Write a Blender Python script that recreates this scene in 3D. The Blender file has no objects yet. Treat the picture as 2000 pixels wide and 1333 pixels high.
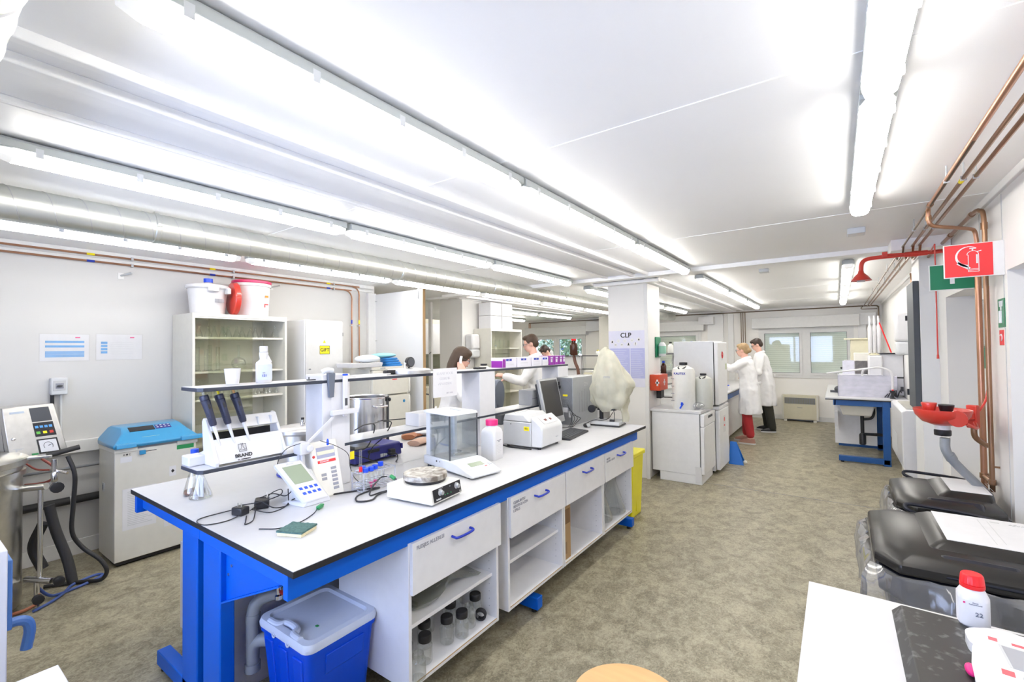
import bpy, bmesh, math, random
from mathutils import Vector, Matrix
PI = math.pi
random.seed(7)
S = bpy.context.scene
COL = S.collection

# ------------------------------------------------------------------ camera
cam_d = bpy.data.cameras.new('camera')
cam_d.sensor_width = 36.0
cam_d.lens = 889.647 / 2000 * 36
cam_d.clip_start = 0.02
cam = bpy.data.objects.new('camera', cam_d)
COL.objects.link(cam)
_yaw, _pitch, _roll = 0.619379899, 0.0198559329, -0.0117761856
_F = Vector((-math.sin(_yaw) * math.cos(_pitch), math.cos(_yaw) * math.cos(_pitch), math.sin(_pitch)))
_R = Vector((math.cos(_yaw), math.sin(_yaw), 0))
_U = _R.cross(_F)
_R2 = _R * math.cos(_roll) + _U * math.sin(_roll)
_U2 = -_R * math.sin(_roll) + _U * math.cos(_roll)
_M = Matrix((_R2, _U2, -_F)).transposed().to_4x4()
_M.translation = Vector((0, 0, 1.62))
cam.matrix_world = _M
S.camera = cam

# ------------------------------------------------------------------ exposure, sky, big lights
S.view_settings.view_transform = 'Standard'
S.view_settings.look = 'None'
S.view_settings.gamma = 1
S.view_settings.use_curve_mapping = False
S.view_settings.exposure = EXPO = 0.50
S.cycles.transparent_max_bounces = 32
S.cycles.max_bounces = 16
S.cycles.diffuse_bounces = 8
LAMP = 15.5          # emission of the tube lights
W = bpy.data.worlds.new('sky'); S.world = W
W.use_nodes = True
bg = W.node_tree.nodes['Background']
bg.inputs[0].default_value = (0.56, 0.65, 1.0, 1)
bg.inputs[1].default_value = 9.0

def area(name, loc, rot, sx, sy, power, col, portal=False):
    d = bpy.data.lights.new(name, 'AREA'); d.shape = 'RECTANGLE'; d.size = sx; d.size_y = sy
    d.energy = power; d.color = col
    o = bpy.data.objects.new(name, d); COL.objects.link(o); o.location = loc; o.rotation_euler = rot
    if portal: d.cycles.is_portal = True
    return o
# daylight that comes in through the two windows of the wall behind the camera
area('daylight_portal', (-1.6, -1.12, 1.5), (PI / 2, 0, PI), 3.0, 1.3, 1, (1, 1, 1), True)
area('daylight_portal', (-6.75, 12.0, 1.55), (PI / 2, 0, 0), 1.9, 1.2, 1, (1, 1, 1), True)

# ------------------------------------------------------------------ materials
def lin(c):
    c = c / 255.0
    return c / 12.92 if c <= 0.04045 else ((c + 0.055) / 1.055) ** 2.4
def rgb(r, g, b): return (lin(r), lin(g), lin(b), 1)
MATS = {}
def mat(name, col, rough=0.5, metal=0.0, var=0.05, scale=18.0, bump=0.0, spec=0.5, trans=0.0, emit=0.0, alpha=1.0, coat=0.0, sss=0.0, stretch=None):
    m = bpy.data.materials.new(name); m.use_nodes = True
    nt = m.node_tree; bs = nt.nodes['Principled BSDF']
    tc = nt.nodes.new('ShaderNodeTexCoord')
    nz = nt.nodes.new('ShaderNodeTexNoise'); nz.inputs['Scale'].default_value = scale
    nz.inputs['Detail'].default_value = 3
    if stretch:
        mp = nt.nodes.new('ShaderNodeMapping'); mp.inputs['Scale'].default_value = stretch
        nt.links.new(tc.outputs['Object'], mp.inputs['Vector']); nt.links.new(mp.outputs[0], nz.inputs['Vector'])
    else:
        nt.links.new(tc.outputs['Object'], nz.inputs['Vector'])
    mx = nt.nodes.new('ShaderNodeMix'); mx.data_type = 'RGBA'
    mx.inputs['A'].default_value = tuple(min(1, v * (1 - var)) for v in col[:3]) + (1,)
    mx.inputs['B'].default_value = tuple(min(1, v * (1 + var)) for v in col[:3]) + (1,)
    nt.links.new(nz.outputs['Fac'], mx.inputs['Factor'])
    nt.links.new(mx.outputs['Result'], bs.inputs['Base Color'])
    bs.inputs['Roughness'].default_value = rough
    bs.inputs['Metallic'].default_value = metal
    bs.inputs['Specular IOR Level'].default_value = spec
    bs.inputs['Transmission Weight'].default_value = trans
    bs.inputs['Coat Weight'].default_value = coat
    bs.inputs['Alpha'].default_value = alpha
    if emit:
        bs.inputs['Emission Color'].default_value = col; bs.inputs['Emission Strength'].default_value = emit
    if bump:
        bp = nt.nodes.new('ShaderNodeBump'); bp.inputs['Strength'].default_value = bump; bp.inputs['Distance'].default_value = 0.01
        nt.links.new(nz.outputs['Fac'], bp.inputs['Height']); nt.links.new(bp.outputs[0], bs.inputs['Normal'])
    MATS[name] = m
    return m
def thin_glass(name, tint=(1, 1, 1, 1), edge=0.25, rough=0.02, base=0.04, scat=0.0, scat_col=(0.9, 0.9, 0.9, 1)):
    m = bpy.data.materials.new(name); m.use_nodes = True
    nt = m.node_tree; nt.nodes.clear()
    out = nt.nodes.new('ShaderNodeOutputMaterial')
    tr = nt.nodes.new('ShaderNodeBsdfTransparent'); tr.inputs[0].default_value = tint
    gl = nt.nodes.new('ShaderNodeBsdfGlossy'); gl.inputs['Roughness'].default_value = rough
    lw = nt.nodes.new('ShaderNodeLayerWeight'); lw.inputs['Blend'].default_value = edge
    mr = nt.nodes.new('ShaderNodeMapRange'); mr.inputs['To Min'].default_value = base; mr.inputs['To Max'].default_value = 0.9
    nt.links.new(lw.outputs['Facing'], mr.inputs['Value'])
    mx = nt.nodes.new('ShaderNodeMixShader')
    nt.links.new(mr.outputs[0], mx.inputs[0]); nt.links.new(tr.outputs[0], mx.inputs[1]); nt.links.new(gl.outputs[0], mx.inputs[2])
    last = mx
    if scat:
        df = nt.nodes.new('ShaderNodeBsdfDiffuse'); df.inputs[0].default_value = scat_col
        nz = nt.nodes.new('ShaderNodeTexNoise'); nz.inputs['Scale'].default_value = 6
        mr2 = nt.nodes.new('ShaderNodeMapRange'); mr2.inputs['To Min'].default_value = scat * 0.7; mr2.inputs['To Max'].default_value = scat * 1.3
        nt.links.new(nz.outputs['Fac'], mr2.inputs['Value'])
        m2 = nt.nodes.new('ShaderNodeMixShader')
        nt.links.new(mr2.outputs[0], m2.inputs[0]); nt.links.new(mx.outputs[0], m2.inputs[1]); nt.links.new(df.outputs[0], m2.inputs[2])
        last = m2
    nt.links.new(last.outputs[0], out.inputs[0])
    MATS[name] = m
    return m

WHITE = mat('white_laminate', (0.78, 0.78, 0.80, 1), 0.35)
TOP = mat('bench_top_white', (0.59, 0.59, 0.605, 1), 0.3)
CEIL = mat('ceiling_white', (0.90, 0.90, 0.905, 1), 0.42, spec=0.32, scale=2.0, var=0.02)
CEILRIB = mat('ceiling_rib_white', (0.92, 0.92, 0.92, 1), 0.4)
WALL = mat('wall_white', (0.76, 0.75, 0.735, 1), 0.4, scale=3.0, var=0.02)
WALLL = mat('wall_white_left_dimmed', (0.60, 0.596, 0.588, 1), 0.4, scale=3.0, var=0.02)  # same wall white, colour darkened to offset strong lamp light on this wall
WALLG = mat('panel_grey_white', (0.76, 0.765, 0.77, 1), 0.35, scale=3.0, var=0.02)
TRIMM = mat('trim_white', (0.72, 0.72, 0.715, 1), 0.4)
EDGE = mat('black_edge', (0.012, 0.013, 0.016, 1), 0.45)
BLACK = mat('black_plastic', (0.015, 0.015, 0.018, 1), 0.38)
RUBBER = mat('black_rubber', (0.02, 0.02, 0.022, 1), 0.55)
DGREY = mat('dark_grey', (0.07, 0.075, 0.085, 1), 0.5)
MGREY = mat('mid_grey', (0.22, 0.23, 0.25, 1), 0.5)
LGREY = mat('light_grey', (0.52, 0.53, 0.54, 1), 0.45)
BEIGE = mat('beige_enamel', (0.66, 0.645, 0.585, 1), 0.4)
BEIGE2 = mat('pale_beige', (0.70, 0.68, 0.61, 1), 0.4)
CREAM = mat('cream_plastic', (0.72, 0.68, 0.50, 1), 0.45)
BLUE = mat('blue_painted_steel', (0.0, 0.115, 0.62, 1), 0.4, scale=9, spec=0.3)
BLUE2 = mat('dark_blue_steel', (0.012, 0.085, 0.30, 1), 0.4)
BINBLUE = mat('blue_bin_plastic', (0.0, 0.065, 0.62, 1), 0.35, spec=0.35)
HANDLE = mat('blue_handle', (0.012, 0.035, 0.42, 1), 0.3)
LIDBLUE = mat('light_blue_plastic', (0.035, 0.27, 0.52, 1), 0.28, coat=0.3)
STEEL = mat('brushed_steel', (0.62, 0.61, 0.58, 1), 0.28, 1.0, var=0.12, scale=30)
STEELG = mat('polished_steel', (0.76, 0.76, 0.77, 1), 0.2, 1.0, var=0.05)
ZINC = mat('galvanised_zinc', (0.74, 0.75, 0.71, 1), 0.42, 1.0, var=0.16, scale=7)
ALU = mat('aluminium', (0.66, 0.66, 0.67, 1), 0.36, 1.0)
SILVERP = mat('silver_plastic', (0.50, 0.51, 0.52, 1), 0.3, 0.35)
COPPER = mat('copper_pipe', (0.46, 0.245, 0.15, 1), 0.34, 0.85, var=0.22, scale=6)
BRASSY = mat('bronze_pipe', (0.32, 0.185, 0.11, 1), 0.32, 0.8, var=0.25, scale=6)
DPIPE = mat('dark_copper_pipe', (0.19, 0.14, 0.10, 1), 0.4, 0.7, var=0.25, scale=6)
RED = mat('red_enamel', (0.62, 0.045, 0.03, 1), 0.3, coat=0.3)
ORED = mat('orange_red', (0.60, 0.07, 0.025, 1), 0.35)
SIGNRED = mat('sign_red', (0.76, 0.035, 0.04, 1), 0.4)
GREEN = mat('sign_green', (0.01, 0.19, 0.09, 1), 0.4)
YELLOW = mat('yellow_plastic', (0.83, 0.76, 0.01, 1), 0.35)
TAGY = mat('yellow_label', (0.93, 0.78, 0.01, 1), 0.5)
PURPLE = mat('purple_print', (0.27, 0.02, 0.33, 1), 0.4)
PINK = mat('magenta_cap', (0.74, 0.02, 0.20, 1), 0.35)
CAPRED = mat('red_cap', (0.78, 0.012, 0.018, 1), 0.35)
CAPBLUE = mat('blue_cap', (0.01, 0.08, 0.80, 1), 0.35)
INDIGO = mat('indigo_case', (0.035, 0.035, 0.22, 1), 0.4)
PAPER = mat('white_paper', (0.70, 0.70, 0.72, 1), 0.7)
LILAC = mat('poster_lilac', (0.66, 0.66, 0.78, 1), 0.6)
PRINTB = mat('poster_blue', (0.42, 0.44, 0.70, 1), 0.6)
PRINTC = mat('print_cyan_blue', (0.17, 0.40, 0.72, 1), 0.6)
INK = mat('ink_black', (0.02, 0.02, 0.025, 1), 0.6)
GINK = mat('ink_grey', (0.30, 0.31, 0.36, 1), 0.6)
PLASTW = mat('white_plastic', (0.68, 0.68, 0.70, 1), 0.3)
PLASTG = mat('pale_grey_plastic', (0.62, 0.64, 0.66, 1), 0.35)
JUG = mat('milky_plastic', (0.80, 0.80, 0.77, 1), 0.35)
JUG2 = mat('milky_grey_plastic', (0.62, 0.63, 0.58, 1), 0.35)
AMBER = mat('amber_glass', (0.06, 0.018, 0.008, 1), 0.12)
SCREEN = mat('dark_screen', (0.045, 0.042, 0.040, 1), 0.28)
LCD = mat('lcd_green_grey', (0.30, 0.36, 0.25, 1), 0.3)
CORK = mat('brown_cardboard', (0.42, 0.27, 0.13, 1), 0.75)
WOOD = mat('blond_wood', (0.62, 0.37, 0.15, 1), 0.4, var=0.25, scale=3, stretch=(1, 9, 1))
WOODE = mat('chipboard_edge', (0.48, 0.33, 0.16, 1), 0.7)
SKIN = mat('skin', (0.72, 0.42, 0.33, 1), 0.5)
COAT = mat('lab_coat_cotton', (0.80, 0.80, 0.81, 1), 0.8, bump=0.25, scale=10)
HAIRB = mat('brown_hair', (0.062, 0.034, 0.018, 1), 0.5, var=0.4, scale=60, bump=0.4, stretch=(6, 6, 0.6))
HAIRD = mat('dark_brown_hair', (0.035, 0.02, 0.014, 1), 0.5, var=0.4, scale=60, bump=0.4)
HAIRL = mat('blond_hair', (0.36, 0.24, 0.12, 1), 0.5, var=0.35, scale=60, bump=0.4)
REDCLOTH = mat('red_cloth', (0.42, 0.025, 0.03, 1), 0.8, bump=0.2)
OLIVE = mat('dark_olive_cloth', (0.035, 0.036, 0.027, 1), 0.8)
SHOEP = mat('dusty_pink_leather', (0.45, 0.24, 0.19, 1), 0.6)
GLOVE1 = mat('orange_brown_leather', (0.38, 0.15, 0.07, 1), 0.7, bump=0.3)
GLOVE2 = mat('tan_leather', (0.50, 0.33, 0.25, 1), 0.7, bump=0.3)
SPONGE = mat('yellow_sponge', (0.74, 0.66, 0.42, 1), 0.9, bump=0.6, scale=90)
SCOUR = mat('green_scourer', (0.085, 0.17, 0.155, 1), 0.95, var=0.45, bump=1.0, scale=120)
GREENP = mat('green_plug', (0.03, 0.28, 0.09, 1), 0.4)
COVER = mat('cream_dust_cover', (0.60, 0.58, 0.46, 1), 0.5, var=0.1, scale=5)
PVC = mat('grey_pvc', (0.14, 0.16, 0.20, 1), 0.4)
PVCL = mat('light_grey_pvc', (0.28, 0.30, 0.32, 1), 0.4)
GLASS = thin_glass('clear_glass', (0.97, 0.985, 0.98, 1), 0.28, 0.05, 0.05)
SLEEVE = thin_glass('clear_sleeve', (0.99, 0.99, 0.99, 1), 0.05, 0.1, 0.02)
SHELFE = mat('shelf_edge_slate', (0.035, 0.042, 0.06, 1), 0.45)
GLASSG = thin_glass('greenish_cabinet_glass', (0.955, 0.965, 0.925, 1), 0.12, 0.03, 0.03)
PANE = thin_glass('window_glass', (0.95, 0.97, 0.96, 1), 0.2, 0.02, 0.05)
BLINDPANE = thin_glass('window_glass_blind', (0.97, 0.985, 0.97, 1), 0.12, 0.03, 0.045)
ACRYL = thin_glass('clear_acrylic', (0.93, 0.93, 0.98, 1), 0.3, 0.08, 0.06, 0.5, (0.84, 0.84, 0.92, 1))
BAGM = thin_glass('clear_plastic_bag', (0.86, 0.87, 0.90, 1), 0.35, 0.12, 0.06, 0.12, (0.80, 0.81, 0.84, 1))
COVERT = thin_glass('translucent_dust_cover', (0.86, 0.84, 0.72, 1), 0.2, 0.4, 0.02, 0.66, (0.68, 0.665, 0.54, 1))

def mat_floor():
    m = bpy.data.materials.new('mottled_vinyl'); m.use_nodes = True
    nt = m.node_tree; bs = nt.nodes['Principled BSDF']
    tc = nt.nodes.new('ShaderNodeTexCoord')
    mp = nt.nodes.new('ShaderNodeMapping'); mp.inputs['Scale'].default_value = (1, 0.8, 1)
    nt.links.new(tc.outputs['Object'], mp.inputs['Vector'])
    n1 = nt.nodes.new('ShaderNodeTexNoise'); n1.inputs['Scale'].default_value = 9; n1.inputs['Detail'].default_value = 7; n1.inputs['Roughness'].default_value = 0.68
    n1.inputs['Distortion'].default_value = 0.7
    n2 = nt.nodes.new('ShaderNodeTexNoise'); n2.inputs['Scale'].default_value = 60; n2.inputs['Detail'].default_value = 4; n2.inputs['Distortion'].default_value = 1.5
    for n in (n1, n2): nt.links.new(mp.outputs[0], n.inputs['Vector'])
    ma = nt.nodes.new('ShaderNodeMath'); ma.operation = 'MULTIPLY_ADD'; ma.inputs[1].default_value = 0.55
    nt.links.new(n1.outputs['Fac'], ma.inputs[0])
    mb = nt.nodes.new('ShaderNodeMath'); mb.operation = 'MULTIPLY'; mb.inputs[1].default_value = 0.45
    nt.links.new(n2.outputs['Fac'], mb.inputs[0]); nt.links.new(mb.outputs[0], ma.inputs[2])
    cr = nt.nodes.new('ShaderNodeValToRGB')
    cr.color_ramp.elements[0].position = 0.40; cr.color_ramp.elements[0].color = (0.175, 0.155, 0.102, 1)
    cr.color_ramp.elements[1].position = 0.60; cr.color_ramp.elements[1].color = (0.41, 0.37, 0.262, 1)
    nt.links.new(ma.outputs[0], cr.inputs[0]); nt.links.new(cr.outputs[0], bs.inputs['Base Color'])
    bs.inputs['Roughness'].default_value = 0.42
    MATS['floor'] = m
    return m
FLOOR = mat_floor()

# ------------------------------------------------------------------ mesh builder
class B:
    def __init__(s): s.v = []; s.f = []; s.xf = None
    def add(s, vs, fs):
        n = len(s.v)
        if s.xf is not None: vs = [tuple(s.xf @ Vector(p)) for p in vs]
        s.v += [tuple(p) for p in vs]; s.f += [tuple(i + n for i in f) for f in fs]
        return s
    def at(s, loc=(0, 0, 0), rot=(0, 0, 0)):
        from mathutils import Euler
        s.xf = Matrix.Translation(loc) @ Euler(rot).to_matrix().to_4x4()
        return s
    def off(s): s.xf = None; return s
    def box(s, x0, x1, y0, y1, z0, z1):
        return s.add([(x0, y0, z0), (x1, y0, z0), (x1, y1, z0), (x0, y1, z0), (x0, y0, z1), (x1, y0, z1), (x1, y1, z1), (x0, y1, z1)],
                     [(0, 3, 2, 1), (4, 5, 6, 7), (0, 1, 5, 4), (1, 2, 6, 5), (2, 3, 7, 6), (3, 0, 4, 7)])
    def hexa(s, bot, top):
        return s.add(list(bot) + list(top), [(0, 3, 2, 1), (4, 5, 6, 7), (0, 1, 5, 4), (1, 2, 6, 5), (2, 3, 7, 6), (3, 0, 4, 7)])
    def taper(s, x0, x1, y0, y1, z0, z1, d):     # box whose bottom is inset by d
        return s.hexa([(x0 + d, y0 + d, z0), (x1 - d, y0 + d, z0), (x1 - d, y1 - d, z0), (x0 + d, y1 - d, z0)],
                      [(x0, y0, z1), (x1, y0, z1), (x1, y1, z1), (x0, y1, z1)])
    def lathe(s, prof, c=(0, 0, 0), n=24, axis='z', sx=1, sy=1):
        vs = []; fs = []
        for (r, h) in prof:
            for k in range(n):
                a = 2 * PI * k / n
                p = (r * math.cos(a) * sx, r * math.sin(a) * sy, h)
                if axis == 'x': p = (p[2], p[0], p[1])
                elif axis == 'y': p = (p[0], p[2], p[1])
                vs.append((p[0] + c[0], p[1] + c[1], p[2] + c[2]))
        m = len(prof)
        for i in range(m - 1):
            for k in range(n):
                k2 = (k + 1) % n
                fs.append((i * n + k, i * n + k2, (i + 1) * n + k2, (i + 1) * n + k))
        if prof[0][0] > 1e-6: fs.append(tuple(reversed(range(n))))
        if prof[-1][0] > 1e-6: fs.append(tuple(range((m - 1) * n, m * n)))
        return s.add(vs, fs)
    def open_lathe(s, prof, c=(0, 0, 0), n=24, sx=1, sy=1):
        vs = []; fs = []
        for (r, h) in prof:
            for k in range(n):
                a = 2 * PI * k / n
                vs.append((r * math.cos(a) * sx + c[0], r * math.sin(a) * sy + c[1], h + c[2]))
        for i in range(len(prof) - 1):
            for k in range(n):
                k2 = (k + 1) % n
                fs.append((i * n + k, i * n + k2, (i + 1) * n + k2, (i + 1) * n + k))
        return s.add(vs, fs)
    def cyl(s, x, y, z0, z1, r, r2=None, n=24): return s.lathe([(r, z0), (r if r2 is None else r2, z1)], (x, y, 0), n)
    def rod(s, a, b, r, n=12, r2=None): return s.tube([a, b], r, n, False, r2)
    def tube(s, pts, r, n=8, smooth=True, r2=None):
        P = [Vector(p) for p in pts]
        if smooth and len(P) > 2:
            Q = []
            E = [P[0] * 2 - P[1]] + P + [P[-1] * 2 - P[-2]]
            for i in range(1, len(E) - 2):
                for t in range(6):
                    u = t / 6; a, b, c, d = E[i - 1], E[i], E[i + 1], E[i + 2]
                    Q.append(0.5 * ((2 * b) + (c - a) * u + (2 * a - 5 * b + 4 * c - d) * u * u + (3 * b - a - 3 * c + d) * u ** 3))
            Q.append(P[-1]); P = Q
        vs = []; fs = []
        up = None
        for i, p in enumerate(P):
            t = (P[min(i + 1, len(P) - 1)] - P[max(i - 1, 0)])
            if t.length < 1e-9: t = Vector((0, 0, 1))
            t.normalize()
            if up is None:
                up = Vector((0, 0, 1)) if abs(t.z) < 0.9 else Vector((1, 0, 0))
            e1 = t.cross(up)
            if e1.length < 1e-4: e1 = t.cross(Vector((0.3, 1, 0.2)))
            e1.normalize(); up = e1.cross(t)
            rr = r if r2 is None else r + (r2 - r) * i / (len(P) - 1)
            for k in range(n):
                a = 2 * PI * k / n
                vs.append(p + e1 * (math.cos(a) * rr) + up * (math.sin(a) * rr))
        for i in range(len(P) - 1):
            for k in range(n):
                k2 = (k + 1) % n
                fs.append((i * n + k, i * n + k2, (i + 1) * n + k2, (i + 1) * n + k))
        fs.append(tuple(reversed(range(n)))); fs.append(tuple(range((len(P) - 1) * n, len(P) * n)))
        return s.add(vs, fs)
    def prism(s, pts, ax, a, b):       # polygon in the plane across axis ax, extruded from a to b
        n = len(pts)
        def w(p, h): return {'x': (h, p[0], p[1]), 'y': (p[0], h, p[1]), 'z': (p[0], p[1], h)}[ax]
        return s.add([w(p, a) for p in pts] + [w(p, b) for p in pts],
                     [tuple(reversed(range(n))), tuple(range(n, 2 * n))] + [(i, (i + 1) % n, n + (i + 1) % n, n + i) for i in range(n)])
    def sph(s, c, r, n=14, m=8):
        if not isinstance(r, (tuple, list)): r = (r, r, r)
        vs = [(c[0], c[1], c[2] - r[2])]; fs = []
        for i in range(1, m):
            t = PI * i / m
            for k in range(n):
                a = 2 * PI * k / n
                vs.append((c[0] + r[0] * math.sin(t) * math.cos(a), c[1] + r[1] * math.sin(t) * math.sin(a), c[2] - r[2] * math.cos(t)))
        vs.append((c[0], c[1], c[2] + r[2]))
        for k in range(n): fs.append((0, 1 + (k + 1) % n, 1 + k))
        for i in range(m - 2):
            for k in range(n):
                fs.append((1 + i * n + k, 1 + i * n + (k + 1) % n, 1 + (i + 1) * n + (k + 1) % n, 1 + (i + 1) * n + k))
        o = 1 + (m - 2) * n
        for k in range(n): fs.append((o + k, o + (k + 1) % n, len(vs) - 1))
        return s.add(vs, fs)
    def loft(s, rings, cap=True):
        n = len(rings[0]); vs = [p for r in rings for p in r]; fs = []
        for i in range(len(rings) - 1):
            for k in range(n):
                k2 = (k + 1) % n
                fs.append((i * n + k, i * n + k2, (i + 1) * n + k2, (i + 1) * n + k))
        if cap: fs.append(tuple(reversed(range(n)))); fs.append(tuple(range((len(rings) - 1) * n, len(rings) * n)))
        return s.add(vs, fs)
    def quad(s, a, b, c, d): return s.add([a, b, c, d], [(0, 1, 2, 3)])
    def torus(s, c, R, r, axis='z', n=24, m=8, a0=0, a1=2 * PI):
        pts = []
        full = abs(a1 - a0 - 2 * PI) < 1e-6
        for k in range(n + (0 if full else 1)):
            a = a0 + (a1 - a0) * k / n
            pts.append((math.cos(a), math.sin(a)))
        vs = []; fs = []
        for (ca, sa) in pts:
            for j in range(m):
                b = 2 * PI * j / m
                q = ((R + r * math.cos(b)) * ca, (R + r * math.cos(b)) * sa, r * math.sin(b))
                if axis == 'x': q = (q[2], q[0], q[1])
                elif axis == 'y': q = (q[0], q[2], q[1])
                vs.append((q[0] + c[0], q[1] + c[1], q[2] + c[2]))
        N = len(pts)
        for i in range(N if full else N - 1):
            for j in range(m):
                fs.append((i * m + j, ((i + 1) % N) * m + j, ((i + 1) % N) * m + (j + 1) % m, i * m + (j + 1) % m))
        return s.add(vs, fs)

def P(name, b, m, par=None, bev=0, sm=True, label=None, kind=None, mods=None):
    me = bpy.data.meshes.new(name)
    me.from_pydata(b.v, [], b.f)
    bm = bmesh.new(); bm.from_mesh(me)
    bmesh.ops.recalc_face_normals(bm, faces=bm.faces[:])
    for f in bm.faces: f.smooth = sm
    bm.normal_update()
    for e in bm.edges:
        if len(e.link_faces) == 2 and e.calc_face_angle(0) > 0.6: e.smooth = False
    bm.to_mesh(me); bm.free()
    me.materials.append(m)
    o = bpy.data.objects.new(name, me); COL.objects.link(o)
    if par is not None: o.parent = par
    if bev:
        md = o.modifiers.new('bevel', 'BEVEL'); md.width = bev; md.segments = 2; md.limit_method = 'ANGLE'; md.angle_limit = 0.7
    if label: o['label'] = label
    if kind: o['kind'] = kind
    return o
def T(name, label, cat, loc=(0, 0, 0), rz=0, group=None, rot=None):
    o = bpy.data.objects.new(name, None); COL.objects.link(o)
    o.empty_display_size = 0.05
    o.location = loc; o.rotation_euler = rot if rot else (0, 0, rz)
    o['label'] = label; o['category'] = cat
    if group: o['group'] = group
    return o
def L(o, label, cat, group=None, kind=None):
    o['label'] = label; o['category'] = cat
    if group: o['group'] = group
    if kind: o['kind'] = kind
    return o
def ST(name, b, m, par=None, bev=0, sm=True):
    o = P(name, b, m, par, bev, sm)
    if par is None: o['kind'] = 'structure'
    return o
def TXT(par, body, size, loc, face, m, name='lettering', align='CENTER', tilt=0.0, ext=0.0006, sp=1.0):
    c = bpy.data.curves.new(name, 'FONT'); c.body = body; c.size = size; c.extrude = ext
    c.offset = size * (0.022 if body in ('GIFT', 'CLP', 'KAUTEX', 'CONSORT', 'BRAND') else 0.012); c.align_x = align; c.align_y = 'CENTER'; c.space_line = sp
    c.materials.append(m)
    tmp = bpy.data.objects.new('tmp_text', c)
    me = bpy.data.meshes.new_from_object(tmp); bpy.data.objects.remove(tmp); bpy.data.curves.remove(c)
    me.name = name; me.materials.clear(); me.materials.append(m)
    o = bpy.data.objects.new(name, me); COL.objects.link(o); o.parent = par; o.location = loc
    if isinstance(face, tuple): o.rotation_euler = face
    else: o.rotation_euler = {'+x': (PI / 2, tilt, PI / 2), '-y': (PI / 2, tilt, 0), '-x': (PI / 2, tilt, -PI / 2), '+z': (0, 0, tilt), '+y': (PI / 2, tilt, PI)}[face]
    return o
def copy_tree(o, par=None):
    c = o.copy(); COL.objects.link(c); c.parent = par
    for ch in list(o.children): copy_tree(ch, c)
    return c
# ================================================================== THE ROOM
CZ = 2.5
ST('floor', B().box(-11.2, 1.6, -1.2, 12.0, -0.08, 0), FLOOR)
ST('trim_1', B().box(-1.9, 0.75, 5.803, 5.812, -0.001, 0.0012), MGREY)      # welded floor seam
ST('ceiling', B().box(-11.2, 1.6, -1.2, 12.0, CZ, CZ + 0.12), CEIL)
# raised panel joints across the ceiling
b = B()
for y in (-0.33, 1.705, 3.74): b.box(-1.75, 0.75, y - 0.004, y + 0.004, CZ - 0.003, CZ + 0.001)
for y in (1.705, 3.74): b.box(-5.0, -2.32, y - 0.004, y + 0.004, CZ - 0.003, CZ + 0.001)
for y in (7.9, 9.9): b.box(-1.75, 0.75, y - 0.004, y + 0.004, CZ - 0.003, CZ + 0.001)
ST('trim_2', b, CEILRIB)
# cover strips over the joint between two building modules, running lengthwise
def channel(x, n, y0, y1):
    b = B()
    b.box(x + 0.51, x + 0.545, y0, y1, CZ - 0.035, CZ)
    b.box(x + 0.33, x + 0.385, y0, y1, CZ - 0.035, CZ)
    b.box(x + 0.02, x + 0.045, y0, y1, CZ - 0.022, CZ)
    b.box(x - 0.02, x + 0.0, y0, y1, CZ - 0.015, CZ)
    ST('trim_%d' % n, b, CEILRIB, bev=0.004)
channel(-2.30, 3, -1.2, 5.2); channel(-2.30, 4, 5.5, 11.8)
channel(-5.35, 5, 5.5, 11.8)
ST('trim_6', B().box(-5.05, 0.75, 5.19, 5.31, 2.455, CZ).box(-8.2, 0.75, 5.36, 5.42, 2.47, CZ), CEILRIB, bev=0.003)
ST('trim_7', B().box(-2.60, -1.74, 5.50, 5.60, 2.435, CZ), CEILRIB, bev=0.003)
ST('trim_8', B().box(0.385, 0.75, 4.93, 5.17, 2.41, CZ), CEILRIB, bev=0.003)
ST('trim_9', B().box(-2.62, -1.73, 5.495, 5.499, 2.478, 2.484).box(-1.70, 0.40, 5.315, 5.355, CZ - 0.012, CZ - 0.001), DGREY)
# columns boxed in white panels
for n, x in ((1, -2.44), (2, -5.51)):
    ST('column_%d' % n, B().box(x, x + 0.512, 5.605, 6.12, 0, 2.44 if n == 1 else CZ), WALL, bev=0.006)
    ST('trim_%d' % (9 + n), B().box(x + 0.485, x + 0.53, 5.59, 5.615, 0, 2.43), TRIMM, bev=0.004)
ST('column_3', B().box(0.63, 1.2, 5.605, 6.10, 0, CZ), WALLG, bev=0.004)

# ---- right wall with two door recesses
b = B()
XR = 0.755
b.box(XR, 1.25, -1.2, 2.35, 0, CZ).box(XR, 1.25, 3.545, 4.19, 0, CZ).box(XR, 1.25, 5.24, 12.0, 0, CZ)
b.box(XR, 1.25, 2.35, 3.545, 2.02, CZ).box(XR, 1.25, 4.19, 5.24, 2.02, CZ)
ST('wall_right', b, WALL)
ST('trim_12', B().box(0.735, 0.755, -1.2, 5.24, 2.455, CZ).box(0.735, 0.755, 6.1, 11.8, 2.455, CZ), TRIMM, bev=0.003)
b = B()
for y in (1.3, 3.60, 4.08): b.box(0.752, 0.7545, y, y + 0.006, 2.02 if y == 1.3 else 0, 2.45)
ST('trim_13', b, LGREY)
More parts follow.
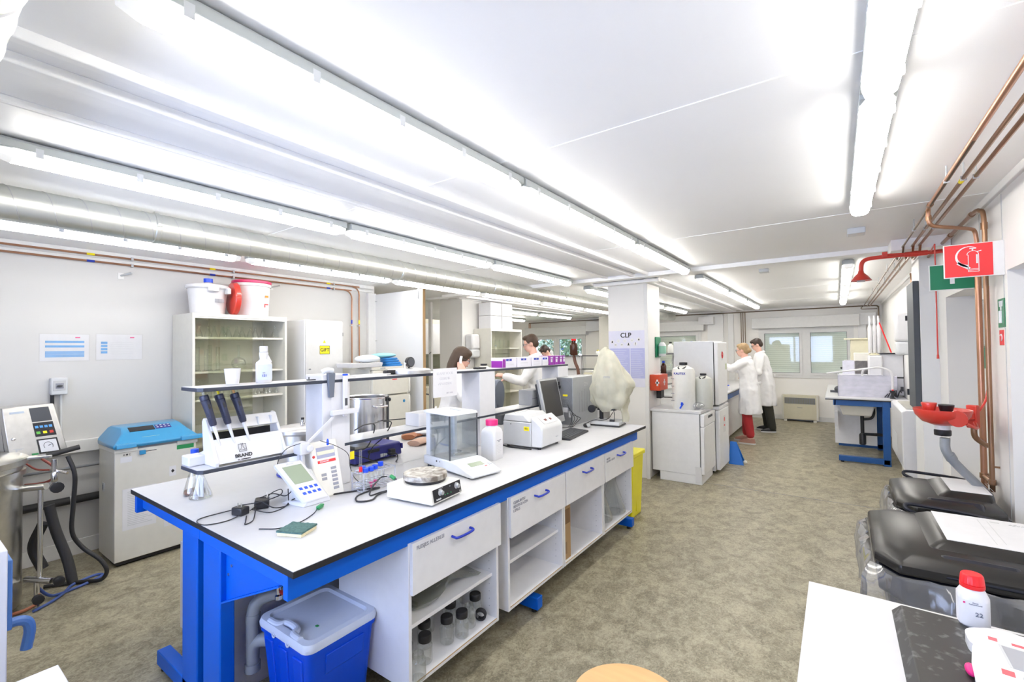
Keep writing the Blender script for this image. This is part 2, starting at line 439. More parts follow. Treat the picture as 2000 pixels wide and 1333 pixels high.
# door 1: pale leaf set back in the recess, with its frame
d1 = ST('door_1', B().box(1.12, 1.16, 4.24, 5.19, 0.01, 1.97), WALL)
P('frame', B().box(1.05, 1.2, 4.19, 4.25, 0, 1.96).box(1.05, 1.2, 5.18, 5.24, 0, 1.96).box(1.05, 1.2, 4.19, 5.24, 1.96, 2.02), LGREY, d1)
P('handle', B().rod((1.12, 4.32, 1.02), (1.07, 4.32, 1.02), 0.01).rod((1.07, 4.32, 1.02), (1.07, 4.44, 1.02), 0.01), ALU, d1)
d2 = ST('door_2', B().box(1.10, 1.14, 2.40, 3.50, 0.01, 1.97), TRIMM)
P('frame', B().box(1.02, 1.2, 2.35, 2.41, 0, 1.96).box(1.02, 1.2, 3.485, 3.545, 0, 1.96).box(1.02, 1.2, 2.35, 3.545, 1.96, 2.02), TRIMM, d2)
P('handle', B().rod((1.10, 2.5, 1.02), (1.05, 2.5, 1.02), 0.01).rod((1.05, 2.5, 1.02), (1.05, 2.62, 1.02), 0.01), ALU, d2)

# ---- left wall, ends at the doorway to the side room
XL = -5.08
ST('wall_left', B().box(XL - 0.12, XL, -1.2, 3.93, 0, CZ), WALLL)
ST('trim_14', B().box(XL, XL + 0.045, 3.80, 3.93, 0, CZ - 0.1).box(XL, XL + 0.03, -1.2, 3.9, CZ - 0.045, CZ).box(XL, XL + 0.018, -1.2, 3.9, CZ - 0.09, CZ - 0.06), TRIMM, bev=0.004)
ST('baseboard_left', B().box(XL, XL + 0.016, -1.2, 3.9, 0, 0.12), TRIMM, bev=0.003)
ST('trim_15', B().box(XL, XL + 0.055, -1.2, 3.8, 0.83, 0.93), TRIMM, bev=0.004)     # cable trunking
ST('wall_side_room', B().box(-11.2, XL - 0.12, 3.83, 3.93, 0, CZ), WALL)
ST('wall_far_left', B().box(-9.3, -9.2, 3.9, 12.0, 0, CZ), WALL)
# front wall (behind the camera) with a wide window
b = B()
YF = -1.1
b.box(-5.2, 1.25, YF - 0.12, YF, 0, 0.85).box(-5.2, 1.25, YF - 0.12, YF, 2.15, CZ).box(-5.2, -3.1, YF - 0.12, YF, 0.85, 2.15).box(-0.1, 1.25, YF - 0.12, YF, 0.85, 2.15)
ST('wall_front', b, WALL)
wf = ST('window_4', B().box(-3.1, -3.04, YF - 0.1, YF - 0.02, 0.92, 2.08).box(-0.16, -0.1, YF - 0.1, YF - 0.02, 0.92, 2.08).box(-1.65, -1.57, YF - 0.1, YF - 0.02, 0.92, 2.08)
        .box(-3.1, -0.1, YF - 0.1, YF - 0.02, 0.85, 0.92).box(-3.1, -0.1, YF - 0.1, YF - 0.02, 2.08, 2.15), TRIMM)
P('pane', B().box(-3.04, -0.16, YF - 0.062, YF - 0.058, 0.92, 2.08), PANE, wf)

# ---- back wall with three windows
YB = 11.85
def xb(b, x0, x1, z0, z1): return b.box(x0, x1, YB, YB + 0.16, z0, z1)
b = B()
zb, zt = 0.93, 2.10
holes = [(-7.72, -5.86), (-3.9, -2.72), (-1.46, 0.29)]
xs = -11.2
for h0, h1 in holes:
    xb(b, xs, h0, 0, CZ); xb(b, h0, h1, 0, zb); xb(b, h0, h1, zt, CZ); xs = h1
xb(b, xs, 1.25, 0, CZ)
ST('wall_back', b, mat('wall_white_back_brightened', (0.88, 0.865, 0.84, 1), 0.4, scale=3.0, var=0.02))  # same wall white, colour lightened to make up for weak light here
ST('baseboard_back', B().box(-11.1, 0.75, YB - 0.015, YB, 0, 0.1), TRIMM, bev=0.003)
def slat_mat():
    m = bpy.data.materials.new('roller_shutter'); m.use_nodes = True
    nt = m.node_tree; bs = nt.nodes['Principled BSDF']
    tc = nt.nodes.new('ShaderNodeTexCoord'); sx = nt.nodes.new('ShaderNodeSeparateXYZ'); nt.links.new(tc.outputs['Object'], sx.inputs[0])
    ma = nt.nodes.new('ShaderNodeMath'); ma.operation = 'MULTIPLY'; ma.inputs[1].default_value = 1 / 0.045
    nt.links.new(sx.outputs['Z'], ma.inputs[0])
    fr = nt.nodes.new('ShaderNodeMath'); fr.operation = 'FRACT'; nt.links.new(ma.outputs[0], fr.inputs[0])
    cr = nt.nodes.new('ShaderNodeValToRGB')
    cr.color_ramp.elements[0].position = 0.02; cr.color_ramp.elements[0].color = (0.50, 0.54, 0.46, 1)
    cr.color_ramp.elements[1].position = 0.2; cr.color_ramp.elements[1].color = (0.84, 0.87, 0.79, 1)
    nt.links.new(fr.outputs[0], cr.inputs[0]); nt.links.new(cr.outputs[0], bs.inputs['Base Color'])
    bs.inputs['Roughness'].default_value = 0.6
    return m
SHUT = slat_mat()
def window(n, x0, x1, z0, z1, blind, split):
    f = 0.065
    w = ST('window_%d' % n, B().box(x0, x1, YB - 0.02, YB + 0.06, z0, z0 + f).box(x0, x1, YB - 0.02, YB + 0.06, z1 - f, z1)
           .box(x0, x0 + f, YB - 0.02, YB + 0.06, z0 + f, z1 - f).box(x1 - f, x1, YB - 0.02, YB + 0.06, z0 + f, z1 - f)
           .box(split - 0.05, split + 0.05, YB - 0.02, YB + 0.06, z0 + f, z1 - f), TRIMM)
    for a, c in ((x0 + f, split - 0.05), (split + 0.05, x1 - f)):
        if c - a < 0.2: continue
        sash = P('sash', B().box(a, c, YB - 0.035, YB + 0.02, z0 + f, z0 + f + 0.05).box(a, c, YB - 0.035, YB + 0.02, z1 - f - 0.05, z1 - f)
                 .box(a, a + 0.05, YB - 0.035, YB + 0.02, z0 + f + 0.05, z1 - f - 0.05).box(c - 0.05, c, YB - 0.035, YB + 0.02, z0 + f + 0.05, z1 - f - 0.05), TRIMM, w)
        P('gasket', B().box(a + 0.05, a + 0.056, YB - 0.03, YB, z0 + f + 0.05, z1 - f - 0.05).box(a + 0.05, c - 0.05, YB - 0.03, YB, z1 - f - 0.056, z1 - f - 0.05)
          .box(c - 0.056, c - 0.05, YB - 0.03, YB, z0 + f + 0.05, z1 - f - 0.05).box(a + 0.05, c - 0.05, YB - 0.03, YB, z0 + f + 0.05, z0 + f + 0.056), DGREY, sash)
        P('pane', B().box(a + 0.05, c - 0.05, YB - 0.002, YB + 0.002, z0 + f + 0.05, z1 - f - 0.05), BLINDPANE if blind else PANE, sash)
    if blind: P('shutter', B().box(x0 + 0.04, x1 - 0.04, YB + 0.09, YB + 0.11, z0 + 0.04, z1 - 0.02), SHUT, w)
    P('shutter_box', B().box(x0 - 0.12, x1 + 0.1, YB - 0.18, YB, z1 + 0.0, z1 + 0.24), TRIMM, w, 0.006)
window(1, -1.46, 0.29, 0.93, 2.04, True, -0.57)
window(2, -3.9, -2.72, 0.93, 2.04, True, -3.85 + 0.0)
window(3, -7.72, -5.86, 0.93, 2.04, False, -6.80)
ST('trim_16', B().box(0.36, 0.50, YB - 0.05, YB, 0.0, 2.15).box(-2.55, -2.20, YB - 0.10, YB, 0, 2.42).box(-2.1, -1.98, YB - 0.06, YB, 0, 2.42), WALLG, bev=0.004)
L(P('wall_vent', B().box(0.30, 0.66, YB - 0.10, YB, 2.06, 2.30), WALLG, None, 0.006), 'square pale box high on the back wall right of the shuttered window', 'vent')
L(P('air_conditioner', B().box(-2.72, -2.38, YB - 0.26, YB - 0.1, 2.18, 2.36).box(-2.68, -2.42, YB - 0.265, YB - 0.26, 2.22, 2.24), PLASTW, None, 0.015), 'small white wall unit high between the two shuttered windows', 'air conditioner')
L(P('air_conditioner', B().box(-5.7, -5.15, YB - 0.3, YB, 2.12, 2.38).box(-5.64, -5.2, YB - 0.305, YB - 0.3, 2.15, 2.18), PLASTW, None, 0.02), 'white wall unit high beside the window with trees', 'air conditioner')
ST('partition_1', B().box(-5.05, -4.6, 11.0, YB, 0, CZ), BEIGE2)

# ---- trees outside the window with the open shutter
def leaf_mat(n, c): return mat(n, c, 0.6, var=0.5, scale=5)
LEAF = [leaf_mat('leaf_green', (0.075, 0.12, 0.055, 1)), leaf_mat('leaf_pale', (0.14, 0.19, 0.11, 1))]
def tree(x, y, h, r, seed, label, m):
    rnd = random.Random(seed)
    t = T('garden_tree', label, 'tree', (x, y, 0), group='trees outside the far window')
    b = B().tube([(0, 0, 0), (0.05, 0, h * 0.4), (0, 0.05, h * 0.8)], 0.09, 8, True, 0.03)
    for k in range(6):
        a = rnd.random() * 6.28; b.tube([(0, 0, h * (0.3 + 0.08 * k)), (math.cos(a) * r * 0.7, math.sin(a) * r * 0.7, h * (0.5 + 0.08 * k))], 0.03, 5, False, 0.01)
    P('trunk', b, CORK, t)
    b = B()
    for k in range(1300):
        u = Vector((rnd.gauss(0, 1), rnd.gauss(0, 1), rnd.gauss(0, 1))).normalized() * r * (0.35 + 0.65 * rnd.random())
        c = Vector((u.x, u.y, h * 0.62 + u.z * 1.2)); s = 0.05 + 0.05 * rnd.random()
        d1 = Vector((rnd.gauss(0, 1), rnd.gauss(0, 1), rnd.gauss(0, 1))).normalized() * s; d2 = d1.orthogonal().normalized() * s * 0.6
        b.add([c - d1, c + d2, c + d1, c - d2], [(0, 1, 2, 3)])
    P('crown', b, m, t, kind='stuff', sm=False)
tree(-8.2, 14.4, 2.9, 1.05, 3, 'leafy green tree outside the left pane of the unshuttered window', LEAF[0])
tree(-6.0, 15.4, 3.0, 0.95, 4, 'pale green tree outside the right pane of the unshuttered window', LEAF[1])
tree(-9.6, 17.6, 3.4, 1.2, 5, 'pale tree further left beyond the unshuttered window', LEAF[1])
ST('ground', B().box(-20, 6, 12.05, 40, -0.2, -0.1), mat('ground_grass', (0.25, 0.33, 0.14, 1), 0.9))

# ================================================================== LAMPS
LEN = 1.565
def lamp_diff_mat():
    m = bpy.data.materials.new('lit_diffuser'); m.use_nodes = True
    nt = m.node_tree; nt.nodes.clear()
    o = nt.nodes.new('ShaderNodeOutputMaterial'); e = nt.nodes.new('ShaderNodeEmission')
    e.inputs[0].default_value = (1.0, 0.965, 0.90, 1); e.inputs[1].default_value = LAMP
    nt.links.new(e.outputs[0], o.inputs[0]); return m
LIT = lamp_diff_mat()
LAMPEND = mat('frosted_lamp_end', (0.85, 0.85, 0.83, 1), 0.3, emit=0.35)
HOUS = mat('lamp_housing_grey', (0.46, 0.49, 0.49, 1), 0.5)
def make_lamp(label):
    t = T('ceiling_light', label, 'ceiling light', (0, 0, 0), group='tube lights under the ceiling')
    h = [(-0.052, 2.449), (0.052, 2.449), (0.050, 2.482), (0.036, 2.494), (-0.036, 2.494), (-0.050, 2.482)]
    P('housing', B().prism(h, 'y', 0.0, LEN), HOUS, t, 0.004)
    d = [(-0.048, 2.449), (-0.047, 2.438), (-0.040, 2.416), (-0.022, 2.405), (0.022, 2.405), (0.040, 2.416), (0.047, 2.438), (0.048, 2.449)]
    P('diffuser', B().prism(d, 'y', 0.045, LEN - 0.045), LIT, t)
    for y0, y1, s in ((0.0, 0.045, 1), (LEN - 0.045, LEN, -1)):
        e = B()
        c = [(p[0] * 0.7, 2.449 + (p[1] - 2.449) * 0.75) for p in d]
        ya, yb = (y0, y1) if s == 1 else (y1, y0)
        e.loft([[(p[0], ya, p[1]) for p in c], [(p[0], yb, p[1]) for p in d]])
        P('end_cap', e, LAMPEND, t)
    for k in range(5):
        y = 0.12 + k * (LEN - 0.24) / 4
        for s in (-1, 1):
            P('clip', B().box(s * 0.047 - 0.005, s * 0.047 + 0.005, y - 0.012, y + 0.012, 2.430, 2.468), PLASTG, t)
    for y in (0.3, LEN - 0.3): P('bracket', B().box(-0.02, 0.02, y - 0.015, y + 0.015, 2.489, 2.5), MGREY, t)
    return t
lamps = [(0.13, 1.89 - LEN, 'nearest long light of the right-hand row, cut by the top edge of the picture'),
         (0.13, 1.925, 'second long light of the right-hand row, near the red shower pipe'),
         (-1.305, 0.315, 'nearest long light of the row above the central bench'),
         (-1.305, 1.90, 'middle light of the row above the central bench'),
         (-1.305, 3.50, 'third light of the row above the central bench, ending at the cross beam'),
         (-2.70, 0.27, 'nearest light of the row between the ceiling channel and the duct'),
         (-2.70, 1.87, 'second light of the row between the ceiling channel and the duct'),
         (-2.70, 3.47, 'third light of the row between channel and duct, ending at the cross beam'),
         (-4.18, 0.26, 'nearest light of the row along the left wall, under the duct'),
         (-4.18, 1.89, 'second light along the left wall, beside the copper pipe bend'),
         (-4.18, 3.50, 'third light along the left wall, before the open door leaf'),
         (-1.32, 5.70, 'light just past the cross beam, to the right of the white column'),
         (-1.32, 7.36, 'middle light of the far centre row over the two standing people'),
         (-1.32, 9.02, 'last light of the far centre row by the back wall'),
         (0.11, 5.70, 'far right-hand light right behind the red shower head'),
         (0.11, 7.36, 'middle light of the far right-hand row'),
         (0.11, 9.15, 'last light of the far right-hand row by the shuttered window'),
         (-2.80, 5.72, 'light partly hidden behind the left of the white column'),
         (-2.80, 7.5, 'light mostly hidden behind the white column'),
         (-2.80, 9.2, 'light seen just right of the white column by the duct end'),
         (-4.18, 5.11, 'light right above the pale cupboard behind the young man'),
         (-4.18, 6.75, 'light over the far benches, left of the white column'),
         (-4.18, 8.39, 'farthest light of the left wall row near the white column'),
         (-5.65, 7.35, 'light over the side bay, nearer of its pair'),
         (-5.65, 9.0, 'light over the side bay, farther of its pair'),
         (-7.1, 7.35, 'added light deep in the side bay to brighten it, nearer of the farthest pair'),  # extra lamp, added to brighten the dim side bay
         (-7.1, 9.0, 'farthest light in the side bay near the tree window')]
lamp0 = None
for x, y, lab in lamps:
    if lamp0 is None: lamp0 = make_lamp(lab); o = lamp0
    else: o = copy_tree(lamp0); o['label'] = lab
    o.location = (x, y, 0)
bpy.context.view_layer.update()

# ================================================================== DUCT
DX, DZ, DR = -3.41, 2.398, 0.088
t = T('ventilation_duct', 'long round galvanised spiral duct hanging under the ceiling on the left', 'duct', (DX, 0, DZ))
b = B(); prof = []
y = 0.05
P('pipe', B().lathe([(DR, -1.0), (DR, 11.3)], (0, 0, 0), 36, 'y'), ZINC, t)
b = B()
pts = []
N = 24
for k in range(int(11.9 / 0.14 * N)):
    a = 2 * PI * k / N; pts.append((math.cos(a) * (DR + 0.0005), -1.0 + 0.14 * k / N, -math.sin(a) * (DR + 0.0005)))
P('spiral_seam', b.tube(pts, 0.0022, 4, False), ALU, t)
for y in (1.0, 2.92, 4.35, 6.1, 8.0, 9.9):
    P('collar', B().lathe([(DR, y - 0.014), (DR + 0.006, y - 0.01), (DR + 0.006, y + 0.01), (DR, y + 0.014)], (0, 0, 0), 36, 'y').box(DR - 0.005, DR + 0.022, y - 0.012, y + 0.012, -0.008, 0.008)
      .rod((0, y, DR), (0, y, CZ - DZ), 0.004), ZINC, t)
P('end_elbow', B().tube([(0, 11.25, 0), (0.02, 11.45, 0), (0.10, 11.58, 0)], DR + 0.004, 24), ZINC, t)
# cross duct in the top left corner of the view
t = T('ventilation_duct', 'wide round duct end in the top left corner of the picture', 'duct', (0, 0.05, 2.32))
P('pipe', B().lathe([(0.115, -3.30), (0.115, 0.5)], (0, 0, 0), 40, 'x'), ZINC, t)
for x in (-1.50, -1.36, -1.22): P('seam', B().lathe([(0.115, x - 0.004), (0.1175, x), (0.115, x + 0.004)], (0, 0, 0), 40, 'x'), CEILRIB, t)

# ================================================================== PIPES
# two copper pipes along the left wall that drop behind the cabinet
for n, (z, yd, lab) in enumerate(((2.462, 3.665, 'upper copper pipe along the left wall with yellow tape marks'), (2.405, 3.555, 'lower copper pipe along the left wall with blue tape marks'))):
    t = T('copper_pipe', lab, 'pipe', (XL + 0.03, 0, 0), group='copper pipes on the left wall')
    P('pipe', B().tube([(0, -1.0, z), (0, 1, z), (0, yd - 0.2, z), (0, yd - 0.12, z), (0, yd - 0.04, z - 0.02), (0, yd, z - 0.09), (0, yd, z - 0.25), (0, yd, 1.3), (0, yd, 0.9)], 0.0085, 8), COPPER, t)
    for yy in (1.02, 1.93, 3.2):
        P('tape_mark', B().rod((0, yy, z), (0, yy + 0.05, z), 0.0098, 10), TAGY if n == 0 else HANDLE, t)
    P('tape_mark', B().rod((0, yd, 1.98), (0, yd, 2.03), 0.0098, 10), TAGY if n == 0 else HANDLE, t)
    for yy in (1.32, 2.15, 3.3): P('clamp', B().box(-0.028, 0.012, yy - 0.008, yy + 0.008, z - 0.014, z + 0.014), LGREY, t)
    P('clamp', B().box(-0.028, 0.012, yd - 0.014, yd + 0.014, 1.95, 1.966), LGREY, t)
# lengthwise pipes under the ceiling on the right
def ceil_pipe(x, y0, z, m, lab, r=0.009, marks=(), dip=True):
    t = T('ceiling_pipe', lab, 'pipe', (x, 0, 0), group='pipes under the ceiling along the right wall')
    pts = [(0, y0, z), (0, 2.5, z), (0, 4.7, z)]
    if dip: pts += [(0, 4.82, z), (0, 4.90, z - 0.05), (0, 5.05, z - 0.055), (0, 5.25, z - 0.055), (0, 5.35, z - 0.01), (0, 5.5, z)]
    pts += [(0, 7, z), (0, 9, z), (0, 11.7, z)]
    P('pipe', B().tube(pts, r, 8), m, t)
    for y in (3.05, 4.2, 6.3, 7.5, 8.8):
        P('clamp', B().box(-0.011, 0.011, y - 0.006, y + 0.006, z - 0.011, z + 0.011).rod((0, y, z), (0, y, CZ), 0.004), LGREY, t)
    for y, m2 in marks: P('tape_mark', B().rod((0, y, z), (0, y + 0.06, z), r + 0.0012, 10), m2, t)
ceil_pipe(0.455, 3.70, 2.425, DPIPE, 'thin ceiling pipe nearest the light row, beyond the copper bend', 0.007)
ceil_pipe(0.515, -0.8, 2.425, BRASSY, 'middle copper pipe under the ceiling along the right wall', 0.0095, ((3.05, TAGY),))
ceil_pipe(0.558, -0.8, 2.425, BRASSY, 'copper pipe under the ceiling closest to the right wall', 0.0095, ((2.2, HANDLE),))
# thick copper pipe that comes along the ceiling, bends down and runs to the floor
t = T('copper_pipe', 'thick bright copper pipe bending from the ceiling down the right wall behind the red sign', 'pipe', (0, 0, 0))
P('pipe', B().tube([(0.455, -0.8, 2.43), (0.455, 2, 2.43), (0.455, 3.45, 2.43), (0.455, 3.55, 2.43), (0.456, 3.61, 2.42), (0.458, 3.63, 2.37), (0.47, 3.64, 2.335), (0.51, 3.68, 2.325), (0.60, 3.80, 2.33),
                    (0.68, 3.92, 2.335), (0.708, 3.955, 2.325), (0.718, 3.965, 2.27), (0.72, 3.97, 2.22)], 0.0112, 12), COPPER, t)
P('riser', B().rod((0.72, 3.97, 0.02), (0.72, 3.97, 2.235), 0.0155, 14), COPPER, t)
for p_, q in (((0.455, 3.52, 2.43), (0.455, 3.56, 2.43)), ((0.72, 3.97, 2.20), (0.72, 3.97, 2.24)), ((0.457, 3.63, 2.39), (0.46, 3.632, 2.36))):
    P('fitting', B().rod(p_, q, 0.0185 if q[0] > 0.7 else 0.015, 12), BRASSY, t)
P('clamp', B().rod((0.72, 3.97, 0.80), (0.72, 3.97, 0.83), 0.021), BRASSY, t)
P('clamp', B().rod((0.72, 3.97, 0.60), (0.72, 3.97, 0.612), 0.018).box(0.72, 0.755, 3.96, 3.97, 0.60, 0.612), BRASSY, t)
t = T('copper_pipe', 'second upright copper pipe on the right wall, right of the thick one', 'pipe', (0, 0, 0))
P('pipe', B().tube([(0.70, 6.4, 2.43), (0.70, 5.5, 2.43), (0.70, 4.2, 2.43), (0.70, 3.92, 2.43), (0.71, 3.83, 2.42), (0.722, 3.80, 2.36), (0.722, 3.80, 2.0), (0.722, 3.80, 0.86), (0.722, 3.80, 0.80)], 0.012, 12), BRASSY, t)
P('fitting', B().rod((0.70, 3.95, 2.43), (0.70, 4.0, 2.43), 0.017).rod((0.70, 4.6, 2.43), (0.70, 4.64, 2.43), 0.017).rod((0.722, 3.80, 2.30), (0.722, 3.80, 2.34), 0.016), BRASSY, t)
P('clamp', B().box(0.722, 0.755, 3.795, 3.805, 0.9, 0.91), BRASSY, t)
P('elbow', B().rod((0.722, 3.80, 0.80), (0.722, 3.80, 0.83), 0.017).rod((0.722, 3.80, 0.815), (0.72, 3.95, 0.815), 0.013), BRASSY, t)
# pipe along the back wall
t = T('wall_pipe', 'brown pipe running along the top of the back wall', 'pipe', (0, YB - 0.06, 0))
P('pipe', B().tube([(-7.75, 0, 2.44), (-5, 0, 2.44), (-2, 0, 2.44), (0.0, 0, 2.44), (0.60, 0, 2.44), (0.69, 0, 2.41), (0.70, 0, 2.3), (0.70, 0, 1.2)], 0.012, 8), DPIPE, t)
P('return_loop', B().tube([(0.45, -0.02, 2.43), (0.42, -0.03, 2.40), (0.44, -0.03, 2.375), (0.55, -0.03, 2.372), (0.68, -0.02, 2.372)], 0.008, 8), DPIPE, t)
for k, x in enumerate((-1.815, -1.775, -1.73)):
    L(P('upright_pipe', B().tube([(x, YB - 0.06, 2.43), (x, YB - 0.06, 1.0)], 0.010, 8), DPIPE), ('left', 'middle', 'right')[k] + ' of three thin brown pipes running down the back wall', 'pipe', 'three pipes on the back wall')
for k, x in enumerate((-7.75, -7.70)):
    L(P('upright_pipe', B().tube([(x, YB - 0.06, 2.43), (x, YB - 0.06, 1.0)], 0.012, 8), COPPER), ('left', 'right')[k] + ' copper pipe dropping at the left of the tree window', 'pipe', 'two pipes by the tree window')
# ceiling boxes
L(P('junction_box', B().box(0.08, 0.19, 4.22, 4.34, 2.455, CZ), PLASTG, None, 0.006), 'small pale grey box on the ceiling before the cross beam', 'junction box')
L(P('junction_box', B().box(-0.70, -0.60, 5.78, 5.88, 2.46, CZ), PLASTG, None, 0.006), 'small grey box on the ceiling just past the cross beam', 'junction box')
# ================================================================== CENTRAL DOUBLE BENCH
BZ = 0.90
def bench(name_label, x0, x1, y0, y1, postx, out, cat='lab bench'):
    t = T('lab_bench', name_label, cat, ((x0 + x1) / 2, y0, 0), group='blue framed lab benches')
    cx = (x0 + x1) / 2
    a, c = x0 - cx, x1 - cx
    Lh = y1 - y0
    P('worktop', B().box(a, c, 0, Lh, BZ - 0.002, BZ), TOP, t)
    P('worktop_edge', B().box(a - 0.0005, c + 0.0005, -0.0005, Lh, BZ - 0.024, BZ - 0.002), EDGE, t)
    fx = c - 0.045 if out > 0 else a + 0.045          # face of the long beam
    P('front_beam', B().box(min(fx, fx - out * 0.03), max(fx, fx - out * 0.03), 0.005, Lh - 0.1, 0.785, BZ - 0.025), BLUE, t, 0.002)
    bx = -(out) * 0 + (a if out > 0 else c)
    P('end_beam', B().box(min(bx, fx - out * 0.031), max(bx, fx - out * 0.031), 0.03, 0.07, 0.805, BZ - 0.026), BLUE, t, 0.002)
    P('end_beam', B().box(min(bx, fx - out * 0.031), max(bx, fx - out * 0.031), Lh - 0.16, Lh - 0.12, 0.805, BZ - 0.026), BLUE, t, 0.002)
    for yy in (0.08, Lh * 0.47, Lh - 0.22):
        px_ = postx - cx
        P('leg', B().box(px_ - 0.085, px_ + 0.085, yy - 0.025, yy + 0.035, 0.0, BZ - 0.03), BLUE, t, 0.006)
        fe = fx - out * (0.01 if out > 0 else 0.16)
        x2, x3 = min(px_, fe), max(px_, fe)
        P('foot', B().box(x2, x3, yy - 0.025, yy + 0.035, 0.022, 0.095), BLUE, t, 0.005)
        P('foot_pad', B().cyl(fe - out * 0.04, yy, 0, 0.022, 0.018), BLACK, t)
        if out < 0: continue
        tip = px_ + out * 0.56
        g = [(px_ + out * 0.085, 0.80), (tip, 0.80), (tip, 0.765), (px_ + out * 0.085, 0.56)]
        P('gusset', B().prism(g, 'y', yy + 0.0, yy + 0.004).box(min(px_, tip), max(px_, tip), yy - 0.02, yy + 0.02, 0.80, 0.806), BLUE, t)
        P('flange', B().hexa([(px_ + out * 0.085, yy - 0.022, 0.557), (tip, yy - 0.022, 0.762), (tip, yy + 0.004, 0.762), (px_ + out * 0.085, yy + 0.004, 0.557)],
                             [(px_ + out * 0.085, yy - 0.022, 0.564), (tip, yy - 0.022, 0.769), (tip, yy + 0.004, 0.769), (px_ + out * 0.085, yy + 0.004, 0.564)]), BLUE, t)
        for k in range(3): P('bolt', B().lathe([(0.006, -0.004), (0.006, 0)], (px_ + out * (0.11 + 0.03 * (k % 2)), yy, 0.77 - 0.045 * k), 10, 'y'), STEEL, t)
    P('service_panel', B().box(bx - 0.01, bx + 0.01, 0.16, Lh - 0.1, 0.05, 0.80), WHITE, t)
    return t
bench('long white bench half facing the aisle, with black edge on a blue steel frame', -2.29, -1.468, 0.807, 4.19, -2.235, 1)
bench('white bench half on the far side of the reagent shelf, towards the left wall', -3.09, -2.292, 0.807, 4.19, -2.47, -1)

# cabinets hung under the front of the bench
XF = -1.51
def cabinet(y0, y1, shelf, label, text=None, tsz=0.02, tlines=None):
    t = T('bench_cabinet', label, 'cabinet', (XF, y0, 0.168), group='open white cabinets under the bench')
    w = y1 - y0; H = 0.80 - 0.168 - 0.005; D = 0.50; th = 0.018
    P('side_panel', B().box(-D, 0, 0, th, 0, H), WHITE, t, 0.001)
    P('side_panel', B().box(-D, 0, w - th, w, 0, H), WHITE, t, 0.001)
    P('bottom_board', B().box(-D, -0.002, th, w - th, 0.0, th), WHITE, t)
    P('back_panel', B().box(-D, -D + 0.006, th, w - th, th, H), WHITE, t)
    P('top_board', B().box(-D, -0.01, th, w - th, H - th, H), WHITE, t)
    P('bottom_edge', B().box(-0.003, -0.001, th, w - th, 0.0155, 0.0195), WOODE, t)
    if shelf: P('shelf', B().box(-D + 0.006, -0.03, th, w - th, 0.235, 0.253), WHITE, t, 0.001)
    h = B()
    for k in range(9):
        h.lathe([(0.0025, -0.0006), (0.0025, 0)], (-0.05, w - th, 0.07 + 0.04 * k), 8, 'y')
    P('shelf_pin_holes', h, GINK, t)
    d = P('drawer', B().box(0.001, 0.019, 0.008, w + 0.002, 0.575 - 0.168, 0.797 - 0.168), WHITE, t, 0.0015)
    yc = w * 0.5; zc = 0.748 - 0.168
    P('handle', B().tube([(0.019, yc - 0.064, zc), (0.036, yc - 0.064, zc - 0.001), (0.047, yc - 0.055, zc - 0.004), (0.050, yc, zc - 0.005), (0.047, yc + 0.055, zc - 0.004), (0.036, yc + 0.064, zc - 0.001), (0.019, yc + 0.064, zc)], 0.0062, 10), HANDLE, d)
    if text: TXT(d, text, tsz, (0.0198, 0.03, 0.77 - 0.168 - (0.03 if '\n' in text else 0)), '+x', GINK, align='LEFT')
    return t
cabinet(1.335, 1.967, True, 'first open cabinet next to the blue bin, holding jars, drawer marked FLESJES ALLERLEI', 'FLESJES ALLERLEI', 0.023)
cabinet(2.055, 2.683, True, 'second open cabinet with two empty shelves under the bench', 'GEBRUIKTE/\nBEKERGLAZEN\nLEPELS', 0.022)
cabinet(2.690, 3.312, False, 'third open cabinet, holding a brown cardboard box', None)
cabinet(3.320, 3.925, False, 'last open cabinet of the bench, holding large glass flasks', 'MATEN\nKOLVEN - GROTE', 0.02)

# jars in the first cabinet
def jar(x, y, lid, label, h=0.112, r=0.0345):
    t = T('glass_jar', label, 'jar', (x, y, 0.187), group='glass jars in the first cabinet')
    P('glass_body', B().open_lathe([(0.001, 0.004), (r - 0.004, 0.003), (r, 0.008), (r, h * 0.72), (r * 0.72, h * 0.84), (r * 0.70, h)], n=20), GLASS, t)
    if lid: P('screw_cap', B().lathe([(r * 0.86, h - 0.014), (r * 0.88, h - 0.012), (r * 0.88, h + 0.014), (r * 0.80, h + 0.018)], n=24), BLACK, t, 0.001)
    else:
        b = B()
        for k in range(3): b.torus((0, 0, h - 0.006 - 0.006 * k), r * 0.70, 0.0012, n=20, m=5)
        P('neck_thread', b, GLASS, t)
    return t
js = [(-1.592, 1.652, 1, 'black-capped glass jar standing in the middle of the front row'), (-1.561, 1.728, 1, 'black-capped glass jar right of the middle front jar'),
      (-1.575, 1.489, 1, 'black-capped glass jar just behind the open jar in the front corner'), (-1.524, 1.400, 0, 'lidless glass jar in the front left corner of the cabinet'),
      (-1.610, 1.889, 1, 'black-capped glass jar nearest the loose black ring lid'), (-1.585, 1.812, 0, 'lidless glass jar among the capped ones on the right'),
      (-1.672, 1.760, 1, 'black-capped glass jar at the back right, behind the lidless one'), (-1.655, 1.562, 1, 'capped glass jar behind the front pair, left of the middle jar'),
      (-1.735, 1.660, 1, 'capped glass jar deep in the cabinet behind the middle ones'), (-1.650, 1.440, 1, 'capped glass jar behind the front left corner jar'),
      (-1.76, 1.52, 1, 'capped glass jar deep in the left of the cabinet'), (-1.72, 1.86, 1, 'capped glass jar deep in the right corner of the cabinet')]
for x, y, l, lab in js: jar(x, y, l, lab)
t = T('jar_lid', 'loose black ring lid standing on edge in the cabinet', 'lid', (-1.575, 1.895, 0.187 + 0.031), rot=(0.12, 0, 0.5))
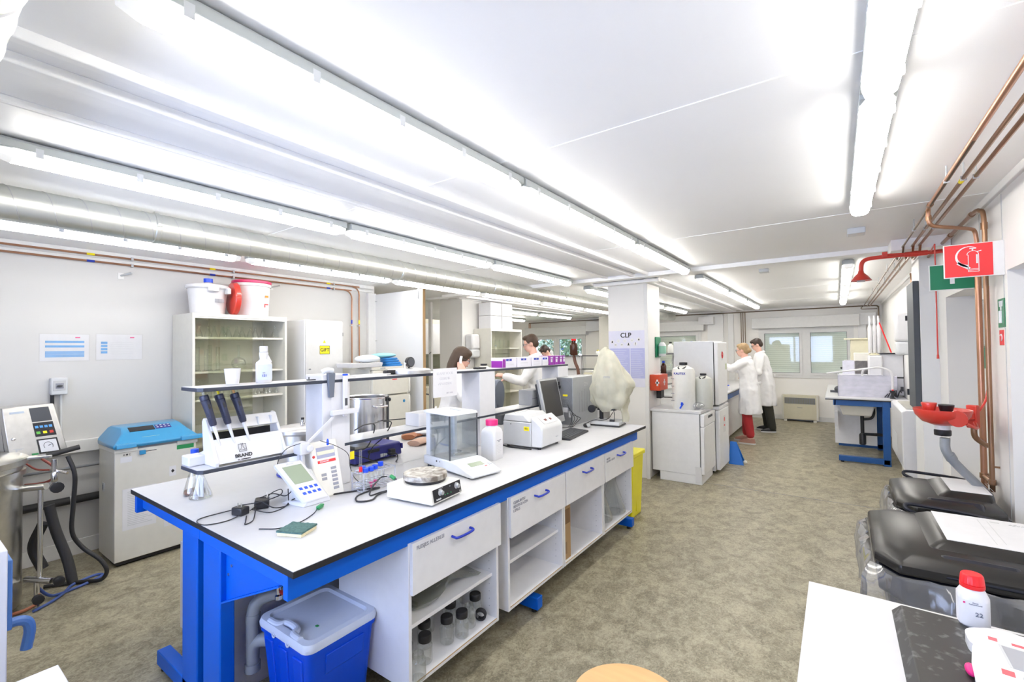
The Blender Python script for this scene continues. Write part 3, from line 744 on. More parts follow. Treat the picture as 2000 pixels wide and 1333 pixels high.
P('rim', B().torus((0, 0, 0), 0.0255, 0.0055, 'y', 28, 8).torus((0, -0.009, 0), 0.0255, 0.0055, 'y', 28, 8).torus((0, -0.018, 0), 0.0255, 0.0055, 'y', 28, 8), BLACK, t)
# bag and tub on its shelf
bag = B(); rr = random.Random(5); rings = []
for i in range(9):
    u = i / 8; yy = 0.13 + 0.42 * u
    hh = 0.006 + 0.035 * math.sin(PI * min(1, 0.15 + u * 0.8)) ; ww = 0.10 + 0.03 * math.sin(7 * u)
    rings.append([(-0.22 + ww * math.cos(a) * 1.4, yy + 0.01 * math.sin(3 * a), 0.002 + hh * (1 + math.sin(a)) + 0.006 * math.sin(5 * a + i)) for a in [2 * PI * k / 16 for k in range(16)]])
bag.loft(rings)
o = P('plastic_bag', bag, thin_glass('smoky_bag', (0.80, 0.82, 0.78, 1), 0.25, 0.25, 0.04, 0.22, (0.45, 0.47, 0.43, 1))); o.location = (XF, 1.335, 0.168 + 0.253)
L(o, 'crumpled grey-green plastic bag on the shelf above the glass jars', 'plastic bag')
t = T('plastic_tub', 'small cream tub at the left end of the shelf above the jars', 'tub', (-1.62, 1.385, 0.168 + 0.2535))
P('tub_body', B().lathe([(0.036, 0), (0.04, 0.01), (0.042, 0.09)], n=24), CREAM, t); P('rim', B().torus((0, 0, 0.085), 0.042, 0.003), CREAM, t)
# cardboard box and flasks
t = T('cardboard_box', 'brown cardboard box standing on end in the third cabinet', 'box', (-1.60, 2.765, 0.187), 0)
P('carton', B().box(-0.12, 0.07, -0.055, 0.055, 0, 0.37), CORK, t, 0.002)
P('printed_label', B().box(0.0702, 0.0708, -0.03, 0.045, 0.24, 0.34), mat('printed_brown', (0.20, 0.11, 0.05, 1), 0.8), t)
P('tape', B().box(0.0702, 0.0710, -0.045, 0.0, 0.04, 0.12), mat('box_tape', (0.26, 0.15, 0.07, 1), 0.5), t)
def conical(loc, h, r, label, group=None, name='conical_flask', liquid=None, mm=None, rimr=None):
    t = T(name, label, 'flask', loc, group=group)
    nr = rimr or r * 0.30
    P('glass_body', B().open_lathe([(0.001, 0.002), (r * 0.93, 0.002), (r, h * 0.04), (r * 0.97, h * 0.12), (nr, h * 0.74), (nr, h * 0.94), (nr * 1.2, h)], n=28)
      , mm or GLASS, t)
    if liquid: P('liquid', B().lathe([(r * 0.88, 0.004), (r * 0.95, h * 0.05), (r * 0.9, h * liquid[1])], n=24), liquid[0], t)
    return t
conical((-1.66, 3.56, 0.187), 0.36, 0.115, 'large empty conical flask, the left of two in the last cabinet', 'large flasks in the last cabinet', 'large_flask')
conical((-1.64, 3.795, 0.187), 0.36, 0.115, 'large empty conical flask, the right of two in the last cabinet', 'large flasks in the last cabinet', 'large_flask')
# drain pipe beside the bin
t = T('drain_pipe', 'grey plastic drain pipe with bends under the bench beside the blue bin', 'pipe', (-2.19, 1.06, 0))
P('pipe', B().tube([(0.12, 0.03, 0.53), (0.08, 0.0, 0.525), (0.04, -0.04, 0.50), (0.03, -0.06, 0.45), (0.03, -0.06, 0.32), (0.03, -0.06, 0.21)], 0.027, 16), PVCL, t)
P('branch', B().tube([(0.12, 0.0, 0.335), (0.06, -0.04, 0.335), (0.035, -0.058, 0.31), (0.028, -0.06, 0.26)], 0.028, 16).rod((0.03, -0.06, 0.20), (0.03, -0.06, 0.235), 0.032, 16), PVCL, t)
P('collar', B().rod((0.03, -0.058, 0.45), (0.03, -0.06, 0.42), 0.030, 16), PVCL, t)
t = T('tap_valve', 'small chrome valve under the bench beam above the blue bin', 'valve', (-2.05, 1.06, 0.57))
P('body', B().lathe([(0.012, -0.05), (0.017, -0.045), (0.017, -0.03), (0.011, -0.025), (0.011, 0.02), (0.016, 0.022), (0.016, 0.04)], n=14), STEELG, t)
P('red_ring', B().rod((0.02, 0, -0.01), (0.05, 0, -0.01), 0.009), RED, t)
# under-bench cabinet on the far side, seen left of the legs
t = T('bench_cabinet', 'white cabinet under the far bench half, seen left of the blue legs', 'cabinet', (-2.62, 1.02, 0))
P('body', B().box(-0.43, 0.10, 0, 0.6, 0.08, 0.56), WHITE, t, 0.002)
P('plinth', B().box(-0.40, 0.10, 0.02, 0.6, 0, 0.08), WHITE, t)
P('handle', B().tube([(-0.43, 0.08, 0.44), (-0.455, 0.08, 0.44), (-0.46, 0.12, 0.44), (-0.46, 0.17, 0.44), (-0.43, 0.18, 0.44)], 0.006), HANDLE, t)

# ---- blue bin
t = T('storage_bin', 'tall blue plastic bin with a milky white lid under the bench corner', 'bin', (-1.912, 1.168, 0))
b = B()
def rrect(hx, hy, r, z, n=6, notch=0):
    pts = []
    for (cx, cy, a0) in ((hx - r, hy - r, 0), (-hx + r, hy - r, PI / 2), (-hx + r, -hy + r, PI), (hx - r, -hy + r, 1.5 * PI)):
        for k in range(n + 1):
            a = a0 + PI / 2 * k / n; pts.append((cx + r * math.cos(a), cy + r * math.sin(a), z))
    return pts
b.loft([rrect(0.15, 0.125, 0.03, 0.0), rrect(0.155, 0.13, 0.03, 0.01), rrect(0.188, 0.163, 0.035, 0.40), rrect(0.196, 0.170, 0.035, 0.405), rrect(0.197, 0.171, 0.035, 0.432)])
P('tub', b, BINBLUE, t)
P('front_rib', B().hexa([(0.172, -0.085, 0.30), (0.182, -0.085, 0.30), (0.182, 0.10, 0.30), (0.172, 0.10, 0.30)], [(0.18, -0.085, 0.385), (0.193, -0.085, 0.385), (0.193, 0.10, 0.385), (0.18, 0.10, 0.385)]), BINBLUE, t, 0.004)
for k in range(3): P('rib', B().hexa([(-0.13 + 0.1 * k, -0.136, 0.02), (-0.07 + 0.1 * k, -0.136, 0.02), (-0.07 + 0.1 * k, -0.12, 0.02), (-0.13 + 0.1 * k, -0.12, 0.02)],
                                     [(-0.15 + 0.115 * k, -0.168, 0.385), (-0.08 + 0.115 * k, -0.168, 0.385), (-0.08 + 0.115 * k, -0.15, 0.385), (-0.15 + 0.115 * k, -0.15, 0.385)]), BINBLUE, t, 0.006)
LIDM = mat('milky_lid', (0.60, 0.66, 0.80, 1), 0.35)
b = B()
b.loft([rrect(0.20, 0.174, 0.04, 0.425), rrect(0.202, 0.176, 0.04, 0.44), rrect(0.196, 0.170, 0.04, 0.458), rrect(0.170, 0.145, 0.035, 0.460), rrect(0.162, 0.137, 0.03, 0.448)])
lid = P('lid', b, LIDM, t)
P('raised_rim', B().tube([(-0.12, -0.155, 0.456), (-0.06, -0.15, 0.456), (-0.045, -0.125, 0.456), (0.0, -0.118, 0.456), (0.045, -0.125, 0.456), (0.06, -0.15, 0.456), (0.12, -0.155, 0.456)], 0.014, 10), LIDM, lid)
for s in (-0.05, 0.06): P('hinge', B().torus((s, -0.176, 0.428), 0.010, 0.003, 'y', 14, 6), LIDM, lid)
P('leaf_scrap', B().box(0.07, 0.084, -0.06, -0.05, 0.4485, 0.451), GREENP, lid)

# ---- yellow bin at the far end of the bench
t = T('waste_bin', 'bright yellow bin standing at the far end of the bench', 'bin', (-1.72, 4.30, 0))
P('body', B().taper(-0.10, 0.13, -0.14, 0.16, 0, 0.60, 0.025), YELLOW, t, 0.01)
P('rim', B().box(-0.115, 0.145, -0.155, 0.175, 0.58, 0.625), YELLOW, t, 0.01)
P('rib', B().box(0.10, 0.112, -0.01, 0.01, 0.05, 0.55), YELLOW, t)

# ================================================================== REAGENT SHELF
t = T('reagent_shelf', 'two-tier white shelf with dark edges running along the middle of the bench', 'shelf', (-2.295, 0.80, BZ))
def board(z, y0, y1, ch):
    x0, x1 = -0.095, 0.095
    pts = [(x0, y0 + 0.0), (x1 - ch, y0), (x1, y0 + ch * 0.9), (x1, y1), (x0, y1)]
    w = P('board', B().prism(pts, 'z', z - 0.016, z), SHELFE, t, 0.002)
    q = [(x0 + 0.003, y0 + 0.003), (x1 - ch - 0.003, y0 + 0.003), (x1 - 0.003, y0 + ch * 0.9 + 0.003), (x1 - 0.003, y1), (x0 + 0.003, y1)]
    P('laminate', B().prism(q, 'z', z, z + 0.0015), TOP, w)
board(0.572, 0.0, 3.25, 0.02); board(0.222, 0.0, 3.15, 0.02)
for n, (y0, y1) in enumerate(((0.57, 0.735), (1.86, 2.05), (3.05, 3.25))):
    if n == 0: P('post', B().box(-0.068, 0.094, y0, y1, 0.002, 0.60), PLASTW, t, 0.003)
    else: P('post', B().box(-0.09, 0.094, y0, y1, 0.002, 0.556), PLASTW, t, 0.003)
P('note_strip', B().box(0.0945, 0.0955, 0.62, 0.70, 0.10, 0.55), PAPER, t)
o = P('hanging_note', B().box(-2.1985, -2.1975, 2.17, 2.405, 1.305, 1.50), PAPER)
L(o, 'sheet of white paper taped to the shelf edge in front of the woman', 'paper sheet')
for k, s in enumerate(('KLAAR VOOR', 'GEBRUIK', 'AFWASSEN')):
    TXT(o, s, 0.026, (-2.1968, 2.285, 1.465 - 0.035 * k), '+x', mat('pencil_grey%d' % k, (0.62, 0.62, 0.66, 1), 0.7))
TXT(o, 'NIET WEG', 0.014, (-2.1968, 2.33, 1.33), '+x', MATS['pencil_grey0'])
# clips and pen on the first post
t = T('pen_rack', 'grey clip with a dark blue tongue on top of the first shelf post', 'clip', (-2.20, 1.40, 1.40))
P('arm', B().tube([(0.0, -0.035, 0.115), (0.012, -0.01, 0.125), (0.015, 0.02, 0.12)], 0.014, 10), PLASTG, t)
P('tongue', B().hexa([(0.0, 0.0, -0.02), (0.016, 0.0, -0.02), (0.016, 0.028, -0.02), (0, 0.028, -0.02)], [(0.0, -0.01, 0.11), (0.018, -0.01, 0.11), (0.018, 0.035, 0.11), (0, 0.035, 0.11)]), PVC, t, 0.004)
t = T('thermometer', 'slim white pen-like meter clipped to the first shelf post', 'meter', (-2.185, 1.49, 1.27))
P('body', B().box(0, 0.014, -0.014, 0.014, 0.0, 0.22), PLASTW, t, 0.005)
P('cap', B().box(0, 0.014, -0.014, 0.014, 0.222, 0.232), CAPBLUE, t, 0.003)
P('window', B().box(0.0142, 0.015, -0.007, 0.009, 0.06, 0.10), DGREY, t)
# ================================================================== ON THE BENCH, NEAR END
SH1 = BZ + 0.2238; SH2 = BZ + 0.5738
# flasks under the lower shelf
BROWN = mat('brown_liquid', (0.16, 0.06, 0.03, 1), 0.15)
t = conical((-2.70, 0.965, BZ), 0.19, 0.05, 'conical flask with blue cap and brown liquid at the near end of the lower shelf', None, 'conical_flask', (BROWN, 0.12))
P('cap', B().cyl(0, 0, 0.188, 0.23, 0.018), CAPBLUE, t)
t = conical((-2.60, 0.955, BZ), 0.15, 0.05, 'clear flask holding folded paper beside the brown-liquid flask')
pp_ = P('folded_paper', B().hexa([(-0.02, -0.01, 0.02), (0.01, -0.015, 0.02), (0.015, -0.01, 0.02), (-0.015, 0.0, 0.02)], [(-0.035, -0.01, 0.12), (-0.005, -0.02, 0.14), (0.0, -0.015, 0.14), (-0.03, 0.0, 0.12)])
        .hexa([(0.0, -0.01, 0.01), (0.025, 0, 0.01), (0.025, 0.005, 0.01), (0.0, 0.0, 0.01)], [(0.01, -0.01, 0.12), (0.03, 0, 0.10), (0.03, 0.005, 0.10), (0.01, 0.0, 0.12)]), PAPER, t)
# white side block of the pipette stand + the stand
t = T('pipette_stand', 'white plastic stand with three dark pipettes at the near end of the lower shelf', 'pipette stand', (-2.30, 0.83, SH1))
for y in (0.035, 0.335):
    P('side_cheek', B().prism([(-0.09, 0.0), (0.10, 0.0), (0.105, 0.02), (-0.005, 0.20), (-0.03, 0.205), (-0.045, 0.19), (-0.03, 0.06), (-0.09, 0.04)], 'y', y, y + 0.014), PLASTW, t, 0.003)
P('front_plate', B().hexa([(0.075, 0.045, 0.01), (0.098, 0.045, 0.01), (0.098, 0.345, 0.01), (0.075, 0.345, 0.01)], [(0.035, 0.045, 0.105), (0.05, 0.045, 0.115), (0.05, 0.345, 0.115), (0.035, 0.345, 0.105)]), PLASTW, t, 0.003)
P('back_trough', B().box(-0.06, 0.03, 0.045, 0.345, 0.06, 0.075).box(-0.06, -0.05, 0.045, 0.345, 0.06, 0.13), BLACK, t)
P('top_bar', B().hexa([(0.012, 0.045, 0.145), (0.03, 0.045, 0.15), (0.03, 0.345, 0.15), (0.012, 0.345, 0.145)], [(-0.022, 0.045, 0.198), (-0.004, 0.045, 0.203), (-0.004, 0.345, 0.203), (-0.022, 0.345, 0.198)]), PLASTW, t, 0.004)
for k in range(5): P('scallop', B().box(0.0, 0.03, 0.06 + 0.062 * k, 0.066 + 0.062 * k, 0.148, 0.19), PLASTG, t, 0.002)
P('foot_block', B().box(-0.09, -0.01, -0.028, 0.04, 0.0, 0.045), PLASTW, t, 0.006)
TXT(t, 'BRAND', 0.022, (0.0905, 0.155, 0.032), (PI / 2 - 0.40, 0, PI / 2), INK)
TXT(t, 'W. GERMANY', 0.009, (0.0965, 0.155, 0.016), (PI / 2 - 0.40, 0, PI / 2), INK)
e = B()
for a, c in (((0, -0.016), (0, 0.016)), ((0, 0.016), (0.034, 0.016)), ((0.034, 0.016), (0.034, -0.016)), ((0.034, -0.016), (0, -0.016)), ((0.006, -0.011), (0.006, 0.011)), ((0.006, -0.011), (0.020, -0.003)), ((0.006, 0.011), (0.020, 0.003)), ((0.020, -0.003), (0.038, -0.003)), ((0.020, 0.003), (0.038, 0.003))):
    f = lambda q: (0.0835 - q[0] * 0.42 + 0.0008, 0.155 + q[1], 0.05 + q[0] * 0.9)
    e.rod(f(a), f(c), 0.0009, 4)
P('emblem', e, INK, t)
PIP = mat('pipette_dark', (0.028, 0.032, 0.062, 1), 0.4)
def pipette(y, label, dot=None):
    t = T('pipette', label, 'pipette', (-2.24, y, SH1 + 0.085), group='pipettes in the white stand', rot=(-0.0, 0, 0))
    t.rotation_euler = (math.radians(13), math.radians(-9), 0)
    P('grip', B().lathe([(0.0125, 0.095), (0.0155, 0.105), (0.0165, 0.16), (0.0185, 0.20), (0.0195, 0.212)], n=20, sx=1.25, sy=0.9), PIP, t)
    r = B()
    for k in range(7): r.torus((0.006, 0, 0.125 + 0.009 * k), 0.0125, 0.0018, n=16, m=5)
    P('grip_rings', r, PIP, t)
    P('head', B().lathe([(0.017, 0.212), (0.0175, 0.216), (0.0175, 0.232), (0.016, 0.236)], n=20, sx=1.3, sy=0.95).box(-0.034, -0.012, -0.008, 0.008, 0.208, 0.232), PIP, t, 0.002)
    P('window', B().box(0.017, 0.0225, -0.005, 0.005, 0.172, 0.196), BLACK, t)
    P('shaft', B().lathe([(0.003, -0.005), (0.0045, 0.01), (0.0062, 0.05), (0.0085, 0.10)], n=14), PLASTW, t)
    P('plunger', B().lathe([(0.005, 0.236), (0.005, 0.252), (0.010, 0.253), (0.011, 0.262)], n=16), GLASS if not dot else dot, t)
    return t
pipette(0.90, 'left dark pipette in the white stand')
pipette(0.96, 'middle dark pipette with a yellow button in the white stand', TAGY)
pipette(1.025, 'right dark pipette with an orange button in the white stand', mat('orange_button', (0.75, 0.40, 0.12, 1), 0.4))

# on the upper shelf
t = T('beaker', 'plain white plastic beaker on the upper shelf', 'beaker', (-2.30, 0.975, SH2))
P('cup', B().open_lathe([(0.001, 0.001), (0.026, 0.001), (0.034, 0.075), (0.0325, 0.075), (0.025, 0.004), (0.001, 0.004)], n=28), PLASTW, t)
t = T('wash_bottle', 'white bottle with side dosing chamber and pale label on the upper shelf', 'bottle', (-2.295, 1.115, SH2))
P('body', B().lathe([(0.034, 0), (0.037, 0.004), (0.037, 0.092), (0.034, 0.10), (0.02, 0.112), (0.017, 0.116), (0.021, 0.135), (0.021, 0.148), (0.015, 0.152)], n=28, sx=0.75, sy=1.0), PLASTW, t)
P('side_tube', B().hexa([(-0.012, 0.012, 0.10), (0.012, 0.012, 0.10), (0.012, 0.036, 0.10), (-0.012, 0.036, 0.10)], [(-0.01, 0.004, 0.15), (0.01, 0.004, 0.15), (0.01, 0.012, 0.15), (-0.01, 0.012, 0.15)]), PLASTW, t, 0.002)
P('cap', B().lathe([(0.0185, 0.152), (0.0185, 0.178), (0.017, 0.18)], n=24), PLASTW, t)
P('label_panel', B().prism([(0.030 * math.cos(a), 0.0385 * math.sin(a)) for a in [(-1.1 + 2.2 * k / 12) for k in range(13)]] + [(0.0285 * math.cos(a), 0.037 * math.sin(a)) for a in [(1.1 - 2.2 * k / 12) for k in range(13)]], 'z', 0.015, 0.09), mat('label_blue_grey', (0.60, 0.66, 0.80, 1), 0.5), t)
TXT(t, 'REF', 0.008, (0.0315, -0.014, 0.05), '+x', MATS['ink_grey']); TXT(t, '121', 0.016, (0.0318, -0.012, 0.036), '+x', HANDLE)
t = T('clip_small', 'tiny dark metal clip on the upper shelf beside the first post', 'clip', (-2.24, 1.33, SH2))
P('body', B().box(-0.01, 0.01, -0.02, 0.02, 0, 0.006).rod((0, -0.012, 0.004), (0, -0.012, 0.018), 0.003), DGREY, t)

# ---- pressure cooker and stock pot on the far half
t = T('pressure_cooker', 'steel pressure cooker with clamped lid behind the pipette stand', 'pot', (-2.62, 1.50, BZ), 0.3)
P('pot_body', B().lathe([(0.125, 0.0), (0.135, 0.006), (0.135, 0.24), (0.14, 0.245)], n=48), STEEL, t)
P('lid', B().lathe([(0.142, 0.245), (0.148, 0.25), (0.148, 0.268), (0.135, 0.278), (0.10, 0.284), (0.001, 0.288)], n=48), ALU, t)
P('base_rim', B().torus((0, 0, 0.008), 0.135, 0.006, n=48), HANDLE, t)
P('valve', B().lathe([(0.014, 0.286), (0.012, 0.30), (0.006, 0.302), (0.006, 0.318)], n=14), STEELG, t)
P('valve_knob', B().lathe([(0.009, 0.318), (0.009, 0.33)], n=12).sph((0.03, 0.01, 0.30), 0.008), BLACK, t)
P('gauge', B().lathe([(0.001, -0.012), (0.036, -0.012), (0.036, 0.012), (0.001, 0.012)], (0.03, 0.10, 0.345), 24, 'x').rod((0.03, 0.10, 0.28), (0.03, 0.10, 0.345), 0.008), BLACK, t)
t = T('stock_pot', 'large open polished steel pot behind the shelf', 'pot', (-3.02, 2.22, 0.0))
t.location = (-2.90, 2.16, BZ)
t.scale = (1, 1, 1.08)
P('pot_body', B().open_lathe([(0.001, 0.002), (0.148, 0.002), (0.155, 0.01), (0.155, 0.345), (0.160, 0.352), (0.163, 0.352), (0.163, 0.357), (0.156, 0.357), (0.150, 0.35), (0.150, 0.012), (0.001, 0.012)], n=56), STEELG, t)
P('side_handle', B().tube([(0.155, -0.05, 0.30), (0.185, -0.05, 0.295), (0.19, 0, 0.293), (0.185, 0.05, 0.295), (0.155, 0.05, 0.30)], 0.006, 8), STEELG, t)
P('clamp_strip', B().box(0.108, 0.12, 0.105, 0.12, 0.02, 0.355), DGREY, t)
P('clamp_knob', B().sph((0.125, 0.12, 0.33), (0.014, 0.012, 0.014)), BLACK, t)

# ---- pressure cooker lid on the upper shelf
t = T('cooker_lid', 'aluminium cooker lid with black handle and round gauge lying on the upper shelf', 'lid', (-2.31, 2.06, SH2), 0.0)
P('lid_disc', B().lathe([(0.14, 0), (0.143, 0.004), (0.143, 0.024), (0.13, 0.030), (0.05, 0.036), (0.001, 0.036)], n=48), ALU, t)
P('handle', B().box(-0.01, 0.03, -0.20, -0.13, 0.004, 0.03).box(0.0, 0.025, -0.215, -0.19, 0.002, 0.028), BLACK, t, 0.006)
P('gauge', B().lathe([(0.001, -0.014), (0.031, -0.014), (0.034, -0.01), (0.034, 0.010), (0.030, 0.012)], (0.01, 0.0, 0.075), 28, 'x').rod((0, 0, 0.03), (0, 0, 0.06), 0.007), BLACK, t)
P('dial_face', B().lathe([(0.001, 0.0125), (0.027, 0.0125), (0.027, 0.013), (0.001, 0.013)], (0.01, 0.0, 0.075), 28, 'x'), DGREY, t)
P('valve', B().lathe([(0.010, 0.034), (0.010, 0.05), (0.006, 0.052), (0.006, 0.062), (0.009, 0.063), (0.009, 0.072)], (0.02, -0.05, 0), 14), STEELG, t)

# ---- meter with tilted screen (front)
def tilt_dev(name, label, cat, loc, rz, tilt, w, h, d, ym=0.0):
    t = T(name, label, cat, loc, rz)
    return t
t = T('ph_meter', 'white tilted meter with a grey-green screen and blue keys on the bench top', 'meter', (-2.055, 1.232, BZ), -0.02)
t.scale = (1.14, 1.14, 1.14)
# face plane: leans back; local frame x = towards the viewer side, y along the bench
A = Matrix.Translation((0.02, 0.0, 0.012)) @ Matrix.Rotation(math.radians(58), 4, 'Y')  # local z of the panel points out of the face
def face_frame(th, base): # returns f(u across (y), v up along the panel, n out)
    ct, s_ = math.cos(th), math.sin(th)
    return lambda u, v, n: (base[0] - v * ct + n * s_, base[1] + u, base[2] + v * s_ + n * ct)
ff = face_frame(math.radians(62), (0.035, 0.0, 0.018))
def slab(f, u0, u1, v0, v1, n0, n1, b=None, top=None):
    b = b or B(); tu = top or 0
    return b.hexa([f(u0, v0, n0), f(u1, v0, n0), f(u1 - 0, v1, n0), f(u0, v1, n0)], [f(u0, v0, n1), f(u1, v0, n1), f(u1, v1, n1), f(u0, v1, n1)])
def shear(f, k): return lambda u, v, n: f(u + k * v, v, n)
fs = shear(ff, -0.44)
P('case', slab(fs, -0.055, 0.055, 0, 0.185, -0.028, 0.0), PLASTW, t, 0.008)
P('screen', slab(fs, -0.040, 0.040, 0.085, 0.165, 0.0, 0.0008), LCD, t)
kp = B()
for r_ in range(2):
    for c_ in range(4): slab(fs, -0.038 + 0.0215 * c_, -0.025 + 0.0215 * c_, 0.035 + 0.022 * r_, 0.046 + 0.022 * r_, 0.0, 0.0012, kp)
P('keypad', kp, CAPBLUE, t)
P('support_foot', B().hexa([(-0.11, -0.085, 0), (0.03, -0.06, 0), (0.03, 0.06, 0), (-0.11, 0.06, 0)], [(-0.08, -0.075, 0.012), (0.03, -0.05, 0.02), (0.03, 0.055, 0.02), (-0.08, 0.05, 0.012)]), PLASTW, t, 0.004)
P('back_case', B().hexa([(-0.08, -0.05, 0.012), (0.02, -0.05, 0.012), (0.02, 0.05, 0.012), (-0.08, 0.05, 0.012)], [(-0.085, -0.07, 0.13), (-0.05, -0.07, 0.13), (-0.05, 0.02, 0.13), (-0.085, 0.02, 0.13)]), PLASTG, t, 0.005)
TXT(t, 'pH meter', 0.008, fs(0.0, 0.175, 0.0006), (PI / 2 - math.radians(28), 0, PI / 2), PLASTG, name='lettering')
t = T('green_plug', 'green plug with black lead lying in front of the tilted meter', 'plug', (-1.952, 1.20, BZ + 0.009), 0.55)
P('plug_body', B().box(-0.008, 0.008, -0.022, 0.022, -0.007, 0.009).rod((0, 0.022, 0), (0, 0.034, 0), 0.005), GREENP, t, 0.003)
P('lead', B().tube([(0, -0.022, 0), (0.01, -0.08, -0.004), (0.0, -0.17, -0.006), (-0.05, -0.24, -0.006), (-0.13, -0.25, -0.006)], 0.0022, 6), BLACK, t)
# ---- second meter, behind, with red strip
t = T('conductivity_meter', 'cream meter with red brand strip and grey keys, leaning behind the tilted one', 'meter', (-2.13, 1.335, BZ))
fg = shear(face_frame(math.radians(68), (0.06, 0.0, 0.0)), 0.07)
P('case', slab(fg, -0.075, 0.078, 0, 0.285, -0.06, 0.0), mat('cream_white_case', (0.76, 0.75, 0.70, 1), 0.4), t, 0.008)
P('display', slab(fg, -0.045, 0.055, 0.195, 0.25, 0.0, 0.0015), mat('display_grey_blue', (0.34, 0.36, 0.50, 1), 0.3), t)
P('display_band', slab(fg, -0.043, 0.053, 0.212, 0.230, 0.0015, 0.0025), mat('display_yellow', (0.70, 0.70, 0.55, 1), 0.3), t)
P('red_strip', slab(fg, -0.045, 0.055, 0.170, 0.184, 0.0, 0.0018), SIGNRED, t, 0.001)
TXT(t, 'CONSORT', 0.011, fg(-0.008, 0.177, 0.002), (PI / 2 - math.radians(22), 0.0, PI / 2), PAPER)
kp = B()
for r_ in range(6): slab(fg, 0.020, 0.050, 0.030 + 0.020 * r_, 0.043 + 0.020 * r_, 0.0, 0.0022, kp)
for r_ in range(2): slab(fg, -0.035, -0.008, 0.085 + 0.020 * r_, 0.098 + 0.020 * r_, 0.0, 0.0022, kp)
P('keypad', kp, mat('key_grey', (0.30, 0.31, 0.36, 1), 0.4), t, 0.001)
# ---- electrode arm
t = T('electrode_stand', 'white plastic electrode arm with joint rising beside the cream meter', 'stand', (-2.17, 1.26, BZ))
P('post', B().box(-0.03, -0.01, -0.03, -0.012, 0, 0.26).box(-0.005, 0.012, -0.028, -0.012, 0, 0.26), PLASTW, t, 0.003)
P('joint', B().box(-0.04, 0.03, -0.045, 0.005, 0.215, 0.275).rod((0.03, 0.0, 0.245), (0.045, 0.0, 0.245), 0.018), PLASTW, t, 0.006)
P('arm', B().box(-0.004, 0.004, -0.2, 0.2, -0.006, 0.006), PLASTW, t).matrix_local = Matrix.Translation((0.0, 0.085, 0.325)) @ Matrix.Rotation(math.radians(38), 4, 'X') @ Matrix.Diagonal((1, 0.55, 1, 1))
P('cross_bar', B().box(-0.012, 0.012, 0.14, 0.30, 0.385, 0.412), PLASTW, t, 0.003)
P('red_spot', B().sph((0.048, 0.012, 0.20), 0.007), RED, t)
P('blue_plug', B().lathe([(0.003, 0.03), (0.006, 0.02), (0.006, 0.0), (0.003, -0.003)], (0.03, 0.10, 0.245), 10), CAPBLUE, t)
t = T('thin_cable', 'thin black lead looping from the electrode arm over the cream meter to the tube rack', 'cable', (-2.13, 1.26, BZ))
P('lead', B().tube([(0.0, 0.05, 0.275), (0.03, 0.12, 0.24), (0.045, 0.18, 0.19), (0.05, 0.19, 0.12), (0.06, 0.21, 0.06), (0.08, 0.25, 0.02), (0.10, 0.30, 0.006)], 0.0018, 6), BLACK, t)
t = T('thin_cable', 'thin black lead curving from the electrode arm down behind the tilted meter', 'cable', (-2.15, 1.20, BZ))
P('lead', B().tube([(0.0, 0.02, 0.275), (0.0, -0.05, 0.26), (0.0, -0.09, 0.21), (0.0, -0.085, 0.17), (0.0, -0.06, 0.13)], 0.0018, 6), BLACK, t)

# ---- adapters and tangled cable
t = T('power_adapter', 'black mains adapter in the cable tangle, the one nearer the sponge', 'adapter', (-2.18, 0.955, BZ), 0.3, group='black mains adapters')
P('body', B().box(-0.03, 0.03, -0.02, 0.025, 0, 0.036), BLACK, t, 0.006)
P('pins', B().rod((-0.012, 0.0, 0.036), (-0.012, 0.0, 0.052), 0.0022).rod((0.008, 0.0, 0.036), (0.008, 0.0, 0.052), 0.0022), STEEL, t)
t = T('power_adapter', 'black mains adapter in the cable tangle, the one nearer the tilted meter', 'adapter', (-2.20, 1.06, BZ), -0.5, group='black mains adapters')
P('body', B().box(-0.034, 0.034, -0.03, 0.03, 0, 0.04), BLACK, t, 0.006)
P('pins', B().rod((-0.02, 0.01, 0.04), (-0.03, 0.014, 0.058), 0.0022).rod((-0.002, 0.02, 0.04), (-0.012, 0.024, 0.058), 0.0022), STEEL, t)
t = T('cable_tangle', 'tangle of thin black cables on the bench left of the tilted meter', 'cable', (-2.2, 1.0, BZ))
c = 0.0032
for pts in ([(0.03, -0.02, 0.01), (0.06, -0.11, c), (0.03, -0.19, c), (-0.06, -0.18, c), (-0.07, -0.08, c), (0.0, 0.0, 0.02)],
            [(0.0, -0.03, 0.035), (0.06, 0.03, 0.045), (0.05, 0.12, 0.05), (0.0, 0.15, 0.06), (-0.03, 0.12, 0.045), (0.02, 0.05, 0.03), (0.06, -0.02, 0.02)],
            [(0.07, -0.04, c), (0.13, -0.07, c), (0.17, -0.09, c), (0.155, -0.055, c), (0.10, -0.02, c), (0.03, 0.02, 0.03)],
            [(0.05, -0.01, 0.02), (0.11, 0.04, c), (0.10, 0.11, c), (0.06, 0.16, 0.01), (0.09, 0.18, 0.03)],
            [(0.03, 0.04, 0.04), (0.09, 0.07, 0.012), (0.08, 0.14, c), (0.03, 0.17, 0.02), (-0.01, 0.19, 0.05)],
            [(-0.02, 0.06, 0.04), (0.0, 0.11, 0.05), (0.02, 0.16, 0.03), (0.03, 0.19, 0.05)]):
    P('cable', B().tube(pts, 0.0024, 6), BLACK, t)
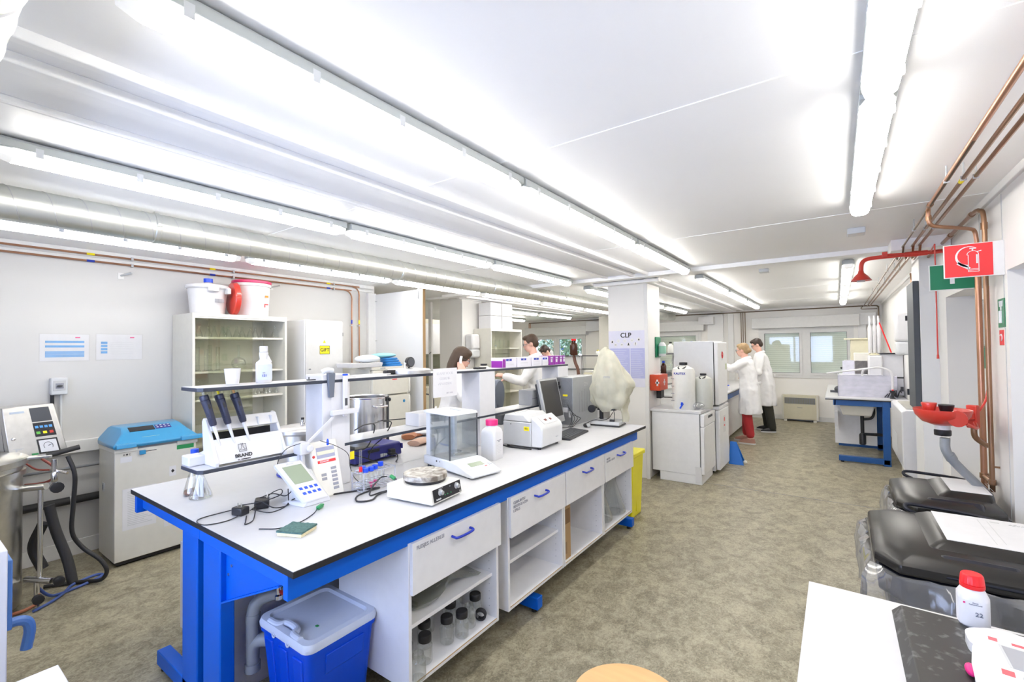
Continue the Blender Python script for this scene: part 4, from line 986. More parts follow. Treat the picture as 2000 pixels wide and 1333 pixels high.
# ---- sponge
t = T('sponge', 'green and yellow scouring sponge on the bench top', 'sponge', (-1.775, 0.992, BZ), 0.42)
P('foam', B().box(-0.055, 0.055, -0.048, 0.048, 0.0, 0.014), SPONGE, t, 0.003)
b = B(); n = 16
vs = []; rs = random.Random(2)
for i in range(n + 1):
    for j in range(n + 1):
        vs.append((-0.0565 + 0.113 * i / n, -0.0495 + 0.099 * j / n, 0.021 + rs.uniform(-0.0012, 0.0012)))
fcs = [(i * (n + 1) + j, (i + 1) * (n + 1) + j, (i + 1) * (n + 1) + j + 1, i * (n + 1) + j + 1) for i in range(n) for j in range(n)]
b.add(vs, fcs).box(-0.0565, 0.0565, -0.0495, 0.0495, 0.0142, 0.0198)
P('scourer', b, SCOUR, t)

# ---- tube rack
t = T('tube_rack', 'clear plastic rack of blue-capped tubes between the meters and the hot plate', 'tube rack', (-2.02, 1.55, BZ), 0.05)
RK = thin_glass('rack_plastic', (0.93, 0.94, 0.98, 1), 0.4, 0.1, 0.12, 0.25, (0.8, 0.82, 0.9, 1))
for z in (0.004, 0.035, 0.095):
    b = B()
    for x in (-0.045, 0.045): b.box(x - 0.003, x + 0.003, -0.10, 0.11, z, z + 0.004)
    for k in range(8): b.box(-0.045, 0.045, -0.10 + 0.03 * k - 0.002, -0.10 + 0.03 * k + 0.002, z, z + 0.004)
    P('grid', b, RK, t)
for x in (-0.045, 0.045):
    for y in (-0.10, 0.11): P('corner_post', B().box(x - 0.003, x + 0.003, y - 0.003, y + 0.003, 0, 0.10), RK, t)
def tubei(x, y, capm, label, h=0.115, liq=None, nm='sample_tube'):
    t = T(nm, label, 'tube', (x, y, BZ + 0.008), group='tubes in the clear rack')
    P('tube_body', B().open_lathe([(0.002, 0), (0.008, 0.018), (0.0135, 0.022) if False else (0.012, 0.024), (0.0125, h - 0.02)], n=16), GLASS, t)
    P('cap', B().lathe([(0.0145, h - 0.022), (0.0145, h - 0.002), (0.013, h)], n=18), capm, t)
    if liq: P('liquid', B().lathe([(0.001, 0.002), (0.008, 0.02), (0.0105, 0.035)], n=14), liq, t)
PINKL = mat('pink_liquid', (0.85, 0.06, 0.30, 1), 0.3)
tubei(-1.985, 1.475, CAPBLUE, 'first blue-capped tube in the clear rack, by the red-topped one', liq=None)
tubei(-1.985, 1.508, CAPBLUE, 'second blue-capped tube in the clear rack', liq=PINKL)
tubei(-2.00, 1.545, CAPBLUE, 'third blue-capped tube in the clear rack, with pink contents', liq=PINKL)
tubei(-2.03, 1.49, CAPBLUE, 'blue-capped tube in the back row of the clear rack')
tubei(-2.03, 1.605, CAPBLUE, 'blue-capped tube standing alone at the right of the clear rack')
t = T('electrode', 'slim glass electrode with red collar standing at the left of the tube rack', 'electrode', (-1.985, 1.445, BZ + 0.01))
P('shaft', B().cyl(0, 0, 0, 0.10, 0.0055), GLASS, t); P('collar', B().cyl(0, 0, 0.10, 0.125, 0.0085), CAPRED, t); P('stem', B().cyl(0, 0, 0.125, 0.21, 0.0065), GLASS, t)
t = T('cable_plug', 'green cable end propped beside the hot plate', 'plug', (-1.925, 1.60, BZ + 0.055), rot=(0.4, 0.5, 0.3))
P('plug_body', B().lathe([(0.008, -0.016), (0.010, -0.01), (0.010, 0.012), (0.007, 0.016)], n=14, axis='x'), GREENP, t)
P('contact', B().lathe([(0.006, 0.016), (0.006, 0.024)], n=12, axis='x'), BLACK, t)

# ---- hot plate
t = T('hot_plate', 'cream laboratory hot plate with a stained round metal top', 'hot plate', (-1.665, 1.594, BZ), 0.10)
P('housing', B().hexa([(-0.15, -0.12, 0.008), (0.13, -0.115, 0.008), (0.13, 0.115, 0.008), (-0.15, 0.12, 0.008)], [(-0.15, -0.12, 0.078), (0.118, -0.115, 0.078), (0.118, 0.115, 0.078), (-0.15, 0.12, 0.078)]), mat('cream_enamel', (0.80, 0.785, 0.73, 1), 0.3), t, 0.006)
P('panel', B().hexa([(0.1305, -0.10, 0.018), (0.1325, -0.10, 0.018), (0.1325, 0.108, 0.018), (0.1305, 0.108, 0.018)], [(0.120, -0.10, 0.074), (0.122, -0.10, 0.074), (0.122, 0.108, 0.074), (0.120, 0.108, 0.074)]), BLACK, t)
for y in (-0.05, 0.075): P('knob', B().lathe([(0.016, 0.12), (0.016, 0.128), (0.011, 0.13), (0.010, 0.142), (0.001, 0.142)], (0, y, 0.053), 20, 'x'), SILVERP, t)
g = B()
for y in (-0.02, 0.0, 0.025): g.sph((0.1305, y, 0.035), 0.003)
P('indicator_lights', g, GREENP, t)
TXT(t, 'heidolph', 0.010, (0.1335, -0.07, 0.028), (PI / 2 - 0.18, 0, PI / 2), PAPER); TXT(t, 'off  1  2  3  4', 0.006, (0.1275, -0.05, 0.072), (PI / 2 - 0.18, 0, PI / 2), LGREY); TXT(t, 'on', 0.007, (0.128, 0.02, 0.066), (PI / 2 - 0.18, 0, PI / 2), LGREY); TXT(t, '1.6', 0.009, (0.1335, 0.095, 0.025), (PI / 2 - 0.18, 0, PI / 2), PAPER)
P('seal_ring', B().lathe([(0.100, 0.078), (0.100, 0.084), (0.102, 0.085), (0.102, 0.092)], (-0.018, 0.012, 0), 40), BLACK, t)
HP = bpy.data.materials.new('stained_metal'); HP.use_nodes = True
nt = HP.node_tree; bs = nt.nodes['Principled BSDF']; tc = nt.nodes.new('ShaderNodeTexCoord'); n1 = nt.nodes.new('ShaderNodeTexNoise'); n1.inputs['Scale'].default_value = 14; n1.inputs['Detail'].default_value = 6; n1.inputs['Distortion'].default_value = 2
cr = nt.nodes.new('ShaderNodeValToRGB'); cr.color_ramp.elements[0].position = 0.35; cr.color_ramp.elements[0].color = (0.20, 0.17, 0.14, 1); cr.color_ramp.elements[1].position = 0.62; cr.color_ramp.elements[1].color = (0.60, 0.58, 0.53, 1)
nt.links.new(tc.outputs['Object'], n1.inputs['Vector']); nt.links.new(n1.outputs['Fac'], cr.inputs[0]); nt.links.new(cr.outputs[0], bs.inputs['Base Color']); bs.inputs['Metallic'].default_value = 0.4; bs.inputs['Roughness'].default_value = 0.45
P('heating_disc', B().lathe([(0.106, 0.092), (0.108, 0.094), (0.108, 0.115), (0.105, 0.118), (0.001, 0.118)], (-0.018, 0.012, 0), 56), HP, t)
t = T('mains_cable', 'thick black cable looping on the bench left of the hot plate', 'cable', (-1.86, 1.60, BZ))
P('cable', B().tube([(-0.01, -0.075, 0.012), (-0.02, -0.13, 0.0055), (0.02, -0.20, 0.0055), (-0.02, -0.25, 0.0055), (-0.09, -0.20, 0.0055), (-0.11, -0.10, 0.006), (-0.10, -0.06, 0.010), (-0.16, -0.14, 0.0055), (-0.22, -0.26, 0.0055), (-0.24, -0.36, 0.0055)], 0.0042, 8), BLACK, t)
P('cable', B().tube([(-0.01, -0.06, 0.014), (-0.04, -0.10, 0.006), (-0.045, -0.16, 0.006), (-0.06, -0.13, 0.04), (-0.085, -0.06, 0.065), (-0.09, -0.02, 0.06)], 0.0038, 8), BLACK, t)

# ---- indigo power supply
t = T('power_supply', 'indigo boxed instrument with black top behind the tube rack', 'instrument', (-2.66, 1.94, BZ), 0.0)
P('case', B().hexa([(-0.14, -0.19, 0.012), (0.20, -0.19, 0.012), (0.20, 0.19, 0.012), (-0.14, 0.19, 0.012)], [(-0.13, -0.18, 0.10), (0.19, -0.18, 0.10), (0.19, 0.185, 0.10), (-0.13, 0.185, 0.10)]), INDIGO, t, 0.012)
P('top_cover', B().hexa([(-0.13, -0.18, 0.10), (0.185, -0.18, 0.10), (0.185, 0.02, 0.10), (-0.13, 0.02, 0.10)], [(-0.12, -0.17, 0.118), (0.17, -0.17, 0.118), (0.17, 0.01, 0.104), (-0.12, 0.01, 0.104)]), BLACK, t, 0.004)
P('vent_slots', B().box(0.191, 0.197, -0.09, 0.0, 0.065, 0.085), BLACK, t)
P('power_socket', B().box(0.193, 0.225, 0.07, 0.11, 0.025, 0.065), BLACK, t, 0.003)
P('connector', B().lathe([(0.008, 0.19), (0.008, 0.203)], (0, 0.05, 0.035), 12, 'x').box(0.19, 0.203, 0.005, 0.025, 0.025, 0.045).box(0.19, 0.203, 0.03, 0.038, 0.025, 0.045), LGREY, t)
P('side_knob', B().box(0.17, 0.20, 0.186, 0.196, 0.05, 0.085), INDIGO, t, 0.003)
P('feet', B().cyl(0.16, -0.15, 0, 0.014, 0.012).cyl(0.16, 0.15, 0, 0.014, 0.012).cyl(-0.1, -0.15, 0, 0.014, 0.012).cyl(-0.1, 0.15, 0, 0.014, 0.012), RUBBER, t)
t = T('instrument_cables', 'black cables hanging over the lower shelf onto the indigo instrument', 'cable', (-2.43, 1.80, BZ))
for pts in ([(0.12, -0.16, 0.26), (0.135, -0.10, 0.285), (0.14, -0.03, 0.27), (0.09, -0.05, 0.14), (0.0, -0.10, 0.10), (0.03, -0.02, 0.06), (0.09, 0.03, 0.03), (0.13, 0.05, 0.01)],
            [(0.12, 0.05, 0.285), (0.135, 0.10, 0.27), (0.13, 0.04, 0.19), (0.08, 0.0, 0.13), (0.04, 0.0, 0.05), (0.06, 0.06, 0.02), (0.10, 0.09, 0.008)],
            [(-0.02, 0.19, 0.045), (0.02, 0.23, 0.04), (0.04, 0.23, 0.012), (0.08, 0.18, 0.006)],
            [(0.11, -0.02, 0.28), (0.05, 0.08, 0.275), (-0.05, 0.16, 0.26), (0.05, 0.36, 0.26), (0.04, 0.46, 0.245), (0.03, 0.50, 0.235)]):
    P('cable', B().tube(pts, 0.0036, 7), BLACK, t)
t = T('yellow_tag', 'small yellow tag hanging under the lower shelf by the first post', 'tag', (-2.22, 1.56, BZ + 0.12))
P('tag', B().box(0.0, 0.006, -0.02, 0.012, 0, 0.045), TAGY, t, 0.003)
# gloves
def glove(loc, rz, m, label):
    t = T('work_glove', label, 'glove', loc, rz, group='leather gloves on the far bench half')
    b = B()
    b.loft([[(x, 0.06 * math.cos(a) * s, 0.022 + 0.020 * math.sin(a) * s2) for a in [2 * PI * k / 14 for k in range(14)]] for x, s, s2 in ((-0.13, 0.9, 1.05), (-0.05, 1.1, 1.0), (0.02, 0.95, 0.9), (0.05, 0.8, 0.7))])
    P('palm', b, m, t)
    for k in range(4): P('finger', B().tube([(0.03, -0.035 + 0.023 * k, 0.018), (0.08, -0.04 + 0.025 * k, 0.016), (0.12, -0.045 + 0.027 * k, 0.012)], 0.012, 10), m, t)
    P('thumb', B().tube([(-0.02, -0.05, 0.016), (0.02, -0.085, 0.014), (0.05, -0.095, 0.012)], 0.012, 10), m, t)
glove((-2.93, 2.62, BZ), 2.3, GLOVE1, 'orange-brown leather glove behind the lower shelf')
glove((-2.66, 2.50, BZ), 1.9, GLOVE2, 'tan leather glove behind the lower shelf, nearer the balance')
L(P('wiping_cloth', B().sph((-2.92, 2.80, BZ + 0.03), (0.12, 0.14, 0.028), 20, 8), PAPER), 'white crumpled cloth lying behind the tan glove', 'cloth')

# ---- analytical balance
t = T('analytical_balance', 'white analytical balance with a glass draught box', 'balance', (-1.905, 2.075, BZ), -0.17)
BAL = mat('balance_white', (0.74, 0.76, 0.78, 1), 0.35)
prof = [(-0.20, 0.02), (0.27, 0.006), (0.285, 0.02), (0.14, 0.068), (0.09, 0.075), (-0.20, 0.075)]
P('base', B().prism(prof, 'y', -0.105, 0.115), BAL, t, 0.008)
fb = face_frame(math.radians(17.5), (0.265, 0.005, 0.0265))
P('display', slab(fb, -0.05, 0.05, 0.075, 0.115, 0.0, 0.0025), LCD, t)
P('key', slab(fb, -0.095, -0.065, 0.05, 0.07, 0.0, 0.003), PLASTG, t, 0.001)
P('key', slab(fb, 0.075, 0.098, 0.06, 0.085, 0.0, 0.003), mat('key_dark_white', (0.5, 0.52, 0.56, 1), 0.4), t, 0.001)
TXT(t, 'A&D', 0.010, fb(0.045, 0.055, 0.003), (math.radians(17.5), 0, PI / 2), CAPRED)
for y in (-0.095, 0.085): P('rear_pillar', B().box(-0.185, -0.13, y, y + 0.022, 0.075, 0.335), BAL, t, 0.003)
P('rear_column', B().box(-0.185, -0.15, -0.09, 0.10, 0.075, 0.335), mat('balance_pale_blue', (0.60, 0.65, 0.72, 1), 0.3), t)
P('roof', B().hexa([(-0.20, -0.105, 0.335), (0.075, -0.105, 0.335), (0.075, 0.112, 0.335), (-0.20, 0.112, 0.335)], [(-0.20, -0.10, 0.352), (0.065, -0.10, 0.352), (0.065, 0.105, 0.352), (-0.20, 0.105, 0.352)]), BAL, t, 0.004)
P('roof_handle', B().box(-0.09, 0.0, 0.02, 0.04, 0.352, 0.358), PLASTG, t, 0.002)
P('side_glass', B().box(-0.13, 0.066, -0.103, -0.100, 0.076, 0.335), GLASS, t)
P('side_glass', B().box(-0.13, 0.066, 0.106, 0.109, 0.076, 0.335), GLASS, t)
P('front_glass', B().box(0.066, 0.070, -0.1, 0.106, 0.076, 0.335), GLASS, t)
P('glass_edge', B().box(0.064, 0.072, -0.106, -0.099, 0.076, 0.335).box(0.066, 0.071, 0.103, 0.110, 0.076, 0.335), DGREY, t)
P('weighing_pan', B().lathe([(0.040, 0.098), (0.046, 0.10), (0.046, 0.104), (0.001, 0.104)], (-0.02, 0.0, 0), 32).cyl(-0.02, 0, 0.076, 0.1, 0.006), STEELG, t)
P('pan_shield', B().lathe([(0.065, 0.076), (0.065, 0.079), (0.001, 0.079)], (-0.02, 0.0, 0), 32), STEEL, t)
P('floor_plate', B().box(-0.13, 0.064, -0.098, 0.104, 0.0755, 0.077), LGREY, t)
P('foot', B().cyl(0.22, -0.08, -0.0, 0.012, 0.012).cyl(0.22, 0.09, 0, 0.012, 0.012).cyl(-0.17, 0.09, 0, 0.022, 0.012).cyl(-0.17, -0.08, 0, 0.022, 0.012), DGREY, t)
P('level_mark', B().lathe([(0.006, -0.1055), (0.006, -0.107)], (-0.06, 0, 0.055), 12, 'y').lathe([(0.003, -0.1055), (0.003, -0.107)], (-0.03, 0, 0.055), 12, 'y'), DGREY, t)
t = T('white_box', 'low white carton on the lower shelf behind the balance', 'box', (-2.30, 2.22, SH1))
P('carton', B().box(-0.07, 0.06, -0.14, 0.12, 0, 0.085), PAPER, t, 0.003)

# ---- pink capped bottle
t = T('powder_bottle', 'white square-shouldered bottle with magenta cap beside the balance', 'bottle', (-1.885, 2.40, BZ), 0.1)
t.scale = (1.08, 1.08, 1.12)
b = B()
b.loft([rrect(0.050, 0.050, 0.014, 0.0), rrect(0.053, 0.053, 0.016, 0.006), rrect(0.053, 0.053, 0.016, 0.155), rrect(0.048, 0.048, 0.02, 0.175), rrect(0.036, 0.036, 0.034, 0.19), rrect(0.034, 0.034, 0.033, 0.20)])
P('body', b, PLASTW, t)
P('cap', B().lathe([(0.038, 0.198), (0.038, 0.228), (0.036, 0.231)], n=32), PINK, t)
P('paper_label', B().box(0.0532, 0.0538, -0.036, 0.038, 0.03, 0.125), PAPER, t)
TXT(t, 'Natriumchloride\nzuiver', 0.007, (0.0542, -0.005, 0.11), '+x', GINK)
pl = B()
for k in range(6): pl.box(0.0539, 0.0541, -0.03, 0.02 + 0.01 * (k % 2), 0.04 + 0.009 * k, 0.0415 + 0.009 * k)
P('print_lines', pl, LGREY, t)

# ---- centrifuge
t = T('centrifuge', 'silver box-shaped bench centrifuge with yellow tag in front of the monitor', 'centrifuge', (-1.935, 2.92, BZ), 0.03)
SIL = mat('centrifuge_silver', (0.58, 0.59, 0.60, 1), 0.33, 0.25)
P('body', B().box(-0.13, 0.115, -0.155, 0.155, 0.014, 0.19), SIL, t, 0.006)
P('lid', B().hexa([(-0.13, -0.155, 0.193), (0.105, -0.155, 0.193), (0.105, 0.155, 0.193), (-0.13, 0.155, 0.193)], [(-0.12, -0.145, 0.238), (0.045, -0.145, 0.243), (0.045, 0.145, 0.243), (-0.12, 0.145, 0.238)]), SIL, t, 0.006)
P('front_nose', B().prism([(0.116, 0.014), (0.205, 0.02), (0.212, 0.14), (0.20, 0.17), (0.116, 0.232)], 'y', -0.155, 0.155), mat('centrifuge_light', (0.66, 0.67, 0.68, 1), 0.35, 0.1), t, 0.008)
fc = face_frame(math.radians(36), (0.2, 0, 0.1725))
P('control_panel', slab(fc, -0.09, 0.11, 0.01, 0.085, 0.0, 0.002), PLASTW, t)
P('display', slab(fc, -0.045, -0.012, 0.035, 0.055, 0.002, 0.003), mat('display_red_dark', (0.12, 0.015, 0.01, 1), 0.3), t)
P('display', slab(fc, 0.03, 0.055, 0.035, 0.055, 0.002, 0.003), MATS['display_red_dark'], t)
P('lid_vent', B().box(-0.08, -0.06, -0.08, 0.08, 0.240, 0.2435), PLASTG, t)
P('yellow_tag', B().box(0.055, 0.1, -0.1565, -0.1555, 0.13, 0.16), TAGY, t)
TXT(t, '021', 0.018, (0.078, -0.157, 0.145), '-y', INK)
TXT(t, 'SIGMA', 0.014, (0.2125, 0.06, 0.07), '+x', PLASTG)
P('foot', B().cyl(-0.1, -0.13, 0, 0.016, 0.012).cyl(0.17, -0.13, 0, 0.016, 0.012).cyl(0.17, 0.13, 0, 0.016, 0.012).cyl(-0.1, 0.13, 0, 0.016, 0.012), BLACK, t)
P('side_screw', B().lathe([(0.004, -0.157), (0.004, -0.155)], (-0.06, 0, 0.17), 10, 'y'), DGREY, t)
t = T('centrifuge_cable', 'black cable lying along the left foot of the silver centrifuge', 'cable', (-1.93, 2.75, BZ))
P('cable', B().tube([(-0.16, 0.02, 0.006), (-0.06, -0.015, 0.006), (0.05, -0.012, 0.006), (0.13, 0.0, 0.006)], 0.0045, 8), BLACK, t)

# ---- monitor, turned sideways
t = T('monitor', 'flat monitor in a silver frame, tilted back, facing the aisle', 'monitor', (-2.10, 3.575, BZ), 0.06)
t.scale = (1.08, 1.08, 1.1)
fm = face_frame(math.radians(78), (0.03, 0.0, 0.05))
fm2 = lambda u, v, n: (fm(u, v, n)[0] + 0.0, fm(u, v, n)[1] + 0.0, fm(u, v, n)[2])
P('frame', slab(fm, -0.16, 0.17, 0.0, 0.375, -0.03, 0.0), SILVERP, t, 0.006)
P('back_shell', slab(fm, -0.14, 0.15, 0.03, 0.345, -0.06, -0.03), DGREY, t, 0.01)
P('screen', slab(fm, -0.143, 0.153, 0.052, 0.358, 0.0, 0.0012), SCREEN, t)
P('stand_neck', B().box(-0.09, -0.05, -0.04, 0.04, 0.01, 0.16), BLACK, t, 0.005)
P('stand_base', B().lathe([(0.12, 0), (0.12, 0.008), (0.10, 0.014), (0.001, 0.016)], (-0.05, 0, 0), 32), BLACK, t)
# ---- computer tower
t = T('computer_tower', 'grey computer tower standing beside the monitor, its back to the camera', 'computer', (-2.145, 4.10, BZ), 0.0)
TW = mat('tower_grey', (0.40, 0.415, 0.43, 1), 0.35, 0.3)
P('case', B().box(-0.10, 0.105, -0.26, 0.28, 0.0, 0.452), TW, t, 0.003)
P('front_bezel', B().box(-0.10, 0.108, 0.28, 0.305, 0.11, 0.445), BLACK, t, 0.004)
P('rear_plate', B().box(-0.095, 0.10, -0.262, -0.2605, 0.005, 0.445), mat('rear_plate_grey', (0.26, 0.27, 0.29, 1), 0.4, 0.4), t)
P('fan_grille', B().lathe([(0.055, -0.264), (0.055, -0.2622)], (0.02, 0, 0.375), 28, 'y').torus((0.03, -0.264, 0.21), 0.042, 0.003, 'y').torus((0.03, -0.264, 0.21), 0.028, 0.003, 'y').torus((0.03, -0.264, 0.21), 0.014, 0.003, 'y'), MGREY, t)
P('power_plug', B().box(-0.07, -0.02, -0.30, -0.262, 0.345, 0.375).box(-0.055, -0.035, -0.29, -0.262, 0.375, 0.41), BLACK, t, 0.004)
P('yellow_sticker', B().box(0.0, 0.05, -0.2635, -0.2625, 0.272, 0.29), TAGY, t)
P('white_sticker', B().box(0.0, 0.05, -0.2635, -0.2625, 0.12, 0.165).box(0.06, 0.088, -0.2635, -0.2625, 0.075, 0.135), PAPER, t)
r = B()
for k in range(6): r.box(0.105, 0.108, -0.13 + 0.055 * k, -0.122 + 0.055 * k, 0.11, 0.30 + 0.015 * (k % 3))
P('pressed_ribs', r, TW, t, 0.001)
TXT(t, 'ZEN', 0.05, (0.1055, 0.02, 0.375), '+x', LGREY)
t = T('monitor_cables', 'bundle of black cables between the monitor and the computer tower', 'cable', (-2.05, 3.78, BZ))
for k in range(4):
    o_ = 0.015 * k
    P('cable', B().tube([(-0.03 + o_, 0.03, 0.20 - 2 * o_), (0.0 + 1.4 * o_, 0.02 + o_, 0.13 - o_), (0.015 + 1.5 * o_, 0.02 + o_, 0.07), (0.01 + 1.2 * o_, 0.01, 0.025 + 0.003 * k), (0.02 + o_, -0.06, 0.006 + 0.002 * k), (-0.03, -0.14, 0.006)], 0.0026, 7), BLACK, t)
# ---- keyboard
t = T('keyboard', 'black keyboard lying by the front edge of the bench', 'keyboard', (-1.835, 3.40, BZ), 0.12)
P('base', B().hexa([(-0.085, -0.22, 0), (0.085, -0.22, 0), (0.085, 0.22, 0), (-0.085, 0.22, 0)], [(-0.082, -0.218, 0.026), (0.083, -0.218, 0.014), (0.083, 0.218, 0.014), (-0.082, 0.218, 0.026)]), BLACK, t, 0.003)
kk = P('keys', B().box(0, 0.0001, 0, 0.0001, 0.01, 0.0101), DGREY, t, kind='stuff')
b = B()
for i in range(6):
    for j in range(20):
        x = -0.066 + 0.0235 * i; y = -0.205 + 0.0208 * j; z = 0.0245 - (x + 0.08) * 0.072
        b.box(x - 0.009, x + 0.009, y - 0.0085, y + 0.0085, z - 0.004, z + 0.004)
bpy.data.objects.remove(kk); P('keys', b, DGREY, t, kind='stuff', label='rows of dark grey keys')
t = T('computer_mouse', 'black and silver computer mouse behind the keyboard', 'mouse', (-1.90, 3.84, BZ), 0.5)
P('shell', B().sph((0, 0, 0.016), (0.032, 0.055, 0.020), 20, 10), BLACK, t); P('silver_back', B().sph((0.012, -0.028, 0.020), (0.022, 0.030, 0.020), 18, 10), SILVERP, t)
P('cord', B().tube([(0, 0.05, 0.012), (0.02, 0.12, 0.02), (0.06, 0.20, 0.03), (0.10, 0.25, 0.02), (0.14, 0.30, 0.05)], 0.002, 6), BLACK, t)

# ---- covered microscope
t = T('microscope', 'microscope under a translucent cream dust cover at the far end of the bench', 'microscope', (-1.785, 4.06, BZ), 0.1)
P('base', B().hexa([(-0.14, -0.11, 0.012), (0.14, -0.11, 0.012), (0.14, 0.09, 0.012), (-0.14, 0.09, 0.012)], [(-0.13, -0.09, 0.05), (0.135, -0.10, 0.045), (0.135, 0.08, 0.05), (-0.13, 0.08, 0.05)]), LGREY, t, 0.006)
P('base_rubber', B().box(-0.145, 0.145, -0.115, 0.095, 0.0, 0.013), BLACK, t, 0.003)
P('arm', B().tube([(-0.07, 0.02, 0.04), (-0.07, 0.02, 0.16), (-0.06, 0.02, 0.36), (-0.02, 0.02, 0.42), (0.06, 0.05, 0.40)], 0.020, 12), BLACK, t)
P('focus_knob', B().lathe([(0.001, -0.14), (0.033, -0.14), (0.036, -0.135), (0.036, -0.115), (0.012, -0.112), (0.012, 0.02)], (-0.115, 0, 0.16), 28, 'y'), BLACK, t)
P('head', B().box(0.0, 0.09, -0.02, 0.07, 0.30, 0.40).rod((0.04, 0.03, 0.36), (0.17, 0.10, 0.385), 0.022).rod((0.02, 0.0, 0.30), (0.02, 0.0, 0.20), 0.02), BLACK, t, 0.006)
P('stage', B().box(-0.08, 0.09, -0.07, 0.07, 0.145, 0.158), BLACK, t)
P('lamp_plug', B().box(0.045, 0.09, -0.10, -0.07, 0.045, 0.065), BLACK, t, 0.004)
rs = random.Random(11); rings = []
N = 40
lev = [(0.735, 0.012, 0.012, 0.0, 0.0), (0.715, 0.035, 0.03, 0.0, 0.0), (0.66, 0.075, 0.07, 0.0, 0.0), (0.58, 0.12, 0.105, 0.01, 0.0), (0.50, 0.155, 0.13, 0.02, 0.01), (0.43, 0.185, 0.15, 0.02, 0.015), (0.37, 0.205, 0.16, 0.025, 0.02), (0.30, 0.20, 0.155, 0.02, 0.02), (0.23, 0.175, 0.14, 0.015, 0.02), (0.17, 0.14, 0.12, 0.02, 0.02), (0.135, 0.10, 0.10, 0.03, 0.02)]
ph = [rs.uniform(0, 6.28) for _ in range(6)]
for i, (z, rx, ry, ox, oy) in enumerate(lev):
    ring = []
    for k in range(N):
        a = 2 * PI * k / N
        w = 1 + 0.05 * math.sin(5 * a + ph[0] + z * 7) + 0.045 * math.sin(9 * a + ph[1] - z * 9) + 0.018 * math.sin(14 * a + ph[2] + z * 15)
        bulge = 0.02 * max(0, math.cos(a - 0.3)) * (1 if 0.34 < z < 0.45 else 0)
        ring.append((ox + (rx * w + bulge) * math.cos(a), oy + ry * w * math.sin(a), z + 0.010 * math.sin(3 * a + i)))
    rings.append(ring)
cv = B().loft(rings, cap=False)
cv.add([rings[0][k] for k in range(N)], [tuple(range(N))])
# a flap hangs lower at the aisle side
cv.loft([[(0.12 + 0.06 * math.cos(a), 0.05 + (0.11 - 0.2 * (0.26 - z)) * math.sin(a), z) for a in [-1.5 + 3.0 * k / 12 for k in range(13)]] for z in (0.26, 0.18, 0.10, 0.03)], cap=False)
co = P('dust_cover', cv, COVERT, t)
md = co.modifiers.new('s', 'SUBSURF'); md.levels = 1; md.render_levels = 1
tx = bpy.data.textures.new('crumple', 'CLOUDS'); tx.noise_scale = 0.11
dm = co.modifiers.new('crumple', 'DISPLACE'); dm.texture = tx; dm.strength = 0.075; dm.mid_level = 0.5; dm.texture_coords = 'LOCAL'
TXT(t, 'ZEISS', 0.026, (0.04, -0.150, 0.46), (PI / 2, 0, 0.25), GINK)
t = T('lamp_cable', 'black cable looping over the microscope base', 'cable', (-1.86, 3.95, BZ))
P('cable', B().tube([(-0.10, -0.06, 0.006), (-0.05, -0.01, 0.04), (0.0, 0.0, 0.055), (0.06, -0.01, 0.055), (0.12, 0.02, 0.075), (0.15, 0.05, 0.13)], 0.0032, 7), BLACK, t)
P('cable', B().tube([(0.17, 0.03, 0.062), (0.165, 0.05, 0.10), (0.15, 0.07, 0.15)], 0.0032, 7), BLACK, t)

# ---- upper shelf: cartons and phone
def carton(y0, y1, h, m, label, group, acc=None, txt=None):
    t = T('glove_box', label, 'box', (-2.29, (y0 + y1) / 2, SH2), group=group)
    w = (y1 - y0) / 2 - 0.003
    P('carton', B().box(-0.06, 0.06, -w, w, 0, h), m, t, 0.002)
    if acc: P('printed_panel', B().box(0.0602, 0.0608, -w, -w + 0.04, 0.002, h - 0.012).box(-0.058, 0.058, -w - 0.0006, -w - 0.0001, 0.002, h * 0.7), acc, t)
    return t
PW = mat('carton_white', (0.74, 0.73, 0.80, 1), 0.5)
for k, (y0, y1, lab) in enumerate(((2.99, 3.19, 'white and purple glove carton at the left end of the row on the upper shelf'), (3.20, 3.42, 'white glove carton with a blue tab, second in the row on the shelf'),
                                   (3.43, 3.60, 'white glove carton with a blue tab, third in the row on the shelf'), (3.61, 3.72, 'white glove carton, last white one before the purple cartons'))):
    t = carton(y0, y1, 0.082, PW, lab, 'cartons on the upper shelf', PURPLE if k == 0 else None)
    P('blue_tab', B().box(0.0604, 0.061, -0.05, 0.03, 0.055, 0.072), HANDLE, t, 0.001)
    TXT(t, 'nitril', 0.012, (0.0616, -0.01, 0.0635), '+x', PAPER)
    g_ = B()
    for j in range(3): g_.box(0.0604, 0.0608, -0.06, 0.06, 0.012 + 0.011 * j, 0.014 + 0.011 * j)
    P('print_lines', g_, LGREY, t)
for k, (y0, y1, lab) in enumerate(((3.73, 3.83, 'first purple carton of the row on the upper shelf'), (3.83, 3.92, 'second purple carton of the row'), (3.92, 4.00, 'third purple carton of the row'), (4.00, 4.045, 'last purple carton at the shelf end'))):
    t = carton(y0, y1, 0.086, PURPLE, lab, 'cartons on the upper shelf')
    P('white_sticker', B().box(0.0604, 0.061, -0.018, 0.012, 0.025, 0.055), PAPER, t)
    P('pale_band', B().box(0.0604, 0.061, -0.02, 0.02, 0.062, 0.074), LILAC, t)
t = T('telephone', 'small black device lying on the upper shelf left of the glove cartons', 'phone', (-2.28, 2.76, SH2), 0.1)
P('body', B().box(-0.025, 0.025, -0.06, 0.06, 0, 0.016), BLACK, t, 0.006); P('keys', B().box(-0.015, 0.015, -0.05, 0.0, 0.016, 0.0175), DGREY, t)
L(P('loose_papers', B().box(-2.36, -2.24, 1.60, 1.82, SH2, SH2 + 0.006).box(-2.34, -2.25, 1.64, 1.86, SH2 + 0.006, SH2 + 0.010), PAPER), 'few loose papers on the upper shelf right of the first post', 'papers')

